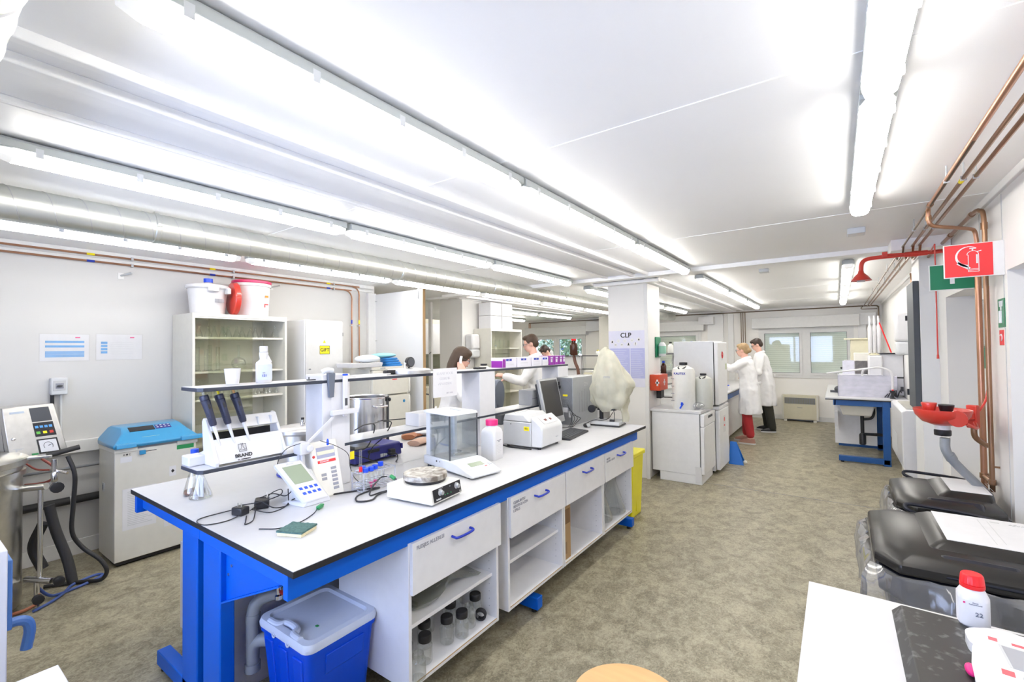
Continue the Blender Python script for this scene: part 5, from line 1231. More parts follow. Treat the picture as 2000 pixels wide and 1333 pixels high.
# ---- things on the lower shelf and far half, right part
def bottle(loc, r, h, label, body=AMBER, capm=CAPRED, group=None, name='reagent_bottle', lab=None):
    t = T(name, label, 'bottle', loc, group=group)
    P('body', B().lathe([(r * 0.94, 0), (r, 0.004), (r, h * 0.62), (r * 0.86, h * 0.70), (r * 0.42, h * 0.80), (r * 0.40, h * 0.88)], n=24), body, t)
    P('cap', B().lathe([(r * 0.5, h * 0.86), (r * 0.5, h), (r * 0.46, h * 1.01)], n=20), capm, t)
    if lab: P('paper_label', B().open_lathe([(r * 1.01, h * 0.15), (r * 1.01, h * 0.5)], n=24), lab, t)
    return t
bottle((-2.52, 3.12, BZ), 0.055, 0.36, 'brown glass bottle with magenta cap behind the centrifuge', capm=PINK)
t = T('desk_fan', 'dark grey domed plastic hood standing behind the lower shelf', 'hood', (-2.78, 3.62, BZ))
P('hood', B().loft([[(-0.05 + dx, 0.085 * math.cos(a) * s, 0.0 + h_ + 0.0 * a) if False else (dx, 0.085 * s * math.cos(a), 0.30 + 0.13 * s * math.sin(a) if math.sin(a) > 0 else 0.30 + 0.20 * s * math.sin(a)) for a in [2 * PI * k / 24 for k in range(24)]] for dx, s, h_ in ((-0.07, 0.85, 0), (-0.02, 1.0, 0), (0.03, 1.0, 0), (0.045, 0.9, 0))]), PVC, t)
P('base', B().box(-0.12, 0.14, -0.11, 0.13, 0, 0.10), DGREY, t, 0.01)
t = T('white_flask', 'rounded white vessel with dark top behind the shelf near the dome hood', 'vessel', (-3.02, 3.72, BZ))
P('body', B().lathe([(0.09, 0), (0.09, 0.40), (0.085, 0.48), (0.06, 0.54), (0.03, 0.56)], n=28), BEIGE2, t); P('cap', B().lathe([(0.035, 0.56), (0.035, 0.58)], n=20), BLACK, t)
t = T('grey_box', 'mid-grey open box standing on the lower shelf before the monitor', 'box', (-2.285, 3.48, SH1))
P('box_body', B().box(-0.065, 0.08, -0.09, 0.10, 0, 0.135), mat('box_grey', (0.33, 0.34, 0.355, 1), 0.55), t, 0.003); P('seam', B().box(0.0802, 0.0806, -0.09, 0.10, 0.062, 0.065), DGREY, t)
t = T('small_bottle', 'small white bottle with blue-green label by the lower shelf, left of the monitor', 'bottle', (-2.42, 3.62, BZ))
P('body', B().lathe([(0.045, 0), (0.045, 0.14), (0.02, 0.17), (0.02, 0.19)], n=20), PLASTW, t); P('label', B().open_lathe([(0.0455, 0.06), (0.0455, 0.13)], n=20), mat('teal', (0.05, 0.3, 0.42, 1), 0.5), t)
ORD = ('first','second','third','fourth','fifth','sixth','seventh','eighth','ninth','tenth','eleventh')
# ================================================================== LEFT SIDE
for k, (y0, y1, z0, z1, lab) in enumerate(((0.755, 1.045, 1.575, 1.79, 'sheet with wide blue bars, the left of two on the left wall'), (1.09, 1.40, 1.578, 1.795, 'sheet with four small blue boxes, the right of two on the left wall'))):
    t = T('wall_notice', lab, 'notice', (XL, y0, z0), group='printed sheets on the left wall')
    w, h = y1 - y0, z1 - z0
    P('sheet', B().box(0.0, 0.002, 0, w, 0, h), PAPER, t)
    P('plastic_sleeve', B().box(0.0038, 0.0042, -0.006, w + 0.006, -0.006, h + 0.006), SLEEVE, t)
    b = B()
    if k == 0:
        for za, zb_ in ((0.145, 0.162), (0.108, 0.125), (0.030, 0.078)): b.box(0.0031, 0.0034, 0.03, w - 0.03, za, zb_)
    else:
        for z_ in (0.135, 0.108, 0.081, 0.054): b.box(0.0031, 0.0034, 0.03, 0.072, z_, z_ + 0.019)
    P('blue_print', b, PRINTC, t)
    b = B()
    if k == 0:
        for j in range(4): b.box(0.0035, 0.0037, 0.03, w - 0.03, 0.038 + 0.01 * j, 0.0395 + 0.01 * j)
    else:
        for j in range(7): b.box(0.0031, 0.0033, 0.09, 0.25, 0.05 + 0.016 * j, 0.0512 + 0.016 * j)
    P('text_lines', b, PAPER if k == 0 else LGREY, t)
    P('heading_mark', B().box(0.0031, 0.0034, w - 0.085, w - 0.055, h - 0.03, h - 0.022), PINK, t)
t = T('isolator_switch', 'grey wall switch box with a rotary handle above the steel control cabinet', 'switch', (XL, 0.86, 1.375))
P('box', B().box(0, 0.06, -0.05, 0.05, -0.068, 0.068), PLASTG, t, 0.008)
P('front_recess', B().box(0.0605, 0.063, -0.035, 0.035, -0.035, 0.045), LGREY, t, 0.004)
P('rotary_plate', B().box(0.0635, 0.066, -0.023, 0.023, -0.018, 0.024), GINK, t, 0.002)
P('rotary_handle', B().sph((0.072, 0, 0.003), (0.012, 0.018, 0.009), 14, 8), DGREY, t)
L(P('conduit', B().rod((XL + 0.02, 0.825, 1.31), (XL + 0.02, 0.825, 0.9), 0.012), BLACK), 'black conduit dropping from the grey wall switch', 'conduit')
L(P('conduit', B().rod((XL + 0.02, 0.875, 1.31), (XL + 0.02, 0.875, 0.93), 0.009), PLASTG), 'pale conduit dropping from the grey wall switch', 'conduit')
for k, (y, z) in enumerate(((1.25, 2.31), (2.55, 2.345))):
    t = T('wall_bracket', ('left' if k == 0 else 'right') + ' small metal peg sticking out of the left wall below the copper pipes', 'bracket', (XL, y, z), group='pegs on the left wall')
    P('plate', B().box(0, 0.004, -0.02, 0.02, -0.03, 0.025), TRIMM, t); P('peg', B().rod((0, 0, 0), (0.09, 0.05, 0.02), 0.008).rod((0.08, 0.045, 0.018), (0.095, 0.053, 0.0215), 0.0095), LGREY, t)
# wall pipes behind the autoclave
for k, (z, r, m, lab) in enumerate(((0.455, 0.03, RUBBER, 'thick black insulated pipe low on the left wall'), (0.715, 0.011, MGREY, 'thin grey pipe on the left wall above the black one'))):
    t = T('wall_pipe', lab, 'pipe', (XL + 0.05, 0, z))
    P('pipe', B().rod((0, -1.0, 0), (0, 1.6, 0), r, 14), m, t)
    for y in (0.35, 0.93): P('clamp', B().torus((0, y, 0), r, 0.007, 'y', 16, 6).box(-0.05, 0, y - 0.006, y + 0.006, -0.008, 0.008), LGREY, t)

# ---- chest freezer-like instrument with blue lid
t = T('bench_autoclave', 'tall pale beige cabinet with a light blue lid standing against the left wall', 'appliance', (-4.87, 1.068, 0))
t.scale = (1, 0.87, 1)
P('cabinet', B().box(0, 0.40, 0, 0.62, 0.04, 0.885), BEIGE, t, 0.006)
P('plinth', B().box(0.02, 0.38, 0.02, 0.60, 0.012, 0.04), BLACK, t)
for x, y in ((0.05, 0.05), (0.35, 0.05), (0.05, 0.55), (0.35, 0.55)): P('castor', B().lathe([(0.02, -0.012), (0.02, 0.012)], (x, y, 0.02), 14, 'y'), BLACK, t)
P('top_trim', B().box(-0.005, 0.41, -0.004, 0.16, 0.868, 0.90), BEIGE2, t, 0.004)
P('top_trim', B().box(-0.005, 0.41, 0.46, 0.63, 0.868, 0.90), BEIGE2, t, 0.004)
P('lid_gap', B().box(0.0, 0.405, 0.16, 0.46, 0.886, 0.90), MGREY, t)
b = B()
b.loft([[(0.005, -0.01, 0.90), (0.425, -0.01, 0.90), (0.425, 0.63, 0.90), (0.005, 0.63, 0.90)],
        [(0.0, -0.015, 0.93), (0.44, -0.02, 0.925), (0.44, 0.64, 0.925), (0.0, 0.635, 0.93)],
        [(0.0, -0.01, 0.95), (0.42, 0.0, 0.94), (0.42, 0.62, 0.94), (0.0, 0.63, 0.95)],
        [(0.03, 0.05, 1.03), (0.33, 0.07, 1.0), (0.33, 0.56, 1.0), (0.03, 0.58, 1.03)],
        [(0.06, 0.07, 1.045), (0.24, 0.09, 1.038), (0.24, 0.54, 1.038), (0.06, 0.56, 1.045)]])
ld = P('lid', b, LIDBLUE, t, 0.008)
P('display_strip', B().hexa([(0.255, 0.13, 1.034), (0.315, 0.13, 1.007), (0.315, 0.32, 1.007), (0.255, 0.32, 1.034)], [(0.256, 0.13, 1.036), (0.316, 0.13, 1.009), (0.316, 0.32, 1.009), (0.256, 0.32, 1.036)]), BLACK, ld)
P('button_panel', B().hexa([(0.255, 0.33, 1.034), (0.31, 0.33, 1.009), (0.31, 0.45, 1.009), (0.255, 0.45, 1.034)], [(0.256, 0.33, 1.036), (0.311, 0.33, 1.011), (0.311, 0.45, 1.011), (0.256, 0.45, 1.036)]), INDIGO, ld)
g_ = B()
for i in range(2):
    for j in range(4): g_.sph((0.268 + 0.024 * i, 0.345 + 0.03 * j, 1.0315 - 0.0115 * i), (0.007, 0.010, 0.004), 10, 6)
P('buttons', g_, PLASTW, ld)
P('yellow_mark', B().box(0.38, 0.382, 0.2, 0.33, 0.962, 0.966), TAGY, ld)
for a_, c_ in ((0.0, 0.14), (0.48, 0.66)):
    P('lid_lip', B().hexa([(0.42, a_, 0.905), (0.455, a_, 0.905), (0.455, c_, 0.905), (0.42, c_, 0.905)], [(0.42, a_, 0.94), (0.45, a_, 0.935), (0.45, c_, 0.935), (0.42, c_, 0.94)]), LIDBLUE, ld, 0.004)
P('lock_plate', B().box(0.4002, 0.402, 0.17, 0.33, 0.838, 0.872), BEIGE2, t)
P('lock_slot', B().box(0.402, 0.4035, 0.19, 0.30, 0.852, 0.857), BLACK, t)
P('lock_slider', B().box(0.402, 0.425, 0.17, 0.215, 0.835, 0.868), LIDBLUE, t, 0.004)
TXT(t, 'H M C', 0.020, (0.4022, 0.085, 0.848), '+x', INK)
P('rating_sticker', B().box(0.4002, 0.401, 0.04, 0.12, 0.79, 0.832), PAPER, t)
P('green_tape', B().box(0.4002, 0.401, 0.46, 0.60, 0.828, 0.862), GREENP, t)
P('instruction_sheet', B().box(0.4002, 0.4015, 0.055, 0.30, 0.27, 0.585), PAPER, t)
g_ = B()
for j in range(20): g_.box(0.4016, 0.4018, 0.09, 0.27 - 0.03 * (j * 7 % 3), 0.30 + 0.0135 * j, 0.304 + 0.0135 * j)
P('sheet_text', g_, LGREY, t)
P('warning_sticker', B().box(0.4002, 0.401, 0.40, 0.455, 0.62, 0.70).box(0.4002, 0.401, 0.36, 0.46, 0.22, 0.48), PAPER, t)
P('warning_diamond', B().prism([(0.4275, 0.645), (0.442, 0.66), (0.4275, 0.675), (0.413, 0.66)], 'x', 0.4012, 0.4016).prism([(0.39, 0.24), (0.43, 0.26), (0.42, 0.27)], 'x', 0.4012, 0.4016), INK, t)
P('side_socket', B().box(0.10, 0.15, -0.006, 0.0, 0.54, 0.61), LGREY, t, 0.003)
P('socket_hole', B().box(0.113, 0.137, -0.0075, -0.006, 0.555, 0.595), MGREY, t)

# ---- large upright steel autoclave with its control cabinet
ACX, ACY = -4.36, 0.255
t = T('steel_autoclave', 'big round stainless steel autoclave at the left edge of the picture', 'autoclave', (ACX, ACY, 0))
P('vessel', B().lathe([(0.32, 0.05), (0.32, 0.86), (0.335, 0.862), (0.335, 0.895), (0.32, 0.90), (0.32, 0.925)], n=64), STEEL, t)
P('lid', B().lathe([(0.33, 0.925), (0.345, 0.93), (0.345, 0.965), (0.32, 0.98), (0.12, 1.01), (0.001, 1.015)], n=64), STEEL, t)
P('lid_arm', B().hexa([(0.05, -0.7, 0.985), (0.12, -0.7, 0.985), (0.12, 0.44, 0.945), (0.05, 0.44, 0.945)], [(0.05, -0.7, 1.0), (0.12, -0.7, 1.0), (0.12, 0.44, 0.962), (0.05, 0.44, 0.962)]), STEEL, t, 0.003)
P('lid_handle', B().rod((0.08, 0.42, 0.955), (0.08, 0.58, 0.985), 0.017, 14), RUBBER, t)
P('name_plate', B().lathe([(0.322, 0.77), (0.322, 0.85)], n=64) if False else B().box(0.318, 0.322, 0.03, 0.10, 0.76, 0.84), PLASTG, t)
P('standpipe', B().rod((0.16, 0.38, 0.17), (0.16, 0.38, 0.77), 0.013, 12).rod((0.05, 0.335, 0.17), (0.28, 0.42, 0.19), 0.019, 12).rod((0.10, 0.31, 0.77), (0.20, 0.40, 0.78), 0.022, 12).rod((0.14, 0.37, 0.0), (0.14, 0.37, 0.17), 0.015, 12), STEELG, t)
for (x, y, z, r) in ((0.25, 0.44, 0.77, 0.034), (0.33, 0.44, 0.195, 0.028), (0.25, 0.36, 0.09, 0.028)):
    P('valve_knob', B().lathe([(0.02, -0.02), (r, -0.016), (r, 0.016), (0.018, 0.02)], (x, y, z), 12, 'x'), BLACK, t)
P('valve_block', B().lathe([(0.012, -0.10), (0.018, -0.09), (0.018, -0.04), (0.012, -0.03), (0.016, 0.0), (0.016, 0.05)], (0.12, 0.45, 0.88), 12).rod((0.08, 0.44, 0.86), (0.19, 0.50, 0.84), 0.009), STEELG, t)
for x, y in ((0.2, 0.2), (-0.2, 0.2), (0.2, -0.2), (-0.2, -0.2)): P('foot', B().cyl(x, y, 0, 0.055, 0.025), BLACK, t)
t = T('control_cabinet', 'tilted stainless control cabinet with coloured keys above the steel autoclave', 'control panel', (-4.60, 0.64, 0.93))
b = B().hexa([(-0.28, -0.14, 0.0), (0.17, -0.115, 0.0), (0.17, 0.17, 0.0), (-0.28, 0.14, 0.0)], [(-0.28, -0.15, 0.33), (0.13, -0.15, 0.345), (0.13, 0.095, 0.355), (-0.28, 0.14, 0.33)])
P('housing', b, STEEL, t, 0.006)
P('door_gap', B().hexa([(0.06, -0.1225, 0.0), (0.07, -0.1225, 0.0), (0.07, -0.118, 0.0), (0.06, -0.118, 0.0)], [(0.045, -0.1525, 0.34), (0.055, -0.1525, 0.34), (0.055, -0.148, 0.34), (0.045, -0.148, 0.34)]), BLACK, t)
def cf(u, v, n):       # face coordinates: u 0..1 across, v 0..1 up
    a = Vector((0.17, -0.115, 0.0)); b_ = Vector((0.17, 0.17, 0.0)); c_ = Vector((0.13, -0.15, 0.345)); d_ = Vector((0.13, 0.095, 0.355))
    p = (a * (1 - u) + b_ * u) * (1 - v) + (c_ * (1 - u) + d_ * u) * v
    return tuple(p + Vector((1, 0, 0.11)).normalized() * n)
def cpl(nm, u0, u1, v0, v1, m, n0=0.0005, n1=0.003, par=None):
    return P(nm, B().hexa([cf(u0, v0, n0), cf(u1, v0, n0), cf(u1, v1, n0), cf(u0, v1, n0)], [cf(u0, v0, n1), cf(u1, v0, n1), cf(u1, v1, n1), cf(u0, v1, n1)]), m, par or t)
cpl('display', 0.50, 0.88, 0.68, 0.95, DGREY)
kp_ = cpl('keypad', 0.50, 0.88, 0.39, 0.66, BLACK)
for k in range(4): cpl('key', 0.53 + 0.085 * k, 0.59 + 0.085 * k, 0.555, 0.60, mat('key_blue%d' % k, (0.10, 0.36, 0.75, 1), 0.4), 0.003, 0.0045, kp_)
for k, m in enumerate((mat('key_green', (0.15, 0.55, 0.08, 1), 0.4), TAGY, RED)): cpl('key', 0.53 + 0.12 * k, 0.60 + 0.12 * k, 0.44, 0.49, m, 0.003, 0.0045, kp_)
gd = cpl('gauge_frame', 0.50, 0.87, 0.06, 0.34, BLACK, 0.0005, 0.006)
cpl('gauge_face', 0.53, 0.84, 0.085, 0.315, PAPER, 0.006, 0.007, gd)
g_ = B(); c_ = Vector(cf(0.68, 0.20, 0.0075))
pts = [tuple(Vector(cf(0.68 + 0.08 * math.cos(a), 0.20 + 0.07 * math.sin(a), 0.008))) for a in [(-0.6 + 4.3 * k / 14) for k in range(15)]]
g_.tube(pts, 0.0012, 5, False).rod(tuple(c_), cf(0.73, 0.22, 0.009), 0.002)
P('dial', g_, INK, gd)
cpl('green_light', 0.37, 0.48, 0.05, 0.085, GREENP, 0.0005, 0.006)
cpl('blue_print', 0.13, 0.40, 0.87, 0.91, mat('pale_print', (0.45, 0.52, 0.60, 1), 0.5))
TXT(t, 'E', 0.07, cf(0.16, 0.12, 0.002), (PI / 2 - 0.11, 0, PI / 2), LGREY)
P('emblem_frame', B().hexa([cf(0.08, 0.04, 0.001), cf(0.26, 0.04, 0.001), cf(0.26, 0.05, 0.001), cf(0.08, 0.05, 0.001)], [cf(0.08, 0.04, 0.003), cf(0.26, 0.04, 0.003), cf(0.26, 0.05, 0.003), cf(0.08, 0.05, 0.003)])
  .hexa([cf(0.08, 0.20, 0.001), cf(0.26, 0.20, 0.001), cf(0.26, 0.21, 0.001), cf(0.08, 0.21, 0.001)], [cf(0.08, 0.20, 0.003), cf(0.26, 0.20, 0.003), cf(0.26, 0.21, 0.003), cf(0.08, 0.21, 0.003)]), LGREY, t)
P('key_lock', B().sph(cf(0.12, 0.40, 0.004), 0.012, 12, 8), STEELG, t)
# hoses
t = T('rubber_hose', 'black rubber hose hanging from the autoclave and curling onto the floor', 'hose', (-4.25, 0.75, 0))
P('hose', B().tube([(-0.05, 0.03, 0.93), (-0.02, 0.06, 0.80), (-0.05, 0.06, 0.60), (-0.08, 0.06, 0.40), (-0.06, 0.11, 0.28), (0.0, 0.19, 0.18), (0.03, 0.22, 0.10), (-0.02, 0.20, 0.03), (-0.12, 0.14, 0.015), (-0.2, 0.05, 0.015), (-0.25, -0.05, 0.02)], 0.013, 12), RUBBER, t)
t = T('blue_hose', 'blue hose lying in a loop on the floor by the autoclave', 'hose', (-4.35, 0.75, 0))
P('hose', B().tube([(0.10, -0.12, 0.12), (0.06, -0.06, 0.03), (0.05, 0.0, 0.012), (0.0, 0.16, 0.011), (-0.06, 0.24, 0.011), (-0.10, 0.20, 0.011), (-0.05, 0.08, 0.011), (0.05, 0.02, 0.014), (0.13, -0.05, 0.011), (0.20, -0.15, 0.011)], 0.009, 10), mat('blue_hose', (0.06, 0.11, 0.35, 1), 0.5), t)
t = T('red_hose', 'thin red hose bending under the steel control cabinet', 'hose', (-4.40, 0.62, 0.7))
P('hose', B().tube([(0.0, 0.05, 0.22), (0.06, 0.10, 0.16), (0.07, 0.10, 0.10), (0.02, 0.06, 0.06), (-0.06, -0.02, 0.05)], 0.008, 8).tube([(0.0, -0.03, 0.21), (0.03, 0.02, 0.16), (0.08, 0.08, 0.15)], 0.006, 8), mat('brick_hose', (0.30, 0.07, 0.05, 1), 0.5), t)
t = T('copper_hose', 'orange-brown pipe curving to the floor below the autoclave valves', 'hose', (-4.22, 0.62, 0))
P('hose', B().tube([(0.0, 0.0, 0.10), (0.02, 0.02, 0.05), (0.03, -0.05, 0.02), (0.0, -0.2, 0.012), (0.03, -0.4, 0.012)], 0.010, 8), mat('orange_brown_hose', (0.45, 0.16, 0.08, 1), 0.5), t)
t = T('black_duct_hose', 'wide black flexible hose standing beside the autoclave stand pipe', 'hose', (-4.24, 0.73, 0))
P('hose', B().tube([(-0.06, -0.04, 0.62), (-0.04, -0.01, 0.45), (0.0, 0.04, 0.25), (0.04, 0.06, 0.10)], 0.028, 12).tube([(-0.10, -0.06, 0.5), (-0.13, -0.10, 0.35), (-0.10, -0.06, 0.2)], 0.03, 10), RUBBER, t)

# ---- white box with blue handle at the very left, and white corner below
t = T('white_cart', 'white box-shaped cart with a blue grip, cut off by the left edge', 'cart', (-2.86, 0.02, 0))
P('body', B().box(-0.4, 0.36, -0.5, 0.275, 0.06, 0.905), PLASTW, t, 0.004)
P('edge_strip', B().box(-0.35, 0.34, 0.275, 0.29, 0.60, 0.86), mat('grip_blue', (0.08, 0.20, 0.50, 1), 0.4), t, 0.004)
P('grip', B().tube([(0.20, 0.275, 0.56), (0.20, 0.31, 0.572), (0.20, 0.345, 0.56), (0.20, 0.355, 0.52), (0.20, 0.345, 0.45)], 0.018, 10), MATS['grip_blue'], t)
for x, y in ((-0.3, -0.4), (0.3, -0.4), (-0.3, 0.2), (0.3, 0.2)): P('castor', B().lathe([(0.03, -0.012), (0.03, 0.012)], (x, y, 0.03), 14, 'x'), BLACK, t)
t = T('side_table', 'corner of a white table top at the bottom left edge', 'table', (-1.25, 0.0, 0))
P('tabletop', B().box(-0.45, 0.35, -0.5, 0.293, 0.775, 0.80), TOP, t, 0.002)
for x, y in ((-0.4, -0.45), (0.30, -0.45), (-0.4, 0.24), (0.30, 0.24)): P('leg', B().box(x - 0.02, x + 0.02, y - 0.02, y + 0.02, 0, 0.775), LGREY, t)

# ---- glass-fronted cabinet
def glass_cabinet(loc, w, D, H, shelves, label, frame=BEIGE, open_frac=0.0):
    t = T('glass_cabinet', label, 'cabinet', loc)
    e = 0.022
    P('side_panel', B().box(-D, 0, 0, e, 0, H), frame, t, 0.002)
    P('side_panel', B().box(-D, 0, w - e, w, 0, H), frame, t, 0.002)
    P('top_panel', B().box(-D, 0.0, e, w - e, H - 0.032, H), frame, t, 0.002)
    P('bottom_panel', B().box(-D, 0, e, w - e, 0.0, 0.06), frame, t)
    P('back_panel', B().box(-D, -D + 0.006, e, w - e, 0.06, H - 0.03), frame, t)
    for z in (H - 0.044, 0.06): P('track', B().box(-0.03, -0.002, e, w - e, z, z + 0.011), TRIMM, t)
    for z in shelves: P('shelf', B().box(-D + 0.006, -0.04, e, w - e, z - 0.018, z), BEIGE2, t, 0.001)
    for (a, c, x) in ((e, w * 0.60, -0.012), (w * 0.16, w * 0.60 + 0.01, -0.024)):
        P('sliding_pane', B().box(x - 0.002, x + 0.002, a, c, 0.07, H - 0.044), GLASSG, t)
    return t
glass_cabinet((-4.60, 1.624, 0), 0.845, 0.46, 1.983, (0.36, 0.80, 1.207, 1.458, 1.772), 'beige cabinet with sliding glass doors full of glassware, white tubs on top')
P0 = (-4.60, 1.624)
def erl(x, y, z, h, r, lab, grp, nm='conical_flask'): return conical((x, y, z), h, r, lab, grp, nm)
g1 = 'conical flasks on the top shelf of the glass cabinet'
for k in range(11):
    erl(-4.74 - 0.03 * (k % 2), 1.675 + 0.062 * k, 1.773, 0.105, 0.032, ORD[k] + ' from the left of the small conical flasks on the top cabinet shelf', g1)
erl(-4.72, 2.405, 1.773, 0.13, 0.036, 'single conical flask apart at the right end of the top cabinet shelf', 'flask at the right end of the top cabinet shelf')
def cylg(x, y, z, h, r, lab, grp):
    t = T('measuring_cylinder', lab, 'cylinder', (x, y, z), group=grp)
    P('glass_body', B().open_lathe([(0.001, 0.004), (r, 0.005), (r, h), (r * 1.15, h + 0.004)], n=16).lathe([(r * 1.7, 0), (r * 1.6, 0.006), (r, 0.010)], n=16), GLASS, t)
for k in range(5): cylg(-4.76 - 0.05 * (k % 2), 1.69 + 0.05 * k, 1.459, 0.24 - 0.02 * (k % 3), 0.016, ORD[k] + ' from the left of the glass cylinders on the second cabinet shelf', 'cylinders on the second shelf of the glass cabinet')
def roundf(x, y, z, R, h, lab):
    t = T('volumetric_flask', lab, 'flask', (x, y, z), group=None)
    P('glass_body', B().open_lathe([(R * math.sin(PI * k / 10), R - R * math.cos(PI * k / 10)) for k in range(1, 10)] + [(0.010, 2 * R), (0.010, h)], n=20), GLASS, t)
roundf(-4.75, 2.07, 1.459, 0.062, 0.24, 'round-bellied volumetric flask with long neck on the second cabinet shelf')
roundf(-4.80, 2.30, 1.459, 0.045, 0.18, 'smaller round flask on the second cabinet shelf behind the spray bottle')
for k in range(5):
    bottle((-4.72, 1.72 + 0.075 * k, 1.208), 0.028, 0.10, ORD[k] + ' from the left of the dark-lidded jars on the third cabinet shelf', GLASS, mat('dark_violet_lid%d' % k, (0.05, 0.045, 0.09, 1), 0.4), 'dark-lidded jars on the third cabinet shelf', 'glass_jar')
for k in range(5): erl(-4.70 - 0.04 * (k % 2), 2.20 + 0.052 * k, 1.208, 0.07, 0.022, ORD[k] + ' from the left of the tiny flasks on the third cabinet shelf', 'tiny flasks on the third cabinet shelf')
bottle((-4.74, 1.82, 0.80), 0.055, 0.22, 'white bottle inside the lower left of the glass-fronted cabinet', PLASTW, PLASTW)
# tubs on top of it
t = T('plastic_bucket', 'white plastic tub with lid and bar code on top of the glass-fronted cabinet', 'bucket', (-4.79, 1.815, 1.984))
P('bucket_body', B().lathe([(0.135, 0), (0.138, 0.004), (0.160, 0.25)], n=40, sx=0.95, sy=1.0), PLASTW, t)
P('lid', B().lathe([(0.168, 0.235), (0.176, 0.245), (0.176, 0.262), (0.166, 0.272), (0.001, 0.274)], n=40), PLASTW, t)
P('grip', B().box(0.150, 0.178, -0.06, 0.03, 0.205, 0.245), PLASTW, t, 0.006)
P('clip', B().box(0.10, 0.178, 0.10, 0.13, 0.19, 0.245), PLASTW, t, 0.006)
g_ = B()
for k in range(12): g_.box(0.156, 0.158, 0.0 + 0.0065 * k, 0.0035 + 0.0065 * k, 0.105, 0.14)
P('bar_code', g_, GINK, t)
t = T('squeeze_bottle', 'small bottle with a blue cap behind the white tub lid', 'bottle', (-4.87, 1.85, 1.984 + 0.274))
P('neck', B().lathe([(0.05, 0), (0.035, 0.03), (0.03, 0.04)], n=24), PLASTW, t); P('cap', B().lathe([(0.038, 0.04), (0.038, 0.075)], n=24), CAPBLUE, t)
t = T('plastic_bucket', 'white tub with crimson rim and red drawings, right one on the glass-fronted cabinet', 'bucket', (-4.80, 2.215, 1.984))
P('bucket_body', B().lathe([(0.145, 0), (0.148, 0.004), (0.165, 0.30), (0.175, 0.30), (0.175, 0.325), (0.168, 0.33)], n=44), PLASTW, t)
P('lid', B().lathe([(0.172, 0.328), (0.178, 0.334), (0.178, 0.352), (0.166, 0.358), (0.001, 0.356)], n=44), mat('crimson_lid', (0.60, 0.03, 0.13, 1), 0.35), t)
e = B()
for k in range(3):
    e.torus((0.12, -0.10 + 0.0 * k, 0.17), 0.02 + 0.006 * k, 0.0016, 'x', 18, 5)
P('red_drawing', B().box(0.155, 0.1575, 0.05, 0.085, 0.115, 0.125).box(0.155, 0.1575, 0.05, 0.056, 0.09, 0.125), SIGNRED, t)
P('orange_mark', B().box(0.158, 0.1605, 0.055, 0.085, 0.19, 0.21), mat('orange_print', (0.85, 0.28, 0.03, 1), 0.5), t)
bpy.data.objects.remove(bpy.data.objects['dummy']) if 'dummy' in bpy.data.objects else None
t = T('bucket_lid', 'red bucket lid standing on edge between the two white tubs', 'lid', (-4.72, 1.985, 1.984 + 0.16), rot=(0, 0, -0.12))
P('lid_disc', B().lathe([(0.001, -0.002), (0.14, -0.002), (0.148, 0.0), (0.155, 0.01), (0.155, 0.045), (0.146, 0.05)], n=44, axis='y'), RED, t)

# ---- locker with GIFT sign
t = T('poison_cabinet', 'grey-white steel cabinet with a yellow GIFT sign next to the glass-fronted cabinet', 'cabinet', (-4.60, 2.655, 0))
P('body', B().box(-0.40, 0, 0, 0.455, 0.06, 1.97), LGREY if False else WALLG, t, 0.004)
P('plinth', B().box(-0.38, -0.02, 0.02, 0.43, 0, 0.06), MGREY, t)
P('door', B().box(0.0, 0.018, 0.006, 0.449, 0.07, 1.962), mat('locker_door', (0.62, 0.62, 0.61, 1), 0.4), t, 0.003)
sg = P('yellow_sign', B().box(0.0185, 0.0205, 0.165, 0.285, 1.60, 1.692), TAGY, t)
P('sign_border', B().box(0.0205, 0.0210, 0.165, 0.285, 1.600, 1.604).box(0.0205, 0.021, 0.165, 0.285, 1.688, 1.692).box(0.0205, 0.021, 0.165, 0.169, 1.60, 1.692).box(0.0205, 0.021, 0.281, 0.285, 1.60, 1.692), INK, sg)
TXT(sg, 'GIFT', 0.052, (0.0212, 0.225, 1.645), '+x', INK)
P('warning_triangle', B().prism([(0.205, 1.722), (0.238, 1.722), (0.2215, 1.755)], 'x', 0.0185, 0.020), TAGY, t)
P('handle', B().lathe([(0.008, 0.018), (0.008, 0.032)], (0, 0.05, 1.44), 12, 'x').box(0.03, 0.034, 0.03, 0.055, 1.437, 1.443), MGREY, t)
P('hinge', B().box(0.0, 0.02, 0.449, 0.456, 1.80, 1.84).box(0.0, 0.02, 0.449, 0.456, 0.3, 0.34), MGREY, t)

# ---- refrigerator with trays on top
t = T('refrigerator', 'cream fridge-freezer behind the bench with blue packs on top', 'refrigerator', (-4.22, 3.235, 0))
FR = mat('fridge_cream', (0.70, 0.68, 0.60, 1), 0.4)
P('body', B().box(-0.60, -0.055, 0, 0.55, 0.04, 1.44), FR, t, 0.005)
P('top_panel', B().box(-0.60, -0.01, -0.004, 0.554, 1.41, 1.445), FR, t, 0.004)
P('upper_door', B().box(-0.05, 0, 0.003, 0.547, 1.125, 1.405), FR, t, 0.006)
P('lower_door', B().box(-0.05, 0, 0.003, 0.547, 0.06, 1.11), FR, t, 0.006)
P('handle', B().box(0.0, 0.02, 0.515, 0.535, 1.14, 1.33), BEIGE2, t, 0.005); P('handle', B().box(0.0, 0.02, 0.515, 0.535, 0.86, 1.09), BEIGE2, t, 0.005)
P('round_sticker', B().torus((0.001, 0.31, 1.36), 0.034, 0.006, 'x', 26, 6).box(0.0, 0.0015, 0.275, 0.345, 1.29, 1.30), CAPRED, t)
P('blue_sticker', B().lathe([(0.018, 0), (0.018, 0.001)], (0, 0.45, 1.03), 20, 'x'), LIDBLUE, t)
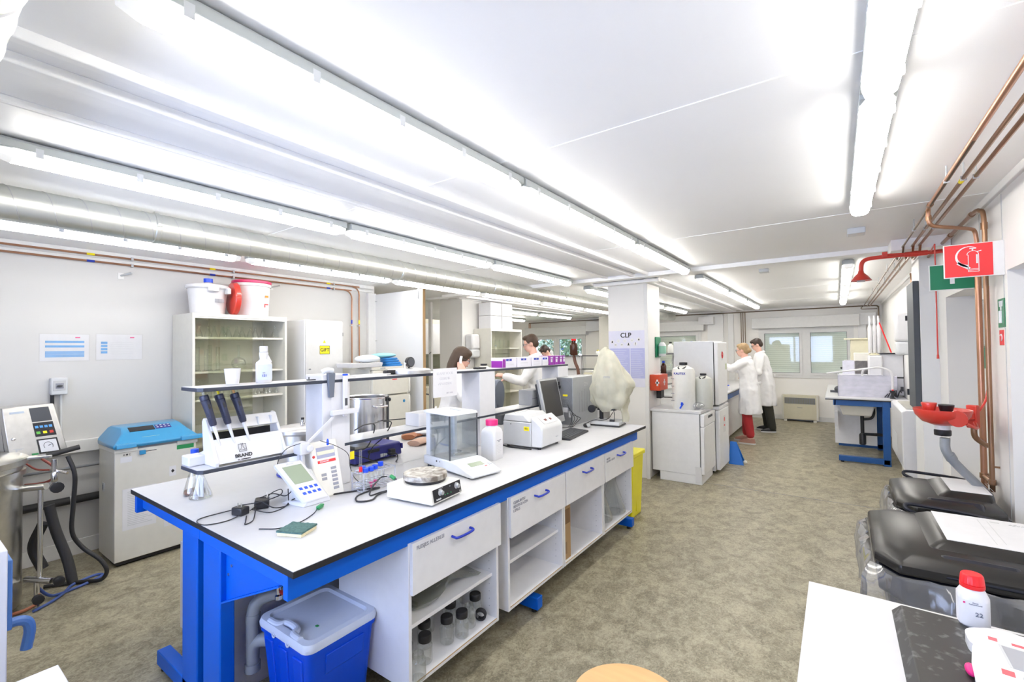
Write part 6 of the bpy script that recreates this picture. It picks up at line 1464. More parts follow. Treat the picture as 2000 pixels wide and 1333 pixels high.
TXT(t, 'FREEZER', 0.02, (-0.0095, 0.15, 1.428), '+x', GINK)
P('foot', B().cyl(-0.1, 0.05, 0, 0.04, 0.02).cyl(-0.1, 0.5, 0, 0.04, 0.02).cyl(-0.55, 0.05, 0, 0.04, 0.02).cyl(-0.55, 0.5, 0, 0.04, 0.02), BLACK, t)
BLP = mat('blue_pack', (0.03, 0.23, 0.62, 1), 0.4); TEALP = mat('teal_pack', (0.30, 0.62, 0.66, 1), 0.4)
for k in range(4):
    z = 1.446 + 0.026 * k
    L(P('blue_pack', B().loft([rrect(0.06, 0.11 - 0.006 * k, 0.03, 0), rrect(0.068, 0.118 - 0.006 * k, 0.03, 0.012), rrect(0.06, 0.11 - 0.006 * k, 0.03, 0.024)]), BLP), ('lowest', 'second from bottom', 'third from bottom', 'highest')[k] + ' bright blue pack in the pile on the cream fridge', 'pack', 'blue packs on the fridge').location = (-4.33, 3.60 - 0.018 * k, z)
o = P('teal_bag', B().sph((0, 0, 0.025), (0.10, 0.17, 0.03), 20, 8), TEALP); o.location = (-4.36, 3.50, 1.550)
L(o, 'pale teal bag lying over the blue packs on the cream fridge', 'bag')
o = P('white_bag', B().sph((0, 0, 0.04), (0.10, 0.16, 0.045), 20, 8), mat('white_bag', (0.72, 0.76, 0.80, 1), 0.4, bump=0.5, scale=12)); o.location = (-4.34, 3.26, 1.50)
L(o, 'crumpled white plastic bag on the tray on the cream fridge', 'bag')
t = T('white_tray', 'shallow white tray on top of the cream fridge', 'tray', (-4.36, 3.20, 1.446)); P('tray', B().taper(-0.14, 0.14, -0.24, 0.18, 0.0, 0.05, 0.01), PLASTW, t, 0.004)
t = T('centrifuge_drum', 'low round grey and white drum between the steel cabinet and the fridge', 'drum', (-4.62, 3.14 - 0.0, 0.0))
t.location = (-4.42, 3.0 + 0.0, 1.30); bpy.data.objects.remove(t)

# ---- open door leaf and the side room seen behind it
d = ST('door_3', B().box(-5.05, -4.135, 3.915, 3.955, 0.01, 2.385), WALLG)
P('edge_band', B().box(-4.135, -4.128, 3.915, 3.955, 0.01, 2.385), CORK, d)
P('bolt', B().box(-4.21, -4.195, 3.905, 3.915, 2.27, 2.43), MGREY, d)
P('hinge', B().box(-5.06, -5.0, 3.905, 3.915, 2.29, 2.30).box(-5.06, -5.0, 3.905, 3.915, 1.76, 1.77), LGREY, d)
t = T('fume_hood', 'cream fume cupboard with white sash seen in the gap beside the open door leaf', 'fume cupboard', (-7.6, 7.0, 0))
P('cabinet', B().box(-0.9, 0, -0.9, 0.9, 0.0, 0.82).box(-0.9, -0.8, -0.9, 0.9, 0.82, 2.3).box(-0.9, 0, -0.95, -0.85, 0.82, 2.35).box(-0.9, 0, 0.85, 0.95, 0.82, 2.35).box(-0.9, 0.0, -0.9, 0.9, 2.2, 2.35), mat('hood_cream', (0.66, 0.64, 0.54, 1), 0.4), t, 0.004)
P('sash', B().box(-0.02, 0.01, -0.85, 0.85, 1.55, 2.25), PLASTW, t); P('sash_glass', B().box(-0.008, -0.004, -0.85, 0.85, 1.1, 1.55), GLASSG, t)
P('lining', B().box(-0.79, -0.785, -0.85, 0.85, 0.85, 2.2), mat('olive_lining', (0.36, 0.38, 0.26, 1), 0.5), t)
for k in range(3): P('socket', B().box(0.0, 0.012, -0.5 + 0.4 * k, -0.42 + 0.4 * k, 0.7, 0.78), BEIGE2, t, 0.004)
t = T('door_frame_post', 'white door post with a small hook in front of the cream fume cupboard', 'post', (-5.62, 5.50, 0)); P('post', B().box(-0.03, 0.03, -0.02, 0.02, 0, 2.45), TRIMM, t); P('hook', B().tube([(0.035, -0.02, 1.60), (0.03, -0.045, 1.59), (0.02, -0.045, 1.57), (0.01, -0.03, 1.575)], 0.005, 8), BLACK, t)
t = T('metal_stool_frame', 'curved dark metal rail in front of the cream fume cupboard', 'rail', (-6.3, 6.05, 0)); P('rail', B().tube([(-0.3, -0.1, 0.80), (0.0, 0.0, 0.81), (0.12, 0.05, 0.74), (0.13, 0.05, 0.5), (0.13, 0.05, 0.0)], 0.014, 8), MGREY, t)

# ---- second glass cabinet, towel dispenser, cartons
glass_cabinet((-4.62, 5.885, 0), 0.90, 0.36, 1.985, (0.45, 0.9, 1.30, 1.66), 'pale cabinet with glass front behind the young man, cartons on top')
for k in range(4): cylg(-4.75, 6.05 + 0.12 * k, 1.661, 0.14, 0.014, ORD[k] + ' from the left of the small cylinders in the far glass cabinet', 'glass in the far cabinet')
for k, (y, z, lab) in enumerate(((6.10, 1.986, 'lower left carton stacked on the far glass cabinet'), (6.42, 1.986, 'lower right carton stacked on the far glass cabinet'), (6.10, 2.206, 'upper left carton stacked on the far glass cabinet'), (6.42, 2.206, 'upper right carton stacked on the far glass cabinet'))):
    t = T('white_carton', lab, 'box', (-4.80, y, z), group='cartons on the far glass cabinet'); P('carton', B().box(-0.13, 0.13, -0.15, 0.15, 0, 0.215), PLASTW, t, 0.003); P('print', B().box(0.1302, 0.131, -0.09, 0.09, 0.08, 0.085).box(0.1302, 0.131, -0.07, 0.03, 0.12, 0.135), LGREY, t)
t = T('towel_dispenser', 'white paper towel dispenser with grey lower half on the left column', 'dispenser', (-4.996, 5.90, 1.52))
t.location = (-4.93, 5.80, 1.50)
P('cover', B().box(-0.06, 0.10, -0.14, 0.07, 0.14, 0.39), PLASTW, t, 0.03); P('lower_cover', B().box(-0.06, 0.10, -0.14, 0.07, 0.0, 0.14), PLASTG, t, 0.03)
# ================================================================== PEOPLE
def limb(b, pts, rs, n=14):
    P_ = [Vector(p) for p in pts]
    rings = []
    M = []
    for i in range(len(P_) - 1):
        for k in range(4):
            u = k / 4; M.append((P_[i].lerp(P_[i + 1], u), rs[i] * (1 - u) + rs[i + 1] * u))
    M.append((P_[-1], rs[-1]))
    for i, (p, r) in enumerate(M):
        t = (M[min(i + 1, len(M) - 1)][0] - M[max(i - 1, 0)][0]).normalized()
        e1 = t.cross(Vector((0.11, 1, 0.07))).normalized(); e2 = t.cross(e1)
        rings.append([tuple(p + e1 * (r * math.cos(2 * PI * k / n)) + e2 * (r * math.sin(2 * PI * k / n))) for k in range(n)])
    b.loft(rings)
    for p, r in zip(pts, rs): b.sph(p, r * 0.98, 12, 8)
    return b
def hand(b, w, d, side, curl=0.6, up=Vector((0, 0, 1))):
    w = Vector(w); d = Vector(d).normalized(); s = d.cross(up).normalized(); u = s.cross(d)
    palm = w + d * 0.045
    b.sph(tuple(palm), (0.034, 0.034, 0.034), 12, 8)
    limb(b, [w, w + d * 0.04, w + d * 0.085], [0.026, 0.034, 0.028], 10)
    for k in range(4):
        ln = (0.062, 0.072, 0.068, 0.052)[k]
        a = w + d * 0.085 + s * (-0.027 + 0.018 * k)
        m_ = a + d * ln * 0.5 - u * (0.010 + 0.02 * curl)
        e_ = m_ + d * ln * 0.3 - u * (0.030 * curl + 0.005)
        limb(b, [a, m_, e_], [0.0095, 0.009, 0.0075], 8)
    a = w + d * 0.03 + s * (-0.03 * side)
    limb(b, [a, a + d * 0.03 + s * (-0.018 * side) - u * 0.008, a + d * 0.055 + s * (-0.014 * side) - u * 0.02], [0.012, 0.010, 0.0085], 8)
def remesh(o, vox, smooth=2):
    m = o.modifiers.new('remesh', 'REMESH'); m.mode = 'VOXEL'; m.voxel_size = vox; m.use_smooth_shade = True
    if smooth:
        s_ = o.modifiers.new('smooth', 'SMOOTH'); s_.factor = 0.5; s_.iterations = smooth
    return o
def ering(c, rx, ry, n=28, wob=0.0, ph=0.0, tilt=0.0):
    out = []
    for k in range(n):
        a = 2 * PI * k / n
        w = 1 + wob * math.sin(7 * a + ph) + wob * 0.6 * math.sin(12 * a + ph * 2)
        x = rx * w * math.cos(a); y = ry * w * math.sin(a)
        out.append((c[0] + x, c[1] + y, c[2] + tilt * x))
    return out
def person(label, loc, head_rz, H, J, hair, hairm, coat_hem, trousers, hem, shoes, glasses=False, vox=0.011, female=False, extra=None):
    """J: joints in a frame facing +x, y to the person's left, z up."""
    t = T('person', label, 'person', loc, head_rz)
    k_ = H / 1.75
    hp, ch, nk, hd = [Vector(J[q]) for q in ('hip', 'chest', 'neck', 'head')]
    ht = J.get('head_tilt', 0.3)
    b = B()
    # head in its own tilted frame
    def hf(p): 
        v = Matrix.Rotation(ht, 4, 'Y') @ Vector(p); v = Matrix.Rotation(J.get('head_turn', 0), 4, 'Z') @ v
        return tuple(hd + v)
    def hsph(b, c, r, n=18, m=12):
        q = B().sph((0, 0, 0), r, n, m); b.add([hf((v[0] + c[0], v[1] + c[1], v[2] + c[2])) for v in q.v], q.f)
    hsph(b, (-0.008, 0, 0.02), (0.092, 0.074, 0.096)); hsph(b, (0.018, 0, -0.045), (0.066, 0.058, 0.070)); hsph(b, (0.055, 0, -0.082), (0.026, 0.026, 0.022))
    hsph(b, (0.086, 0, -0.012), (0.018, 0.011, 0.022)); hsph(b, (0.098, 0, -0.027), (0.014, 0.012, 0.010)); hsph(b, (0.078, 0, -0.054), (0.014, 0.024, 0.011)); hsph(b, (0.072, 0, 0.012), (0.018, 0.05, 0.012))
    for s in (-1, 1): hsph(b, (-0.008, s * 0.074, -0.012), (0.018, 0.010, 0.030))
    limb(b, [nk - Vector((0, 0, 0.05)), nk + (hd - nk) * 0.35, hd + Vector((-0.02, 0, -0.05))], [0.062, 0.052, 0.055])
    b.loft([ering(hp + Vector((0, 0, -0.06)), 0.11 * k_, 0.155 * k_), ering(hp + Vector((0, 0, 0.08)), 0.10 * k_, 0.145 * k_), ering(hp.lerp(ch, 0.55), 0.095 * k_, 0.13 * k_), ering(ch, 0.11 * k_, 0.165 * k_), ering(ch.lerp(nk, 0.75), 0.08 * k_, 0.14 * k_), ering(nk, 0.05, 0.06)])
    for s, L_ in ((1, 'l'), (-1, 'r')):
        sh, el, wr = [Vector(J[q + L_]) for q in ('sh_', 'el_', 'wr_')]
        limb(b, [sh, el, wr], [0.050 * k_, 0.040 * k_, 0.027 * k_])
        hand(b, wr, J.get('hd_' + L_, wr - el), s, J.get('curl', 0.6))
        kn, an, to = [Vector(J[q + L_]) for q in ('kn_', 'an_', 'to_')]
        hj = hp + Vector((0, s * 0.085 * k_, -0.05))
        limb(b, [hj, kn, an], [0.080 * k_, 0.055 * k_, 0.036 * k_])
        limb(b, [an, (an + to) / 2 + Vector((0, 0, -0.008)), to + Vector((0, 0, -0.004))], [0.034, 0.026, 0.018])
    remesh(P('body', b, SKIN, t), vox)
    # eyes, brows, lips
    for s in (-1, 1):
        e = B(); hsph(e, (0.074, s * 0.030, 0.002), (0.012, 0.012, 0.009), 10, 8); P('eye', e, PAPER, t)
        e = B(); hsph(e, (0.083, s * 0.031, 0.002), (0.005, 0.006, 0.006), 8, 6); P('iris', e, HAIRD, t)
        e = B(); hsph(e, (0.083, s * 0.032, 0.022), (0.006, 0.018, 0.003), 10, 6); P('eyebrow', e, hairm, t)
    e = B(); hsph(e, (0.089, 0, -0.055), (0.006, 0.022, 0.006), 12, 6); P('lips', e, mat('lips' + str(random.random())[2:6], (0.50, 0.18, 0.16, 1), 0.5), t)
    # coat
    c = B()
    hemz = coat_hem
    hw = 1.0
    lo = Vector((hp.x * 0.75, hp.y, hemz))
    c.loft([ering(lo, 0.185 * k_, 0.235 * k_, 36, 0.05, 1.0), ering(lo.lerp(hp, 0.45), 0.17 * k_, 0.215 * k_, 36, 0.045, 1.4), ering(hp + Vector((0, 0, 0.0)), 0.155 * k_, 0.195 * k_, 36, 0.03, 2.0), ering(hp.lerp(ch, 0.5), 0.138 * k_, 0.172 * k_, 36, 0.03, 2.4), ering(ch, 0.142 * k_, 0.195 * k_, 36, 0.015, 1),
            ering(ch.lerp(nk, 0.6), 0.115 * k_, 0.185 * k_, 36), ering(ch.lerp(nk, 0.88), 0.088, 0.13, 36), ering(nk + Vector((0, 0, 0.0)), 0.070, 0.075, 36)])
    for s, L_ in ((1, 'l'), (-1, 'r')):
        sh, el, wr = [Vector(J[q + L_]) for q in ('sh_', 'el_', 'wr_')]
        limb(c, [sh + Vector((0, -s * 0.02, 0)), el, el.lerp(wr, 0.93)], [0.078 * k_, 0.062 * k_, 0.050 * k_])
    co = remesh(P('lab_coat', c, COAT, t), vox * 1.15, 2)
    co_t = bpy.data.textures.get('folds') or bpy.data.textures.new('folds', 'CLOUDS'); co_t.noise_scale = 0.13
    dm = co.modifiers.new('folds', 'DISPLACE'); dm.texture = co_t; dm.strength = 0.030; dm.mid_level = 0.5; dm.texture_coords = 'LOCAL'
    cl = B().loft([ering(nk + Vector((-0.005, 0, -0.012)), 0.085, 0.088, 28, tilt=-0.25), ering(nk + Vector((-0.008, 0, 0.028)), 0.066, 0.068, 28, tilt=-0.35), ering(nk + Vector((-0.008, 0, 0.024)), 0.060, 0.062, 28, tilt=-0.35)], cap=False)
    P('collar', cl, COAT, t)
    P('back_belt', B().box(hp.x - 0.165 * k_, hp.x - 0.145 * k_, -0.09, 0.09, hp.z + 0.07, hp.z + 0.105), COAT, t, 0.004)
    for i in range(3): P('button', B().sph((hp.x + 0.15 * k_, 0.02, hp.z + 0.0 + 0.13 * i), (0.005, 0.009, 0.009), 8, 6), PLASTG, t)
    # trousers
    for s, L_ in ((1, 'l'), (-1, 'r')):
        kn, an = [Vector(J[q + L_]) for q in ('kn_', 'an_')]
        hj = hp + Vector((0, s * 0.085 * k_, -0.05))
        f_ = max(0, min(1, (kn.z - hem) / max(0.01, kn.z - an.z)))
        tr = B(); limb(tr, [hj, kn, kn.lerp(an, f_)], [0.098 * k_, 0.080 * k_, 0.066 * k_]); P('trouser_leg', tr, trousers, t)
        to = Vector(J['to_' + L_]); dr = (to - an); dr.z = 0; dr.normalize(); sd = Vector((-dr.y, dr.x, 0))
        def sole(w, z, l0, l1): return [tuple(Vector((an.x, an.y, 0)) + dr * (l0 + (l1 - l0) * (0.5 - 0.5 * math.cos(a))) + sd * (w * math.sin(a) * (0.85 + 0.15 * math.cos(a))) + Vector((0, 0, z))) for a in [2 * PI * q / 20 for q in range(20)]]
        so = P('shoe', B().loft([sole(0.044, 0.024, -0.065, 0.195), sole(0.046, 0.04, -0.066, 0.195), sole(0.042, 0.065, -0.06, 0.15), sole(0.036, 0.095, -0.055, 0.06)]), shoes, t)
        P('sole', B().loft([sole(0.046, 0.0, -0.068, 0.20), sole(0.048, 0.024, -0.070, 0.203)]), PLASTW, so)
    # hair
    h = B()
    if hair == 'short':
        hsph(h, (-0.022, 0, 0.045), (0.092, 0.083, 0.082)); hsph(h, (-0.055, 0, 0.0), (0.058, 0.074, 0.075)); hsph(h, (0.035, 0, 0.085), (0.055, 0.065, 0.036))
        for s in (-1, 1): hsph(h, (-0.005, s * 0.062, 0.035), (0.045, 0.018, 0.045))
    elif hair == 'bun':
        hsph(h, (-0.020, 0, 0.035), (0.094, 0.083, 0.088)); hsph(h, (-0.055, 0, -0.01), (0.056, 0.070, 0.070)); hsph(h, (-0.10, 0, -0.02), (0.042, 0.048, 0.042)); hsph(h, (0.035, 0, 0.078), (0.05, 0.06, 0.036))
    else:
        hsph(h, (-0.016, 0, 0.035), (0.102, 0.090, 0.095)); hsph(h, (0.03, 0, 0.075), (0.062, 0.072, 0.044))
        def hr(z, cx, rx, ry): return [hf((cx + rx * math.cos(a), ry * math.sin(a), z)) for a in [2 * PI * q / 24 for q in range(24)]]
        h.loft([hr(0.05, -0.03, 0.088, 0.088), hr(-0.03, -0.045, 0.078, 0.096), hr(-0.12, -0.05, 0.070, 0.10), hr(-0.19, -0.04, 0.062, 0.10), hr(-0.26, -0.015, 0.052, 0.085), hr(-0.33, 0.01, 0.042, 0.075)])
    remesh(P('hair', h, hairm, t), 0.009, 1)
    if glasses:
        g = B()
        for s in (-1, 1):
            ring = [hf((0.094, s * 0.032 + 0.022 * math.cos(a), 0.0 + 0.017 * math.sin(a))) for a in [2 * PI * q / 16 for q in range(17)]]
            g.tube(ring, 0.0022, 5, False); g.tube([hf((0.092, s * 0.054, 0.006)), hf((0.04, s * 0.077, 0.005)), hf((-0.01, s * 0.082, 0.002))], 0.0025, 5, False)
        g.tube([hf((0.095, -0.010, 0.004)), hf((0.098, 0, 0.007)), hf((0.095, 0.010, 0.004))], 0.002, 5, False)
        P('glasses', g, DGREY, t)
    return t, hf
def stand(H, lean=0.0):
    k = H / 1.75
    return {'hip': (0, 0, 0.96 * k), 'chest': (0.02 + lean * 0.7, 0, 1.28 * k), 'neck': (0.02 + lean, 0, 1.47 * k), 'head': (0.06 + lean * 1.25, 0, 1.62 * k),
            'sh_l': (0.01 + lean, 0.175 * k, 1.40 * k), 'sh_r': (0.01 + lean, -0.175 * k, 1.40 * k),
            'kn_l': (0.02, 0.10, 0.50 * k), 'kn_r': (0.02, -0.10, 0.50 * k), 'an_l': (-0.02, 0.11, 0.09), 'an_r': (-0.02, -0.11, 0.09), 'to_l': (0.13, 0.13, 0.035), 'to_r': (0.13, -0.13, 0.035)}
# woman with brown hair on the phone
J = stand(1.66, 0.06); J.update({'el_l': (0.12, 0.26, 1.08), 'wr_l': (0.30, 0.14, 1.12), 'el_r': (0.14, -0.24, 1.14), 'wr_r': (0.12, -0.16, 1.37), 'hd_r': (0.0, 0.02, 0.1), 'head_tilt': 0.42})
wt, whf = person('woman with long brown hair and glasses holding a phone to her ear behind the bench', (-3.42, 3.62, 0), math.radians(42), 1.66, J, 'long', HAIRB, 0.50, mat('navy_cloth', (0.03, 0.035, 0.07, 1), 0.8), 0.08, BLACK, True)
t = T('telephone_handset', 'white phone handset held at the ear of the brown-haired woman', 'phone', (-3.42, 3.62, 0), math.radians(42))
P('handset', B().tube([whf((-0.012, -0.100, 0.02)), whf((0.0, -0.112, -0.03)), whf((0.03, -0.106, -0.085)), whf((0.045, -0.098, -0.11))], 0.015, 10), PLASTW, t)
# young man in profile
J = stand(1.84, 0.05); J.update({'el_l': (0.20, 0.25, 1.22), 'wr_l': (0.46, 0.16, 1.28), 'el_r': (0.18, -0.26, 1.20), 'wr_r': (0.42, -0.16, 1.22), 'head_tilt': 0.25})
person('tall young man with brown hair and dark glasses looking down, beyond the purple cartons', (-3.20, 5.12, 0), math.radians(208), 1.84, J, 'short', HAIRB, 0.60, OLIVE, 0.08, BLACK, True)
# person bent over by the tree window
J = stand(1.70, 0.22); J.update({'el_l': (0.40, 0.22, 1.10), 'wr_l': (0.58, 0.12, 1.05), 'el_r': (0.40, -0.22, 1.10), 'wr_r': (0.58, -0.12, 1.05), 'head_tilt': 0.9, 'head': (0.36, 0, 1.58), 'neck': (0.26, 0, 1.47)})
pt, phf = person('dark-haired person with a blue strap bending forward near the tree window', (-4.38, 7.80, 0), math.radians(240), 1.72, J, 'short', HAIRD, 0.55, OLIVE, 0.08, BLACK)
# woman with blond bun and red trousers
J = stand(1.70, 0.03); J.update({'el_l': (0.22, 0.24, 1.26), 'wr_l': (0.44, 0.17, 1.38), 'el_r': (0.18, -0.20, 1.20), 'wr_r': (0.42, -0.05, 1.30), 'head_tilt': 0.12,
    'an_l': (-0.04, 0.11, 0.09), 'an_r': (0.10, -0.12, 0.09), 'to_l': (0.12, 0.12, 0.035), 'to_r': (0.26, -0.13, 0.035), 'kn_r': (0.08, -0.11, 0.48)})
person('woman with a blond bun, white coat and cropped red trousers working with raised hands', (-1.22, 8.62, 0), math.radians(172), 1.70, J, 'bun', HAIRL, 0.50, REDCLOTH, 0.16, SHOEP, True)
# man behind her
J = stand(1.80, 0.06); J.update({'el_l': (0.10, 0.26, 1.14), 'wr_l': (0.34, 0.14, 1.08), 'el_r': (0.10, -0.26, 1.14), 'wr_r': (0.34, -0.14, 1.08), 'head_tilt': 0.45,
    'an_l': (-0.14, 0.12, 0.09), 'to_l': (-0.30, 0.20, 0.035), 'kn_l': (-0.04, 0.11, 0.5)})
J['an_l'] = (-0.10, 0.12, 0.09); J['to_l'] = (0.04, 0.16, 0.035)
person('dark-haired man in white coat and dark trousers standing behind the blond woman', (-1.14, 10.02, 0), math.radians(185), 1.81, J, 'short', HAIRD, 0.50, OLIVE, 0.08, BLACK, True)
# ================================================================== MIDDLE: COLUMN, DISHWASHER, FAR BENCH
# poster on the column
t = T('hazard_poster', 'lilac CLP hazard symbols poster on the white column', 'poster', (-2.435, 5.603, 1.135))
P('sheet', B().box(0, 0.50, -0.004, -0.002, 0, 0.715), LILAC, t)
P('text_columns', B().box(0.02, 0.285, -0.0055, -0.0045, 0.11, 0.49).box(0.295, 0.485, -0.0055, -0.0045, 0.11, 0.49), PRINTB, t)
g_ = B()
for k in range(15): g_.box(0.025, 0.20 + 0.02 * (k * 5 % 4), -0.0062, -0.0056, 0.125 + 0.024 * k, 0.129 + 0.024 * k).box(0.30, 0.42 + 0.015 * (k * 3 % 4), -0.0062, -0.0056, 0.125 + 0.024 * k, 0.129 + 0.024 * k)
P('text_lines', g_, LILAC, t)
TXT(t, 'CLP', 0.085, (0.235, -0.0055, 0.655), '-y', INK)
for k, (x, z) in enumerate(((0.05, 0.575), (0.135, 0.585), (0.22, 0.585), (0.315, 0.59), (0.405, 0.60), (0.095, 0.535), (0.18, 0.535), (0.27, 0.54), (0.36, 0.545))):
    dd = P('hazard_diamond', B().prism([(x - 0.03, z), (x, z - 0.03), (x + 0.03, z), (x, z + 0.03)], 'y', -0.0055, -0.0045), PAPER, t)
    q = B()
    if k == 8: q.box(x - 0.004, x + 0.004, -0.0065, -0.006, z - 0.004, z + 0.018).box(x - 0.004, x + 0.004, -0.0065, -0.006, z - 0.018, z - 0.010)
    elif k == 7: q.prism([(x - 0.006, z), (x + 0.006, z), (x + 0.006, z + 0.018), (x - 0.006, z + 0.018)], 'y', -0.0065, -0.006).prism([(x - 0.016, z - 0.014), (x + 0.016, z - 0.014), (x + 0.008, z), (x - 0.008, z)], 'y', -0.0065, -0.006)
    elif k == 4: q.prism([(x - 0.012, z - 0.01), (x + 0.012, z - 0.01), (x, z + 0.014)], 'y', -0.0065, -0.006)
    elif k == 0: q.prism([(x - 0.009, z - 0.012), (x + 0.009, z - 0.012), (x + 0.010, z + 0.003), (x, z + 0.016), (x - 0.007, z + 0.003)], 'y', -0.0065, -0.006)
    else: q.box(x - 0.012, x + 0.012, -0.0065, -0.006, z - 0.003, z + 0.003)
    P('symbol', q, INK if k in (0, 4, 5, 6, 7, 8) else LGREY, dd)
t = T('eyewash_bottle_holder', 'green wall holder with a white eyewash bottle on the right face of the column', 'holder', (-1.928, 6.0, 1.50))
P('backplate', B().box(0, 0.018, -0.10, 0.10, 0, 0.27), GREEN, t, 0.01)
P('bottle', B().lathe([(0.045, 0.015), (0.048, 0.02), (0.048, 0.16), (0.03, 0.19), (0.02, 0.20)], (0.065, 0.0, 0), 24), PLASTW, t)
P('green_label', B().open_lathe([(0.0485, 0.05), (0.0485, 0.15)], (0.065, 0, 0), 24), mat('pale_green_label', (0.25, 0.50, 0.38, 1), 0.5), t)
t = T('eyewash_bottle_holder', 'green holder just showing at the left edge of the white column', 'holder', (-2.44, 5.85, 1.52)); P('backplate', B().box(-0.02, 0, -0.10, 0.10, 0, 0.27), GREEN, t, 0.01)
t = T('orange_box', 'orange-red box just showing at the left edge of the white column', 'box', (-2.44, 5.80, 1.16)); P('box', B().box(-0.12, 0, -0.12, 0.12, 0, 0.22), mat('orange_enamel', (0.72, 0.13, 0.02, 1), 0.35), t, 0.006)
t = T('first_aid_box', 'red first aid box with white cross on the right face of the column', 'box', (-1.928, 5.85, 1.09))
P('box', B().box(0, 0.13, -0.17, 0.15, 0, 0.20), ORED, t, 0.008)
P('cross', B().box(0.1302, 0.132, -0.012, 0.012, 0.06, 0.14).box(0.1302, 0.132, -0.036, 0.036, 0.088, 0.112), PAPER, t)
P('cross', B().box(0.085, 0.105, -0.172, -0.1705, 0.06, 0.14).box(0.072, 0.118, -0.172, -0.1705, 0.088, 0.112), PAPER, t)
P('paper_on_top', B().box(0.02, 0.11, -0.13, -0.02, 0.2, 0.206), PAPER, t)
L(P('door_stop_block', B().box(-1.90, -1.84, 5.84, 5.98, 0.98, 1.08), BLACK, None, 0.006), 'black block under the red first aid box', 'block')
# dishwasher
APW = mat('appliance_white', (0.78, 0.785, 0.80, 1), 0.35)
t = T('dishwasher', 'white dishwasher standing by the column with two water jugs on it', 'dishwasher', (-1.925, 5.665, 0))
P('body', B().box(0.02, 0.585, 0.005, 0.585, 0.11, 0.835), APW, t, 0.004)
P('plinth', B().box(0.11, 0.60, 0.01, 0.58, 0, 0.11), APW, t, 0.004)
P('top_panel', B().box(0.0, 0.605, -0.006, 0.60, 0.835, 0.87), PLASTW, t, 0.006)
P('door', B().box(0.590, 0.635, 0.01, 0.585, 0.12, 0.68), APW, t, 0.008)
P('control_panel', B().box(0.590, 0.64, 0.01, 0.585, 0.684, 0.828), APW, t, 0.008)
P('grip', B().box(0.64, 0.643, 0.20, 0.42, 0.77, 0.80), DGREY, t, 0.001)
P('corner_panel', B().box(0.53, 0.60, 0.003, 0.006, 0.02, 0.21), PLASTW, t)
P('door_gap', B().box(0.585, 0.590, 0.008, 0.012, 0.115, 0.835), DGREY, t)
# under-counter fridge and the fridge standing on it
t = T('refrigerator', 'low white fridge right behind the dishwasher, under the taller one', 'refrigerator', (-1.90, 6.29, 0))
P('body', B().box(0, 0.60, 0, 0.60, 0.03, 0.82), APW, t, 0.004); P('top_panel', B().box(-0.0, 0.66, 0, 0.60, 0.82, 0.86), PLASTW, t, 0.006)
P('door', B().box(0.605, 0.66, 0.005, 0.595, 0.05, 0.815), APW, t, 0.012)
P('warning_sticker', B().box(0.6605, 0.662, 0.22, 0.36, 0.50, 0.72), PAPER, t); P('red_mark', B().lathe([(0.03, 0.662), (0.03, 0.663)], (0, 0.29, 0.67), 20, 'x').box(0.662, 0.663, 0.26, 0.32, 0.58, 0.60), SIGNRED, t)
P('foot', B().cyl(0.55, 0.06, 0, 0.03, 0.02).cyl(0.55, 0.54, 0, 0.03, 0.02).cyl(0.06, 0.06, 0, 0.03, 0.02).cyl(0.06, 0.54, 0, 0.03, 0.02), BLACK, t)
t = T('refrigerator', 'upper white fridge with a no-food sign, standing on the low one', 'refrigerator', (-1.80, 6.285, 0.861))
P('body', B().box(0, 0.50, 0, 0.60, 0.02, 0.845), mat('fridge_side_grey_white', (0.70, 0.71, 0.73, 1), 0.35), t, 0.005); P('door', B().box(0.505, 0.555, 0.005, 0.595, 0.02, 0.83), APW, t, 0.012)
P('door_seal', B().box(0.498, 0.506, 0.003, 0.01, 0.02, 0.83), BLACK, t)
P('no_food_sign', B().torus((0.557, 0.26, 0.66), 0.040, 0.007, 'x', 26, 6).rod((0.557, 0.235, 0.69), (0.557, 0.285, 0.63), 0.005, 6), SIGNRED, t)
P('sign_plate', B().box(0.5555, 0.5565, 0.205, 0.315, 0.59, 0.715), PAPER, t); P('glass_symbol', B().box(0.557, 0.558, 0.25, 0.27, 0.64, 0.68), INK, t)
P('green_sticker', B().box(0.5555, 0.5565, 0.46, 0.54, 0.46, 0.54), mat('pale_green_sticker', (0.55, 0.62, 0.40, 1), 0.6), t)
P('foot', B().cyl(0.46, 0.05, 0, 0.025, 0.02).cyl(0.46, 0.55, 0, 0.025, 0.02).cyl(0.05, 0.05, 0, 0.025, 0.02).cyl(0.05, 0.55, 0, 0.025, 0.02), BLACK, t)
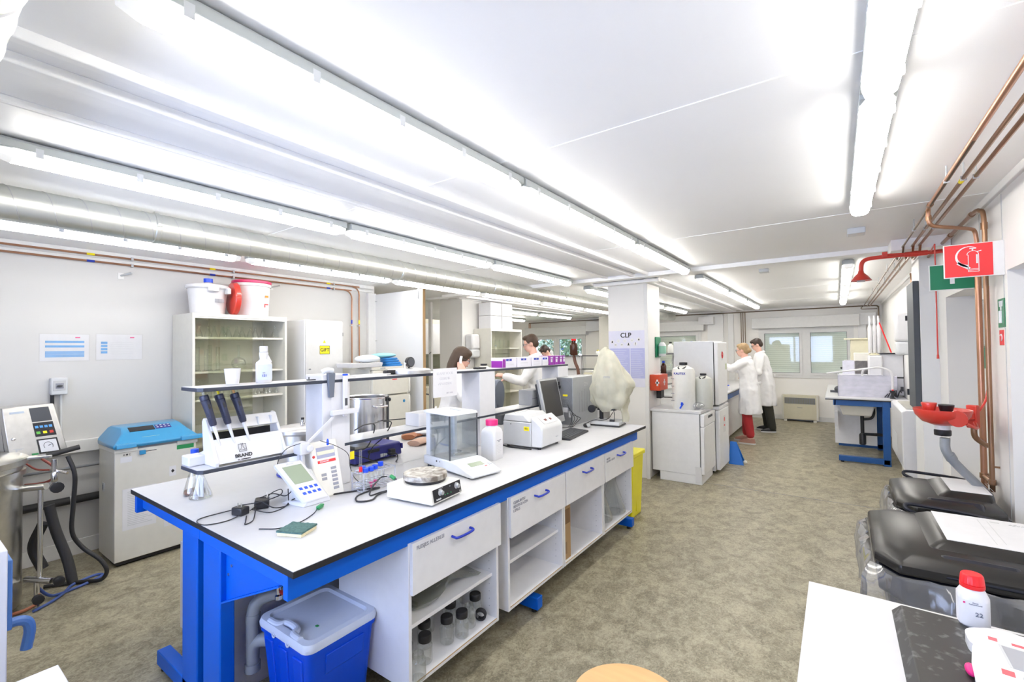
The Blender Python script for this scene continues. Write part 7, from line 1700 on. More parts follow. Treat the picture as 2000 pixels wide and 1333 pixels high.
# jugs
def jug(loc, r, h, m, label, text=False):
    t = T('water_jug', label, 'jug', loc)
    P('body', B().lathe([(r * 0.95, 0), (r, 0.01), (r, h * 0.80), (r * 0.90, h * 0.87), (r * 0.5, h * 0.92), (r * 0.28, h * 0.94), (r * 0.27, h * 0.955)], n=36), m, t)
    P('cap', B().lathe([(r * 0.36, h * 0.95), (r * 0.36, h), (r * 0.33, h * 1.005)], n=24), BLACK, t)
    P('carry_handle', B().tube([(0.0, -r * 0.85, h * 0.85), (r * 0.25, -r * 0.75, h * 0.885), (r * 0.3, -r * 0.35, h * 0.91), (0, -r * 0.3, h * 0.92), (-r * 0.3, -r * 0.45, h * 0.905), (-r * 0.2, -r * 0.8, h * 0.875), (0, -r * 0.85, h * 0.85)], 0.008, 8), BLACK, t)
    if text:
        P('tap', B().lathe([(0.012, 0), (0.012, 0.04)], (0.02, -r - 0.03, 0.055), 12).rod((0.02, -r + 0.005, 0.07), (0.02, -r - 0.045, 0.07), 0.012).rod((0.02, -r - 0.035, 0.06), (0.0, -r - 0.045, 0.02), 0.009), CAPBLUE, t)
        for k in range(4): P('volume_mark', B().box(-r * 0.92, -r * 0.62, -r * 0.70 if False else -r * 0.78, -r * 0.70, 0.10 + 0.09 * k, 0.107 + 0.09 * k), GINK, t)
        TXT(t, 'KAUTEX', 0.036, (-0.01, -r - 0.002, h * 0.77), '-y', HANDLE)
    return t
jug((-1.555, 5.83, 0.87), 0.135, 0.57, JUG, 'big milky water jug with blue tap and blue lettering on the dishwasher', True)
jug((-1.36, 5.99, 0.87), 0.105, 0.43, JUG2, 'smaller greyish jug beside the lettered one on the dishwasher')
o = P('clear_wrap', B().sph((0, 0, 0.05), (0.10, 0.12, 0.05), 18, 8), BAGM); o.location = (-1.40, 5.86 - 0.02, 0.871); o.scale = (0.8, 0.7, 0.9)
L(o, 'crumpled clear plastic lying in front of the smaller jug', 'plastic wrap')
# blue folded sign / wedge on the floor
t = T('floor_wedge', 'blue plastic wedge-shaped floor sign beside the low white fridge', 'sign', (-1.20, 6.98, 0))
P('panel', B().hexa([(-0.06, -0.05, 0), (0.13, -0.05, 0), (0.13, -0.035, 0), (-0.06, -0.035, 0)], [(-0.05, 0.02, 0.30), (0.03, 0.02, 0.30), (0.03, 0.03, 0.30), (-0.05, 0.03, 0.30)])
  .hexa([(-0.06, 0.10, 0), (0.13, 0.10, 0), (0.13, 0.115, 0), (-0.06, 0.115, 0)], [(-0.05, 0.03, 0.30), (0.03, 0.03, 0.30), (0.03, 0.04, 0.30), (-0.05, 0.04, 0.30)]), mat('wedge_blue', (0.01, 0.16, 0.62, 1), 0.4), t, 0.003)
P('end_knob', B().sph((0.14, 0.0, 0.04), 0.025, 12, 8), BEIGE2, t)
# far bench on which the pair works
t = T('lab_bench', 'far white bench behind the white fridges where two people work', 'lab bench', (-1.95, 7.0, 0))
P('worktop', B().box(-0.75, 0.52, 0, 3.9, 0.88, 0.90), TOP, t, 0.002); P('worktop_edge', B().box(-0.752, 0.522, -0.002, 3.902, 0.868, 0.88), EDGE, t)
P('end_panel', B().box(-0.70, 0.50, 0.0, 0.03, 0, 0.868), WHITE, t, 0.003); P('body', B().box(-0.70, 0.40, 0.03, 3.85, 0.08, 0.868), WHITE, t); P('frame_rail', B().box(0.45, 0.50, 0.03, 3.85, 0.78, 0.868), BLUE2, t)
t = T('reagent_shelf', 'white shelf unit over the far bench, its end showing left of the upper fridge', 'shelf', (-2.25, 7.05, 0.90))
for z in (0.28, 0.62): P('board', B().box(-0.28, 0.12, 0, 3.6, z, z + 0.02), DGREY, t)
P('post', B().box(-0.05, 0.05, 0.9, 1.1, 0, 0.66), PLASTW, t); P('post', B().box(-0.05, 0.05, 2.9, 3.1, 0, 0.66), PLASTW, t)
rb = random.Random(3)
cols = [PLASTW, AMBER, JUG, GLASS]; caps = [CAPRED, CAPBLUE, BLACK, PLASTW, TAGY]
for k in range(10):
    z = 0.90 + (0.301 if k % 2 else 0.641)
    bottle((-2.30 + 0.05 * rb.uniform(-1, 1), 7.18 + 0.32 * k, z), 0.045, 0.18 + 0.05 * rb.random(), ORD[k] + ' nearest bottle on the shelf unit over the far bench behind the fridges', cols[k % 4], caps[k % 5], 'bottles on the far reagent shelf')
t = T('white_box', 'white box with a pink corner on the shelf left of the upper fridge', 'box', (-2.30, 6.75, 1.55)); t.location = (-2.42, 7.15, 1.541)
P('carton', B().box(-0.13, 0.10, -0.07, 0.07, 0, 0.22), PLASTW, t, 0.003); P('pink_corner', B().box(0.03, 0.101, -0.0712, -0.0702, 0.0, 0.05), PINK, t)
t = T('pink_rack', 'small purple box on the far bench by the blond woman', 'box', (-1.52, 8.0, 0.90)); P('box', B().box(-0.05, 0.05, -0.05, 0.05, 0, 0.06), PURPLE, t, 0.004)
bottle((-1.50, 8.35, 0.90), 0.03, 0.09, 'small blue-capped pot on the far bench', PLASTW, CAPBLUE)
bottle((-1.62, 8.25, 0.90), 0.045, 0.08, 'low amber dish on the far bench', mat('amber_dish', (0.55, 0.24, 0.05, 1), 0.4), PLASTW)
t = T('stand_clamp', 'grey laboratory stand with clamp in front of the blond woman', 'stand', (-1.82, 8.75, 0.90)); P('rod', B().cyl(0, 0, 0.01, 0.75, 0.006), STEEL, t); P('base', B().box(-0.06, 0.06, -0.08, 0.08, 0, 0.012), MGREY, t); P('clamp_head', B().sph((0.0, -0.02, 0.60), (0.05, 0.06, 0.06), 12, 8).rod((0, 0, 0.6), (0.10, -0.08, 0.60), 0.006), LGREY, t)

# heater
t = T('wall_heater', 'cream wall heater with a brown grille under the shuttered window', 'heater', (-0.68, YB - 0.13, 0.045))
P('body', B().box(-0.335, 0.335, -0.11, 0.11, 0, 0.52), CREAM if False else mat('heater_cream', (0.60, 0.56, 0.42, 1), 0.45), t, 0.01)
P('grille', B().box(-0.28, 0.28, -0.115, -0.11, 0.34, 0.47), MGREY, t)
g_ = B()
for k in range(18): g_.box(-0.27 + 0.0305 * k, -0.258 + 0.0305 * k, -0.119, -0.115, 0.345, 0.465)
P('grille_bars', g_, mat('heater_bars', (0.22, 0.21, 0.16, 1), 0.5), t); P('side_trim', B().box(-0.335, -0.30, -0.114, -0.11, 0.0, 0.52).box(0.30, 0.335, -0.114, -0.11, 0, 0.52), BEIGE, t)
TXT(t, 'Thermo', 0.03, (0, -0.1112, 0.26), '-y', MGREY)
P('foot', B().box(-0.3, -0.24, -0.1, 0.1, -0.045, 0).box(0.24, 0.3, -0.1, 0.1, -0.045, 0), BEIGE, t)

# ---- side bay: benches with bottles under the tree window
t = T('lab_bench', 'pale bench with cupboards under the tree window in the side bay', 'lab bench', (-4.0, 9.4, 0))
P('worktop', B().box(-1.9, 1.2, -0.4, 0.4, 0.88, 0.90), TOP, t); P('body', B().box(-1.85, 1.15, -0.36, 0.36, 0, 0.88), BEIGE2, t)
t = T('reagent_shelf', 'shelf on white posts over the bench in the side bay', 'shelf', (-4.0, 9.4, 0.90))
P('board', B().box(-1.8, 1.1, -0.10, 0.10, 0.56, 0.58), DGREY, t); P('board', B().box(-1.8, 1.1, -0.10, 0.10, 0.26, 0.28), DGREY, t)
for x in (-1.2, 0.3): P('post', B().box(x, x + 0.45, -0.06, 0.06, 0, 0.56), PLASTW, t)
for k, (x, bm, cm, h, lab) in enumerate(((-1.55, PLASTW, PLASTW, 0.14, 'white bottle on the side bay shelf, left end'), (-1.25, GLASS, CAPBLUE, 0.16, 'clear blue-capped bottle on the side bay shelf'), (-0.9, PLASTW, CAPRED, 0.15, 'white red-capped bottle on the side bay shelf'),
                                  (-0.35, JUG, TAGY, 0.12, 'low yellow-topped pot on the side bay shelf'), (0.42, AMBER, CAPRED, 0.17, 'dark brown bottle with red cap on the red box'), (0.72, AMBER, mat('orange_cap', (0.8, 0.2, 0.02, 1), 0.4), 0.26, 'tall brown bottle with orange label at the right end of the side bay shelf'))):
    bottle((-4.0 + x, 9.4, 1.481 + (0.09 if k == 4 else 0)), 0.045, h, lab, bm, cm)
t = T('red_box', 'small red box on the side bay shelf under the brown bottle', 'box', (-3.62, 9.4, 1.481)); P('box', B().box(-0.14, 0.12, -0.08, 0.08, 0, 0.085), mat('box_red', (0.70, 0.05, 0.04, 1), 0.5), t, 0.003)
# brown bottle with hanging brown tube, close behind the shelf
t = T('dosing_bottle', 'dark brown bottle with red cap and hanging brown tube in front of the tree window', 'bottle', (-2.95, 5.60, 1.54))
P('body', B().lathe([(0.05, 0), (0.054, 0.006), (0.054, 0.13), (0.045, 0.16), (0.03, 0.175), (0.03, 0.20)], n=24), AMBER, t)
P('cap', B().lathe([(0.034, 0.20), (0.034, 0.225)], n=20), CAPRED, t)
P('tube', B().tube([(0.0, 0, 0.0), (0.02, 0, -0.10), (0.06, 0, -0.20), (0.07, 0, -0.36)], 0.022, 10), mat('brown_tube', (0.14, 0.06, 0.035, 1), 0.4), t)
P('stand_rod', B().cyl(0.09, 0.03, -0.64, 0.05, 0.006), STEEL, t)
# desk by the column carrying the brown bottle and folders
t = T('lab_bench', 'bench left of the white column, mostly hidden behind the computer tower', 'lab bench', (-3.0, 5.75, 0)); P('worktop', B().box(-0.45, 0.50, -0.4, 0.5, 0.87, 0.90), TOP, t); P('body', B().box(-0.42, 0.47, -0.37, 0.47, 0, 0.87), PLASTW, t)
t = T('paper_folders', 'pile of cream folders on the bench beside the white column', 'folders', (-2.60, 5.62, 0.90))
for k in range(5): P('folder', B().box(-0.16 + 0.012 * (k % 3), 0.10 + 0.015 * (k % 2), -0.10, 0.10, 0.30 + 0.028 * k, 0.325 + 0.028 * k), CREAM if k % 2 else BEIGE, t)
P('box_below', B().box(-0.17, 0.12, -0.11, 0.11, 0, 0.30), BEIGE2, t)
# tall pale locker by the back wall
# ================================================================== RIGHT SIDE
# ---- sink bench at the back right
t = T('sink_bench', 'white bench with blue frame and white sink at the back right', 'lab bench', (-0.15, 7.86, 0))
P('worktop', B().box(0, 0.90, 0, 2.6, 0.88, 0.90), TOP, t, 0.002); P('worktop_edge', B().box(-0.002, 0.9, -0.002, 2.6, 0.866, 0.88), EDGE, t)
P('end_beam', B().box(0.10, 0.87, 0.03, 0.07, 0.79, 0.866), BLUE2, t, 0.003); P('front_beam', B().box(0.09, 0.12, 0.03, 2.5, 0.79, 0.866), BLUE2, t, 0.003)
P('leg', B().box(0.63, 0.71, 0.02, 0.10, 0, 0.87), BLUE2, t, 0.005); P('foot', B().box(0.14, 0.70, 0.02, 0.10, 0.02, 0.09), BLUE2, t, 0.005)
P('leg', B().box(0.63, 0.71, 1.2, 1.28, 0, 0.87), BLUE2, t, 0.005); P('foot', B().box(0.14, 0.70, 1.2, 1.28, 0.02, 0.09), BLUE2, t, 0.005)
P('foot_pad', B().cyl(0.18, 0.06, 0, 0.02, 0.02), BLACK, t)
P('sink_basin', B().hexa([(0.20, 0.16, 0.64), (0.52, 0.16, 0.64), (0.52, 0.55, 0.64), (0.20, 0.55, 0.64)], [(0.16, 0.12, 0.79), (0.56, 0.12, 0.79), (0.56, 0.6, 0.79), (0.16, 0.6, 0.79)]), BEIGE2, t, 0.015)
P('modesty_panel', B().box(0.10, 0.60, 0.62, 0.64, 0.16, 0.80), WHITE, t, 0.002); P('side_box', B().box(0.10, 0.14, 0.3, 0.6, 0.45, 0.66), PLASTW, t)
P('waste_trap', B().tube([(0.42, 0.30, 0.64), (0.42, 0.30, 0.45), (0.42, 0.30, 0.30)], 0.022, 12).lathe([(0.03, 0.22), (0.04, 0.23), (0.04, 0.36), (0.028, 0.38)], (0.42, 0.30, 0), 18).tube([(0.42, 0.30, 0.37), (0.52, 0.32, 0.37), (0.64, 0.34, 0.37)], 0.020, 12).tube([(0.44, 0.30, 0.58), (0.52, 0.30, 0.60), (0.55, 0.30, 0.66), (0.55, 0.30, 0.74)], 0.017, 12), BLACK, t)
t = T('gel_box', 'large clear acrylic splash box on the sink bench', 'acrylic box', (0.10, 8.10, 0.90))
P('front_sheet', B().box(-0.10, 0.56, 0.0, 0.008, 0, 0.30), ACRYL, t); P('side_sheet', B().box(-0.10, -0.092, 0, 0.5, 0, 0.30), ACRYL, t); P('back_sheet', B().box(-0.04, 0.50, 0.40, 0.408, 0.18, 0.50), ACRYL, t)
P('shelf_sheet', B().box(-0.08, 0.50, 0.1, 0.45, 0.30, 0.306), ACRYL, t); P('side_sheet', B().box(0.552, 0.56, 0, 0.5, 0, 0.30), ACRYL, t)
t = T('cream_tank', 'cream rectangular tank standing on top of the acrylic splash box', 'tank', (0.31, 8.88, 0.90))
P('tank', B().box(-0.14, 0.17, -0.12, 0.12, 0.50, 0.82), CREAM, t, 0.006); P('lid', B().box(-0.22, 0.19, -0.15, 0.15, 0.82, 0.84), CREAM, t); P('support', B().box(-0.22, 0.28, -0.15, 0.15, 0, 0.50), ACRYL, t)
P('side_knob', B().sph((-0.26, -0.1, 0.38), 0.016, 10, 8), BLACK, t)
P('printed_rest', B().box(0.17, 0.24, -0.1, 0.1, 0.68, 0.80), PLASTG, t, 0.01)
t = T('tap', 'white curved tap hose arching over the acrylic splash box', 'tap', (0.42, 8.02, 0.90))
P('spout', B().tube([(0.18, 0, 0.05), (0.18, 0, 0.30), (0.15, 0, 0.38), (0.05, 0, 0.42), (-0.05, 0, 0.41), (-0.12, 0, 0.39), (-0.14, 0, 0.34), (-0.14, 0, 0.30)], 0.013, 10), PLASTW, t)
P('bar', B().tube([(-0.55, 0, 0.33), (-0.3, 0, 0.37), (-0.05, 0, 0.41)], 0.012, 8), PLASTW, t); P('valve', B().lathe([(0.03, 0.0), (0.03, 0.01), (0.015, 0.02), (0.015, 0.07), (0.03, 0.09), (0.03, 0.11)], (0.18, 0, 0), 16), BLACK, t)
P('red_dot', B().sph((0.18, -0.02, 0.115), 0.012, 8, 6), CAPRED, t)
t = T('safety_glasses', 'dark grey cloth-like bundle at the left end of the sink bench', 'bundle', (0.02, 8.75, 0.90)); P('bundle', B().sph((0, 0, 0.05), (0.07, 0.08, 0.055), 14, 8).box(-0.12, 0.0, -0.04, 0.04, 0, 0.03), DGREY, t)
t = T('plug_cables', 'tangle of black plugs and cables on the right of the sink bench', 'cable', (0.62, 8.08, 0.90))
for k in range(4): P('cable', B().tube([(-0.10 + 0.03 * k, 0, 0.01), (-0.04 + 0.02 * k, 0.03, 0.07 + 0.02 * k), (0.03, 0.0, 0.02), (0.06, 0.02, 0.09), (0.08, 0, 0.14 - 0.02 * k)], 0.006, 6), BLACK, t)
P('plug', B().box(-0.03, 0.0, -0.02, 0.02, 0.08, 0.13).box(0.07, 0.10, -0.02, 0.02, 0.10, 0.16), BLACK, t)
t = T('wall_rack', 'white modular wall unit with dark joints above the sink bench', 'wall unit', (0.50, 8.55, 0.90))
P('panel', B().box(0.0, 0.25, -0.2, 0.0, 0.02, 0.26).box(0.0, 0.25, -0.2, 0.0, 0.275, 0.60), PLASTW, t, 0.004); P('dispenser', B().box(-0.14, 0.02, -0.30, -0.05, 0.28, 0.58), PLASTW, t, 0.02); P('joint', B().box(0.0, 0.25, -0.205, 0.0, 0.26, 0.275).box(-0.01, 0.25, -0.25, 0.05, 0.60, 0.615), BLACK, t)
P('arm', B().box(-0.30, -0.1, -0.05, 0.0, 0.26, 0.62), BEIGE2, t, 0.01)
for k in range(6):
    bottle((0.40 + 0.05 * (k % 3), 8.50 + 0.07 * (k // 3), 1.516), 0.024, 0.50 + 0.04 * (k % 2), ORD[k] + ' of the white slender tubes standing on the wall unit above the sink bench', PLASTW, PLASTW, 'slender tubes on the wall unit', 'white_tube')
for k in range(2): bottle((0.43, 8.80 + 0.12 * k, 1.50), 0.05, 0.30, ('nearer', 'farther')[k] + ' clear cup stack on the wall unit above the sink bench', JUG, mat('orange_speck%d' % k, (0.8, 0.4, 0.2, 1), 0.5), 'cup stacks on the wall unit', 'cup_stack')
L(P('cup_board', B().box(0.38, 0.70, 8.40, 9.0, 1.485, 1.50), CREAM), 'cream ledge carrying the tubes above the sink bench', 'ledge')
L(P('red_rod', B().rod((0.62, 8.30, 1.52), (0.50, 8.35, 1.95), 0.008), CAPRED), 'thin red rod leaning on the wall unit above the sink bench', 'rod')
t = T('soap_dispenser', 'white and grey dispenser on the right wall above the sink bench', 'dispenser', (0.755, 7.50, 1.50)); P('cover', B().box(-0.16, 0, -0.12, 0.12, 0.17, 0.52), PLASTW, t, 0.03); P('lower_cover', B().box(-0.155, 0, -0.115, 0.115, 0, 0.17), PLASTG, t, 0.03)
L(P('upright_pipe', B().tube([(0.72, 7.05, 2.46), (0.72, 7.0, 2.40), (0.72, 7.0, 2.2), (0.72, 7.0, 1.0)], 0.010, 8), BRASSY), 'thin brown pipe down the right wall left of the dark board', 'pipe')
# dark board on the pier and pipes beside it
t = T('dark_board', 'tall dark grey board mounted on the side of the right pier', 'board', (0.63, 5.62, 1.02)); P('board', B().box(-0.045, 0, 0.0, 0.45, 0, 1.20), mat('board_grey', (0.075, 0.085, 0.10, 1), 0.6), t, 0.004); P('clip', B().box(-0.06, -0.04, 0.45, 0.47, 0.10, 0.16).box(-0.06, -0.04, 0.45, 0.47, 0.85, 0.9), BLACK, t)
# fan coil
t = T('fan_coil', 'white floor-standing air unit with a top grille beside the right pier', 'air unit', (0.53, 6.18, 0))
P('casing', B().prism([(0.0, 0.36), (0.02, 0.31), (0.12, 0.22), (0.225, 0.20), (0.225, 0.95), (0.03, 0.95), (0.0, 0.93)], 'y', 0.0, 1.15), PLASTW, t, 0.01)
P('top_grille', B().box(0.05, 0.19, 0.12, 1.0, 0.9495, 0.952), DGREY, t)
g_ = B()
for k in range(22): g_.box(0.05, 0.19, 0.13 + 0.04 * k, 0.141 + 0.04 * k, 0.951, 0.956)
P('grille_bars', g_, BEIGE2, t); P('side_vent', B().box(-0.001, 0.0, 0.5, 1.1, 0.40, 0.62), PLASTG, t)
P('leg', B().box(0.08, 0.2, 0.08, 0.14, 0, 0.21), BEIGE2, t); P('leg', B().box(0.08, 0.2, 1.0, 1.06, 0, 0.21), BEIGE2, t); P('pipe', B().rod((0.15, 0.3, 0), (0.15, 0.3, 0.21), 0.02), BRASSY, t)
# ---- emergency shower
t = T('emergency_shower', 'red emergency shower arm with shower head under the ceiling', 'shower', (0.755, 4.88, 2.36))
P('arm', B().tube([(0.0, 0.0, 0.0), (-0.2, 0, 0.0), (-0.38, 0, 0.0), (-0.50, 0, -0.002), (-0.55, 0, -0.015), (-0.57, 0, -0.05), (-0.575, 0, -0.12)], 0.0165, 12), RED, t)
P('valve', B().sph((-0.22, 0, 0.0), (0.035, 0.028, 0.024), 14, 8).rod((-0.15, 0, 0), (-0.29, 0, 0), 0.021), RED, t)
P('lever', B().rod((-0.40, -0.03, 0.012), (-0.03, -0.03, -0.012), 0.0065).box(-0.435, -0.40, -0.045, -0.015, -0.006, 0.034), RED, t, 0.002)
P('head', B().lathe([(0.018, 0.0), (0.022, -0.02), (0.05, -0.05), (0.058, -0.062), (0.075, -0.085), (0.045, -0.075)], (-0.575, 0, -0.10), 28), RED, t)
P('nozzle', B().lathe([(0.03, -0.085), (0.028, -0.095), (0.001, -0.095)], (-0.575, 0, -0.10), 20), LGREY, t)
t = T('pull_cord', 'thin red pull cord of the emergency shower', 'cord', (0.62, 4.62, 1.52)); t.location = (0.60, 4.52, 1.52)
P('cord', B().rod((0, 0, 0.0), (0, 0.33, 0.83), 0.003, 6) if False else B().rod((0, 0, 0.02), (0.0, 0.0, 0.84), 0.0045, 8), RED, t); P('end_knob', B().lathe([(0.008, 0), (0.006, 0.03)], n=10), RED, t)
P('lever_tip', B().rod((0.0, 0.0, 0.84), (0.02, 0.33, 0.842), 0.005, 8), RED, t)
# ---- eyewash
t = T('eyewash_basin', 'red wall-mounted eyewash basin with two spray heads', 'eyewash', (0.49, 3.615, 1.155), math.radians(52))
t.scale = (0.86, 0.86, 0.86)
P('bowl', B().open_lathe([(0.001, 0.008), (0.05, 0.008), (0.10, 0.03), (0.135, 0.07), (0.145, 0.105), (0.150, 0.108), (0.150, 0.102), (0.140, 0.065), (0.105, 0.022), (0.05, 0.0), (0.001, 0.0)], n=44), RED, t)
P('bracket', B().box(0.10, 0.30, -0.02, 0.02, 0.02, 0.07), RED, t, 0.006)
P('wall_plate', B().box(0.29, 0.33, -0.03, 0.03, -0.04, 0.12), RED, t, 0.006)
P('spray_head', B().lathe([(0.028, 0.09), (0.032, 0.10), (0.042, 0.145), (0.040, 0.15)], (-0.05, 0.045, 0), 20), RED, t)
P('spray_head', B().lathe([(0.028, 0.08), (0.032, 0.09), (0.042, 0.132), (0.040, 0.137)], (0.025, -0.01, 0), 20), BLACK, t)
P('push_plate', B().at((-0.07, -0.125, 0.06), (0.25, 0.0, -1.05)).lathe([(0.001, 0.0), (0.048, 0.0), (0.048, 0.008), (0.001, 0.008)], (0, 0, 0), 26, 'y', 1, 1.15).off().tube([(-0.03, -0.145, 0.03), (0.05, -0.15, 0.0), (0.16, -0.10, -0.01), (0.29, -0.02, 0.0)], 0.010, 8), RED, t)
P('outlet', B().cyl(0, 0, -0.03, 0.0, 0.04), PLASTW, t); P('outlet_nut', B().lathe([(0.042, -0.07), (0.045, -0.065), (0.045, -0.035), (0.038, -0.03)], n=14), BLACK, t)
P('supply_pipe', B().tube([(0.32, 0.0, 0.04), (0.38, 0.0, 0.08), (0.435, -0.01, 0.16), (0.452, -0.02, 0.32), (0.455, -0.03, 0.60), (0.455, -0.03, 0.95)], 0.007, 10), RED, t)
P('valve_elbow', B().tube([(0.315, 0.0, -0.03), (0.325, 0.0, -0.10), (0.40, 0.0, -0.15), (0.45, 0.0, -0.17)], 0.017, 12), BRASSY, t)
t = T('drain_pipe', 'grey drain pipe running down from the red eyewash basin', 'pipe', (0.50, 3.62, 1.08))
P('pipe', B().tube([(0, 0, 0.0), (0, 0.0, -0.06), (0.02, 0.01, -0.11), (0.07, 0.05, -0.18), (0.16, 0.12, -0.29), (0.20, 0.15, -0.35), (0.205, 0.15, -0.45), (0.205, 0.15, -0.80), (0.205, 0.15, -1.08)], 0.023, 14), PVCL, t)
P('collar', B().rod((0.015, 0.008, -0.095), (0.03, 0.02, -0.125), 0.027, 14), PVCL, t)
P('collar', B().rod((0.18, 0.135, -0.318), (0.195, 0.145, -0.34), 0.027, 14), PVCL, t)
# ---- signs
t = T('extinguisher_sign', 'red projecting sign with white fire extinguisher symbol', 'sign', (0.755, 3.58, 2.0))
P('panel', B().box(-0.245, 0, -0.004, 0.004, 0, 0.19), TRIMM, t, 0.002)
P('red_field', B().box(-0.240, -0.045, -0.0055, -0.0042, 0.005, 0.186), SIGNRED, t)
def arcpts(cx, cz, R, a0, a1, n=16): return [(cx + R * math.cos(a0 + (a1 - a0) * k / n), cz + R * math.sin(a0 + (a1 - a0) * k / n)) for k in range(n + 1)]
def flat(b, p, q, w):   # thin strip in the sign plane
    p = Vector((p[0], 0, p[1])); q = Vector((q[0], 0, q[1])); d = (q - p).normalized(); s_ = Vector((-d.z, 0, d.x)) * w
    y0, y1 = Vector((0, -0.0065, 0)), Vector((0, -0.0056, 0))
    return b.add([p + s_ + y0, q + s_ + y0, q - s_ + y0, p - s_ + y0, p + s_ + y1, q + s_ + y1, q - s_ + y1, p - s_ + y1], [(0, 1, 2, 3), (7, 6, 5, 4), (0, 4, 5, 1), (1, 5, 6, 2), (2, 6, 7, 3), (3, 7, 4, 0)])
g_ = B()
ox, oz = -0.142, 0.095
bd = [(-0.018 + 0.005, -0.065), (-0.018 + 0.005, 0.030)] + [(0.005 + 0.0235 * math.cos(a) + 0.0005, 0.030 + 0.022 * math.sin(a)) for a in [PI - PI * k / 8 for k in range(9)]] + [(0.029, -0.065), (-0.0185 + 0.005, -0.065)]
bd = [(x + ox + 0.012, z + oz) for x, z in bd]
for p, q in zip(bd[:-1], bd[1:]): flat(g_, p, q, 0.0014)
flat(g_, (ox - 0.001, oz - 0.050), (ox + 0.041, oz - 0.050), 0.0012); flat(g_, (ox - 0.001, oz - 0.057), (ox + 0.041, oz - 0.057), 0.0012)
flat(g_, (ox + 0.017, oz + 0.052), (ox + 0.017, oz + 0.066), 0.003); flat(g_, (ox + 0.005, oz + 0.066), (ox + 0.032, oz + 0.066), 0.003)
flat(g_, (ox + 0.035, oz + 0.045), (ox + 0.052, oz + 0.050), 0.002); flat(g_, (ox + 0.034, oz - 0.02), (ox + 0.034, oz + 0.03), 0.0035)
for k in range(14):
    a0 = PI * 0.35 + 1.12 * PI * k / 14; a1 = PI * 0.35 + 1.12 * PI * (k + 1) / 14
    w = 0.0012 + 0.0062 * k / 14
    flat(g_, (ox + 0.002 + 0.052 * math.cos(a0), oz + 0.022 + 0.055 * math.sin(a0)), (ox + 0.002 + 0.052 * math.cos(a1), oz + 0.022 + 0.055 * math.sin(a1)), w)
flat(g_, (ox - 0.045, oz - 0.012), (ox + 0.004, oz - 0.048), 0.0075)
P('extinguisher_symbol', g_, PAPER, t)
t = T('exit_sign', 'green projecting sign mostly hidden behind the red one', 'sign', (0.755, 4.05, 1.975)); P('panel', B().box(-0.25, 0, -0.003, 0.003, 0, 0.17), TRIMM, t); P('green_field', B().box(-0.245, -0.012, -0.0045, -0.0032, 0.006, 0.165), GREEN, t); P('symbol', B().box(-0.15, -0.128, -0.006, -0.0046, 0.04, 0.16), PAPER, t)
for k, (y0, y1, z0, z1, m, lab, fam) in enumerate(((3.595, 3.725, 1.715, 1.875, GREEN, 'green shower symbol sign on the right wall by the near doorway', 'shower'), (3.635, 3.710, 1.615, 1.70, SIGNRED, 'small red sign under the green shower sign', 'fire'), (4.035, 4.135, 1.47, 1.61, GREEN, 'small green eyewash sign behind the copper pipes', 'eye'))):
    t = T('wall_sign', lab, 'sign', (0.755, (y0 + y1) / 2, (z0 + z1) / 2)); h, w = (z1 - z0) / 2, (y1 - y0) / 2
    P('plate', B().box(-0.003, 0, -w, w, -h, h), m, t)
    q = B()
    if fam == 'fire': q.torus((-0.004, 0, 0), w * 0.5, 0.003, 'x', 14, 5, 0.5, 4.5)
    else:
        q.rod((-0.004, 0, -h * 0.7), (-0.004, 0, h * 0.15), w * 0.16, 8).sph((-0.004, 0, h * 0.32), (0.002, w * 0.2, w * 0.2), 10, 6)
        for j in range(5): q.rod((-0.004, -w * 0.4 + w * 0.2 * j, h * 0.45), (-0.004, -w * 0.5 + w * 0.25 * j, h * 0.85), 0.002, 5)
    P('symbol', q, PAPER, t)
t = T('paper_holder', 'clear sleeve with a paper sheet on the right wall behind the copper pipes', 'sleeve', (0.755, 4.06, 1.62)); P('sheet', B().box(-0.004, 0, -0.055, 0.055, 0, 0.26), PAPER, t); P('sleeve', B().box(-0.012, -0.004, -0.06, 0.06, -0.02, 0.28), GLASS, t)

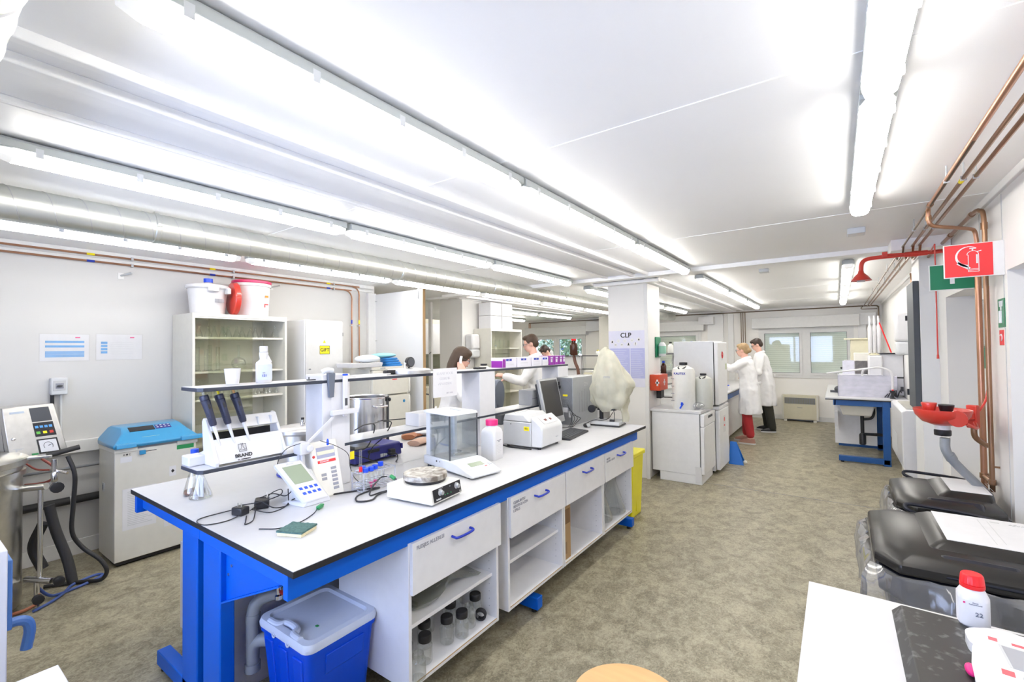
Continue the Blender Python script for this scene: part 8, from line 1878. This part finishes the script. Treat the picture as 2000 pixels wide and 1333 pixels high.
# ---- waste bins
BINB = mat('bin_black', (0.014, 0.016, 0.026, 1), 0.36, spec=0.4)
BINL = mat('bin_lid_black', (0.016, 0.015, 0.014, 1), 0.34, spec=0.5)
def bin_(y0, y1, x0, x1, label, bag_label, seed):
    cx, cy = (x0 + x1) / 2, (y0 + y1) / 2; hx, hy = (x1 - x0) / 2, (y1 - y0) / 2
    t = T('waste_bin', label, 'bin', (cx, cy, 0), group=None)
    def oct_(ax, ay, z, c=0.09): return [(ax, ay - c, z), (ax - c, ay, z), (-ax + c * 0.55, ay, z), (-ax, ay - c * 0.55, z), (-ax, -ay + c * 1.1, z), (-ax + c * 0.8, -ay, z), (ax - c, -ay, z), (ax, -ay + c, z)]
    P('body', B().loft([oct_(hx - 0.08, hy - 0.07, 0.0), oct_(hx - 0.03, hy - 0.03, 0.56), oct_(hx - 0.0, hy + 0.0, 0.58), oct_(hx + 0.005, hy + 0.005, 0.68), oct_(hx - 0.02, hy - 0.02, 0.69)]), BINB, t, 0.008)
    lid = P('lid', B().loft([oct_(hx + 0.0, hy + 0.0, 0.695), oct_(hx + 0.012, hy + 0.012, 0.70), oct_(hx + 0.012, hy + 0.012, 0.735), oct_(hx + 0.002, hy + 0.002, 0.748), oct_(hx - 0.04, hy - 0.05, 0.772)]), BINL, t, 0.008)
    tx0, tx1, ty0, ty1 = -hx + 0.22, hx - 0.02, -hy + 0.20, hy - 0.075
    P('raised_top', B().hexa([(tx0 - 0.06, ty0 - 0.06, 0.765), (tx1, ty0 - 0.06, 0.765), (tx1, ty1 + 0.04, 0.765), (tx0 - 0.06, ty1 + 0.04, 0.765)], [(tx0, ty0, 0.80), (tx1, ty0, 0.80), (tx1, ty1, 0.80), (tx0, ty1, 0.80)]), BINL, lid, 0.02)
    P('handle_recess', B().hexa([(-0.10, -hy - 0.016, 0.715), (0.14, -hy - 0.016, 0.715), (0.14, -hy + 0.09, 0.765), (-0.10, -hy + 0.09, 0.765)], [(-0.085, -hy - 0.004, 0.745), (0.125, -hy - 0.004, 0.745), (0.125, -hy + 0.08, 0.782), (-0.085, -hy + 0.08, 0.782)]), BINB, lid, 0.012)
    P('bail_handle', B().tube([(-0.10, hy + 0.0, 0.755), (-0.14, hy + 0.0, 0.775), (-0.13, hy + 0.02, 0.792), (-0.05, hy + 0.03, 0.79), (0.10, hy + 0.03, 0.782), (0.2, hy + 0.01, 0.77)], 0.009, 8), BINB, lid)
    ps = P('paper_label', B().box(tx0 + 0.015, tx1, ty0 + 0.01, ty1 - 0.005, 0.8003, 0.802), PAPER, lid)
    P('label_lines', B().box(tx0 + 0.17, tx0 + 0.172, ty0 + 0.05, ty1 - 0.04, 0.802, 0.8024).box(tx0 + 0.21, tx0 + 0.24, ty1 - 0.06, ty1 - 0.045, 0.802, 0.8024).box(tx0 + 0.20, tx0 + 0.202, ty0 + 0.07, ty1 - 0.05, 0.802, 0.8024), LGREY, ps)
    TXT(ps, 'AFVAL', 0.022, (tx0 + 0.30, ty1 - 0.06, 0.8024), '+z', LGREY)
    rr = random.Random(seed); N = 96; rings = []
    base = oct_(hx + 0.02, hy + 0.02, 0)
    # dense outline
    dens = []
    for i in range(len(base)):
        a, c = Vector(base[i]), Vector(base[(i + 1) % len(base)])
        m_ = max(2, int((c - a).length / 0.022))
        for k in range(m_): dens.append(a.lerp(c, k / m_))
    ph = [rr.uniform(0, 6.28) for _ in range(5)]
    for j, (z, g) in enumerate(((0.692, 0.985), (0.70, 1.03), (0.66, 1.10), (0.58, 1.12), (0.50, 1.10), (0.44, 1.09))):
        ring = []
        for i, p in enumerate(dens):
            s_ = i / len(dens) * 2 * PI
            w = g + (0.030 * math.sin(9 * s_ + ph[0] + j) + 0.02 * math.sin(17 * s_ + ph[1] - j) + 0.014 * math.sin(31 * s_ + ph[2] + 2 * j)) * (0 if j == 0 else 1)
            zz = z + (0.03 * math.sin(3 * s_ + ph[3]) + 0.02 * math.sin(8 * s_ + ph[4])) * (j / 5) ** 0.5 * (0.3 if j < 2 else 1)
            ring.append((p.x * w, p.y * w, zz))
        rings.append(ring)
    o = P('bin_liner', B().loft(rings, cap=False), BAGM); o.location = (cx, cy, 0)
    L(o, bag_label, 'bin bag')
bin_(2.42, 3.12, 0.125, 0.70, 'black waste bin with white label on its lid, nearer of the two', 'clear plastic bag hanging over the rim of the nearer black bin', 4)
bin_(3.32, 3.93, 0.27, 0.69, 'black waste bin with white label, the one under the red eyewash basin', 'clear plastic bag round the rim of the farther black bin', 9)

# ---- white table in the lower right
t = T('side_table', 'white table with balance parts at the bottom right corner', 'table', (0.33, 1.2, 0))
P('tabletop', B().hexa([(-0.415, -0.5, 0.872), (0.42, -0.5, 0.872), (0.42, 0.455, 0.872), (-0.415, 0.475, 0.872)], [(-0.415, -0.5, 0.90), (0.42, -0.5, 0.90), (0.42, 0.455, 0.90), (-0.415, 0.475, 0.90)]), TOP, t, 0.001)
for x, y in ((-0.37, -0.45), (0.37, -0.45), (-0.37, 0.41), (0.37, 0.41)): P('leg', B().box(x - 0.02, x + 0.02, y - 0.02, y + 0.02, 0, 0.872), LGREY, t)
t = T('stone_plate', 'speckled dark grey stone plate on the white table', 'plate', (0.27, 1.37, 0.9005))
def stone():
    m = bpy.data.materials.new('dark_stone'); m.use_nodes = True; nt = m.node_tree; bs = nt.nodes['Principled BSDF']
    tc = nt.nodes.new('ShaderNodeTexCoord'); n = nt.nodes.new('ShaderNodeTexNoise'); n.inputs['Scale'].default_value = 38; n.inputs['Detail'].default_value = 5
    cr = nt.nodes.new('ShaderNodeValToRGB'); cr.color_ramp.elements[0].position = 0.55; cr.color_ramp.elements[0].color = (0.028, 0.027, 0.026, 1); cr.color_ramp.elements[1].position = 0.74; cr.color_ramp.elements[1].color = (0.16, 0.16, 0.16, 1)
    nt.links.new(tc.outputs['Object'], n.inputs['Vector']); nt.links.new(n.outputs['Fac'], cr.inputs[0]); nt.links.new(cr.outputs[0], bs.inputs['Base Color']); bs.inputs['Roughness'].default_value = 0.45
    return m
P('slab', B().hexa([(-0.165, -0.45, 0), (0.2, -0.45, 0), (0.2, 0.23, 0), (-0.165, 0.245, 0)], [(-0.145, -0.45, 0.025), (0.2, -0.45, 0.025), (0.2, 0.22, 0.025), (-0.145, 0.235, 0.025)]), stone(), t, 0.002)
t = T('chemical_bottle', 'white bottle with bright red screw cap on the white table', 'bottle', (0.262, 1.597, 0.9255))
P('body', B().loft([rrect(0.026, 0.026, 0.018, 0), rrect(0.029, 0.029, 0.02, 0.004), rrect(0.029, 0.029, 0.02, 0.072), rrect(0.022, 0.022, 0.02, 0.088), rrect(0.019, 0.019, 0.018, 0.092)]), PLASTW, t)
P('cap_ring', B().lathe([(0.0225, 0.090), (0.0235, 0.092), (0.0235, 0.099), (0.022, 0.100)], n=36), CAPRED, t)
cp = B(); 
vs = []; 
for z, r in ((0.101, 0.0225), (0.120, 0.0205), (0.1235, 0.018)):
    vs.append([( (r + (0.0007 if k % 2 else 0)) * math.cos(2 * PI * k / 56), (r + (0.0007 if k % 2 else 0)) * math.sin(2 * PI * k / 56), z) for k in range(56)])
P('cap', cp.loft(vs), CAPRED, t)
P('paper_label', B().loft([[(p[0] * 1.004, p[1] * 1.004, z) for p in rrect(0.029, 0.029, 0.02, 0)] for z in (0.008, 0.066)], cap=False), PAPER, t)
TXT(t, 'Merck\nKaliumchlorid', 0.0042, (0.0, -0.0295, 0.060), '-y', GINK); TXT(t, '22', 0.014, (0.006, -0.0297, 0.035), '-y', PVC)
P('magenta_square', B().box(-0.022, -0.018, -0.0297, -0.0292, 0.058, 0.062), PINK, t)
t = T('balance_terminal', 'white balance terminal with red icons in the bottom right corner', 'balance', (0.285, 1.325, 0.9255), -0.12)
arc = [(-0.075 + 0.0, -0.2)] + [(-0.10 + 0.11 * (1 - math.cos(a)) * 0.9 - 0.0, 0.0 + 0.13 * math.sin(a)) for a in [0.0 + 1.2 * k / 10 for k in range(11)]] + [(0.16, 0.125), (0.16, -0.2)]
arc = [(-0.05, -0.25), (-0.068, -0.12), (-0.072, -0.02), (-0.068, 0.05), (-0.058, 0.10), (-0.042, 0.13), (0.0, 0.138), (0.16, 0.13), (0.16, -0.25)]
P('lower_shell', B().prism([(x * 0.97 + 0.002, y * 0.97) for x, y in arc], 'z', 0.003, 0.035), PLASTW, t, 0.004)
P('face', B().prism(arc, 'z', 0.035, 0.047), mat('terminal_white', (0.76, 0.76, 0.77, 1), 0.35), t, 0.004)
P('screen', B().prism([(-0.022, 0.085), (0.12, 0.085), (0.12, -0.0), (-0.012, -0.0)], 'z', 0.047, 0.0476), mat('terminal_screen', (0.36, 0.37, 0.40, 1), 0.25), t)
P('screen_border', B().prism([(-0.026, 0.088), (0.12, 0.088), (0.12, 0.085), (-0.022, 0.085), (-0.012, 0.0), (-0.016, 0.0)], 'z', 0.0475, 0.048), LGREY, t)
P('red_icon', B().box(-0.040, -0.026, 0.098, 0.113, 0.047, 0.0476), mat('icon_red', (0.72, 0.12, 0.14, 1), 0.5), t)
P('red_icon', B().box(-0.005, 0.014, 0.100, 0.110, 0.047, 0.0476), MATS['icon_red'], t)
P('red_icon', B().box(-0.030, -0.012, -0.035, -0.015, 0.047, 0.0476), MATS['icon_red'], t)
P('red_tab', B().box(0.05, 0.12, 0.07, 0.086, 0.0476, 0.048), SIGNRED, t)
P('grey_button', B().lathe([(0.009, 0.047), (0.009, 0.0485)], (0.01, -0.03, 0), 20, sx=1.4), LGREY, t)
t = T('plastic_cup', 'clear white plastic tray rim beside the balance terminal', 'tray', (0.30, 1.50, 0.926))
t.scale = (0.8, 0.8, 0.8); P('tray', B().lathe([(0.03, 0), (0.045, 0.02), (0.05, 0.03)], n=30, sx=1.3), PLASTW, t)
L(P('weighing_spoon', B().sph((0.215, 1.345, 0.937), (0.010, 0.020, 0.010), 14, 8), PINK), 'magenta rounded tip of something under the balance terminal', 'spoon')
t = T('balance_housing', 'white rounded balance housing behind the terminal at the right edge', 'balance', (0.40, 1.475, 0.9255)); P('housing', B().loft([rrect(0.17, 0.055, 0.04, 0.0), rrect(0.17, 0.055, 0.04, 0.022), rrect(0.16, 0.045, 0.04, 0.030)]), PLASTW, t)

# ---- wooden stool
t = T('wooden_stool', 'round blond wooden stool seat at the bottom edge of the picture', 'stool', (-0.535, 1.335, 0))
P('seat', B().lathe([(0.15, 0.52), (0.17, 0.525), (0.175, 0.54), (0.17, 0.552), (0.155, 0.556), (0.001, 0.553)], n=56), WOOD, t)
for k in range(4):
    a = PI / 4 + k * PI / 2; P('leg', B().rod((0.10 * math.cos(a), 0.10 * math.sin(a), 0.52), (0.17 * math.cos(a), 0.17 * math.sin(a), 0.0), 0.014), WOOD, t)
P('foot_ring', B().torus((0, 0, 0.2), 0.14, 0.008, n=36), STEEL, t)
L(P('floor_scrap', B().lathe([(0.012, 0), (0.012, 0.002)], (-0.75, 1.72, 0.0), 12), PAPER), 'tiny white scrap on the floor near the wooden stool', 'scrap')
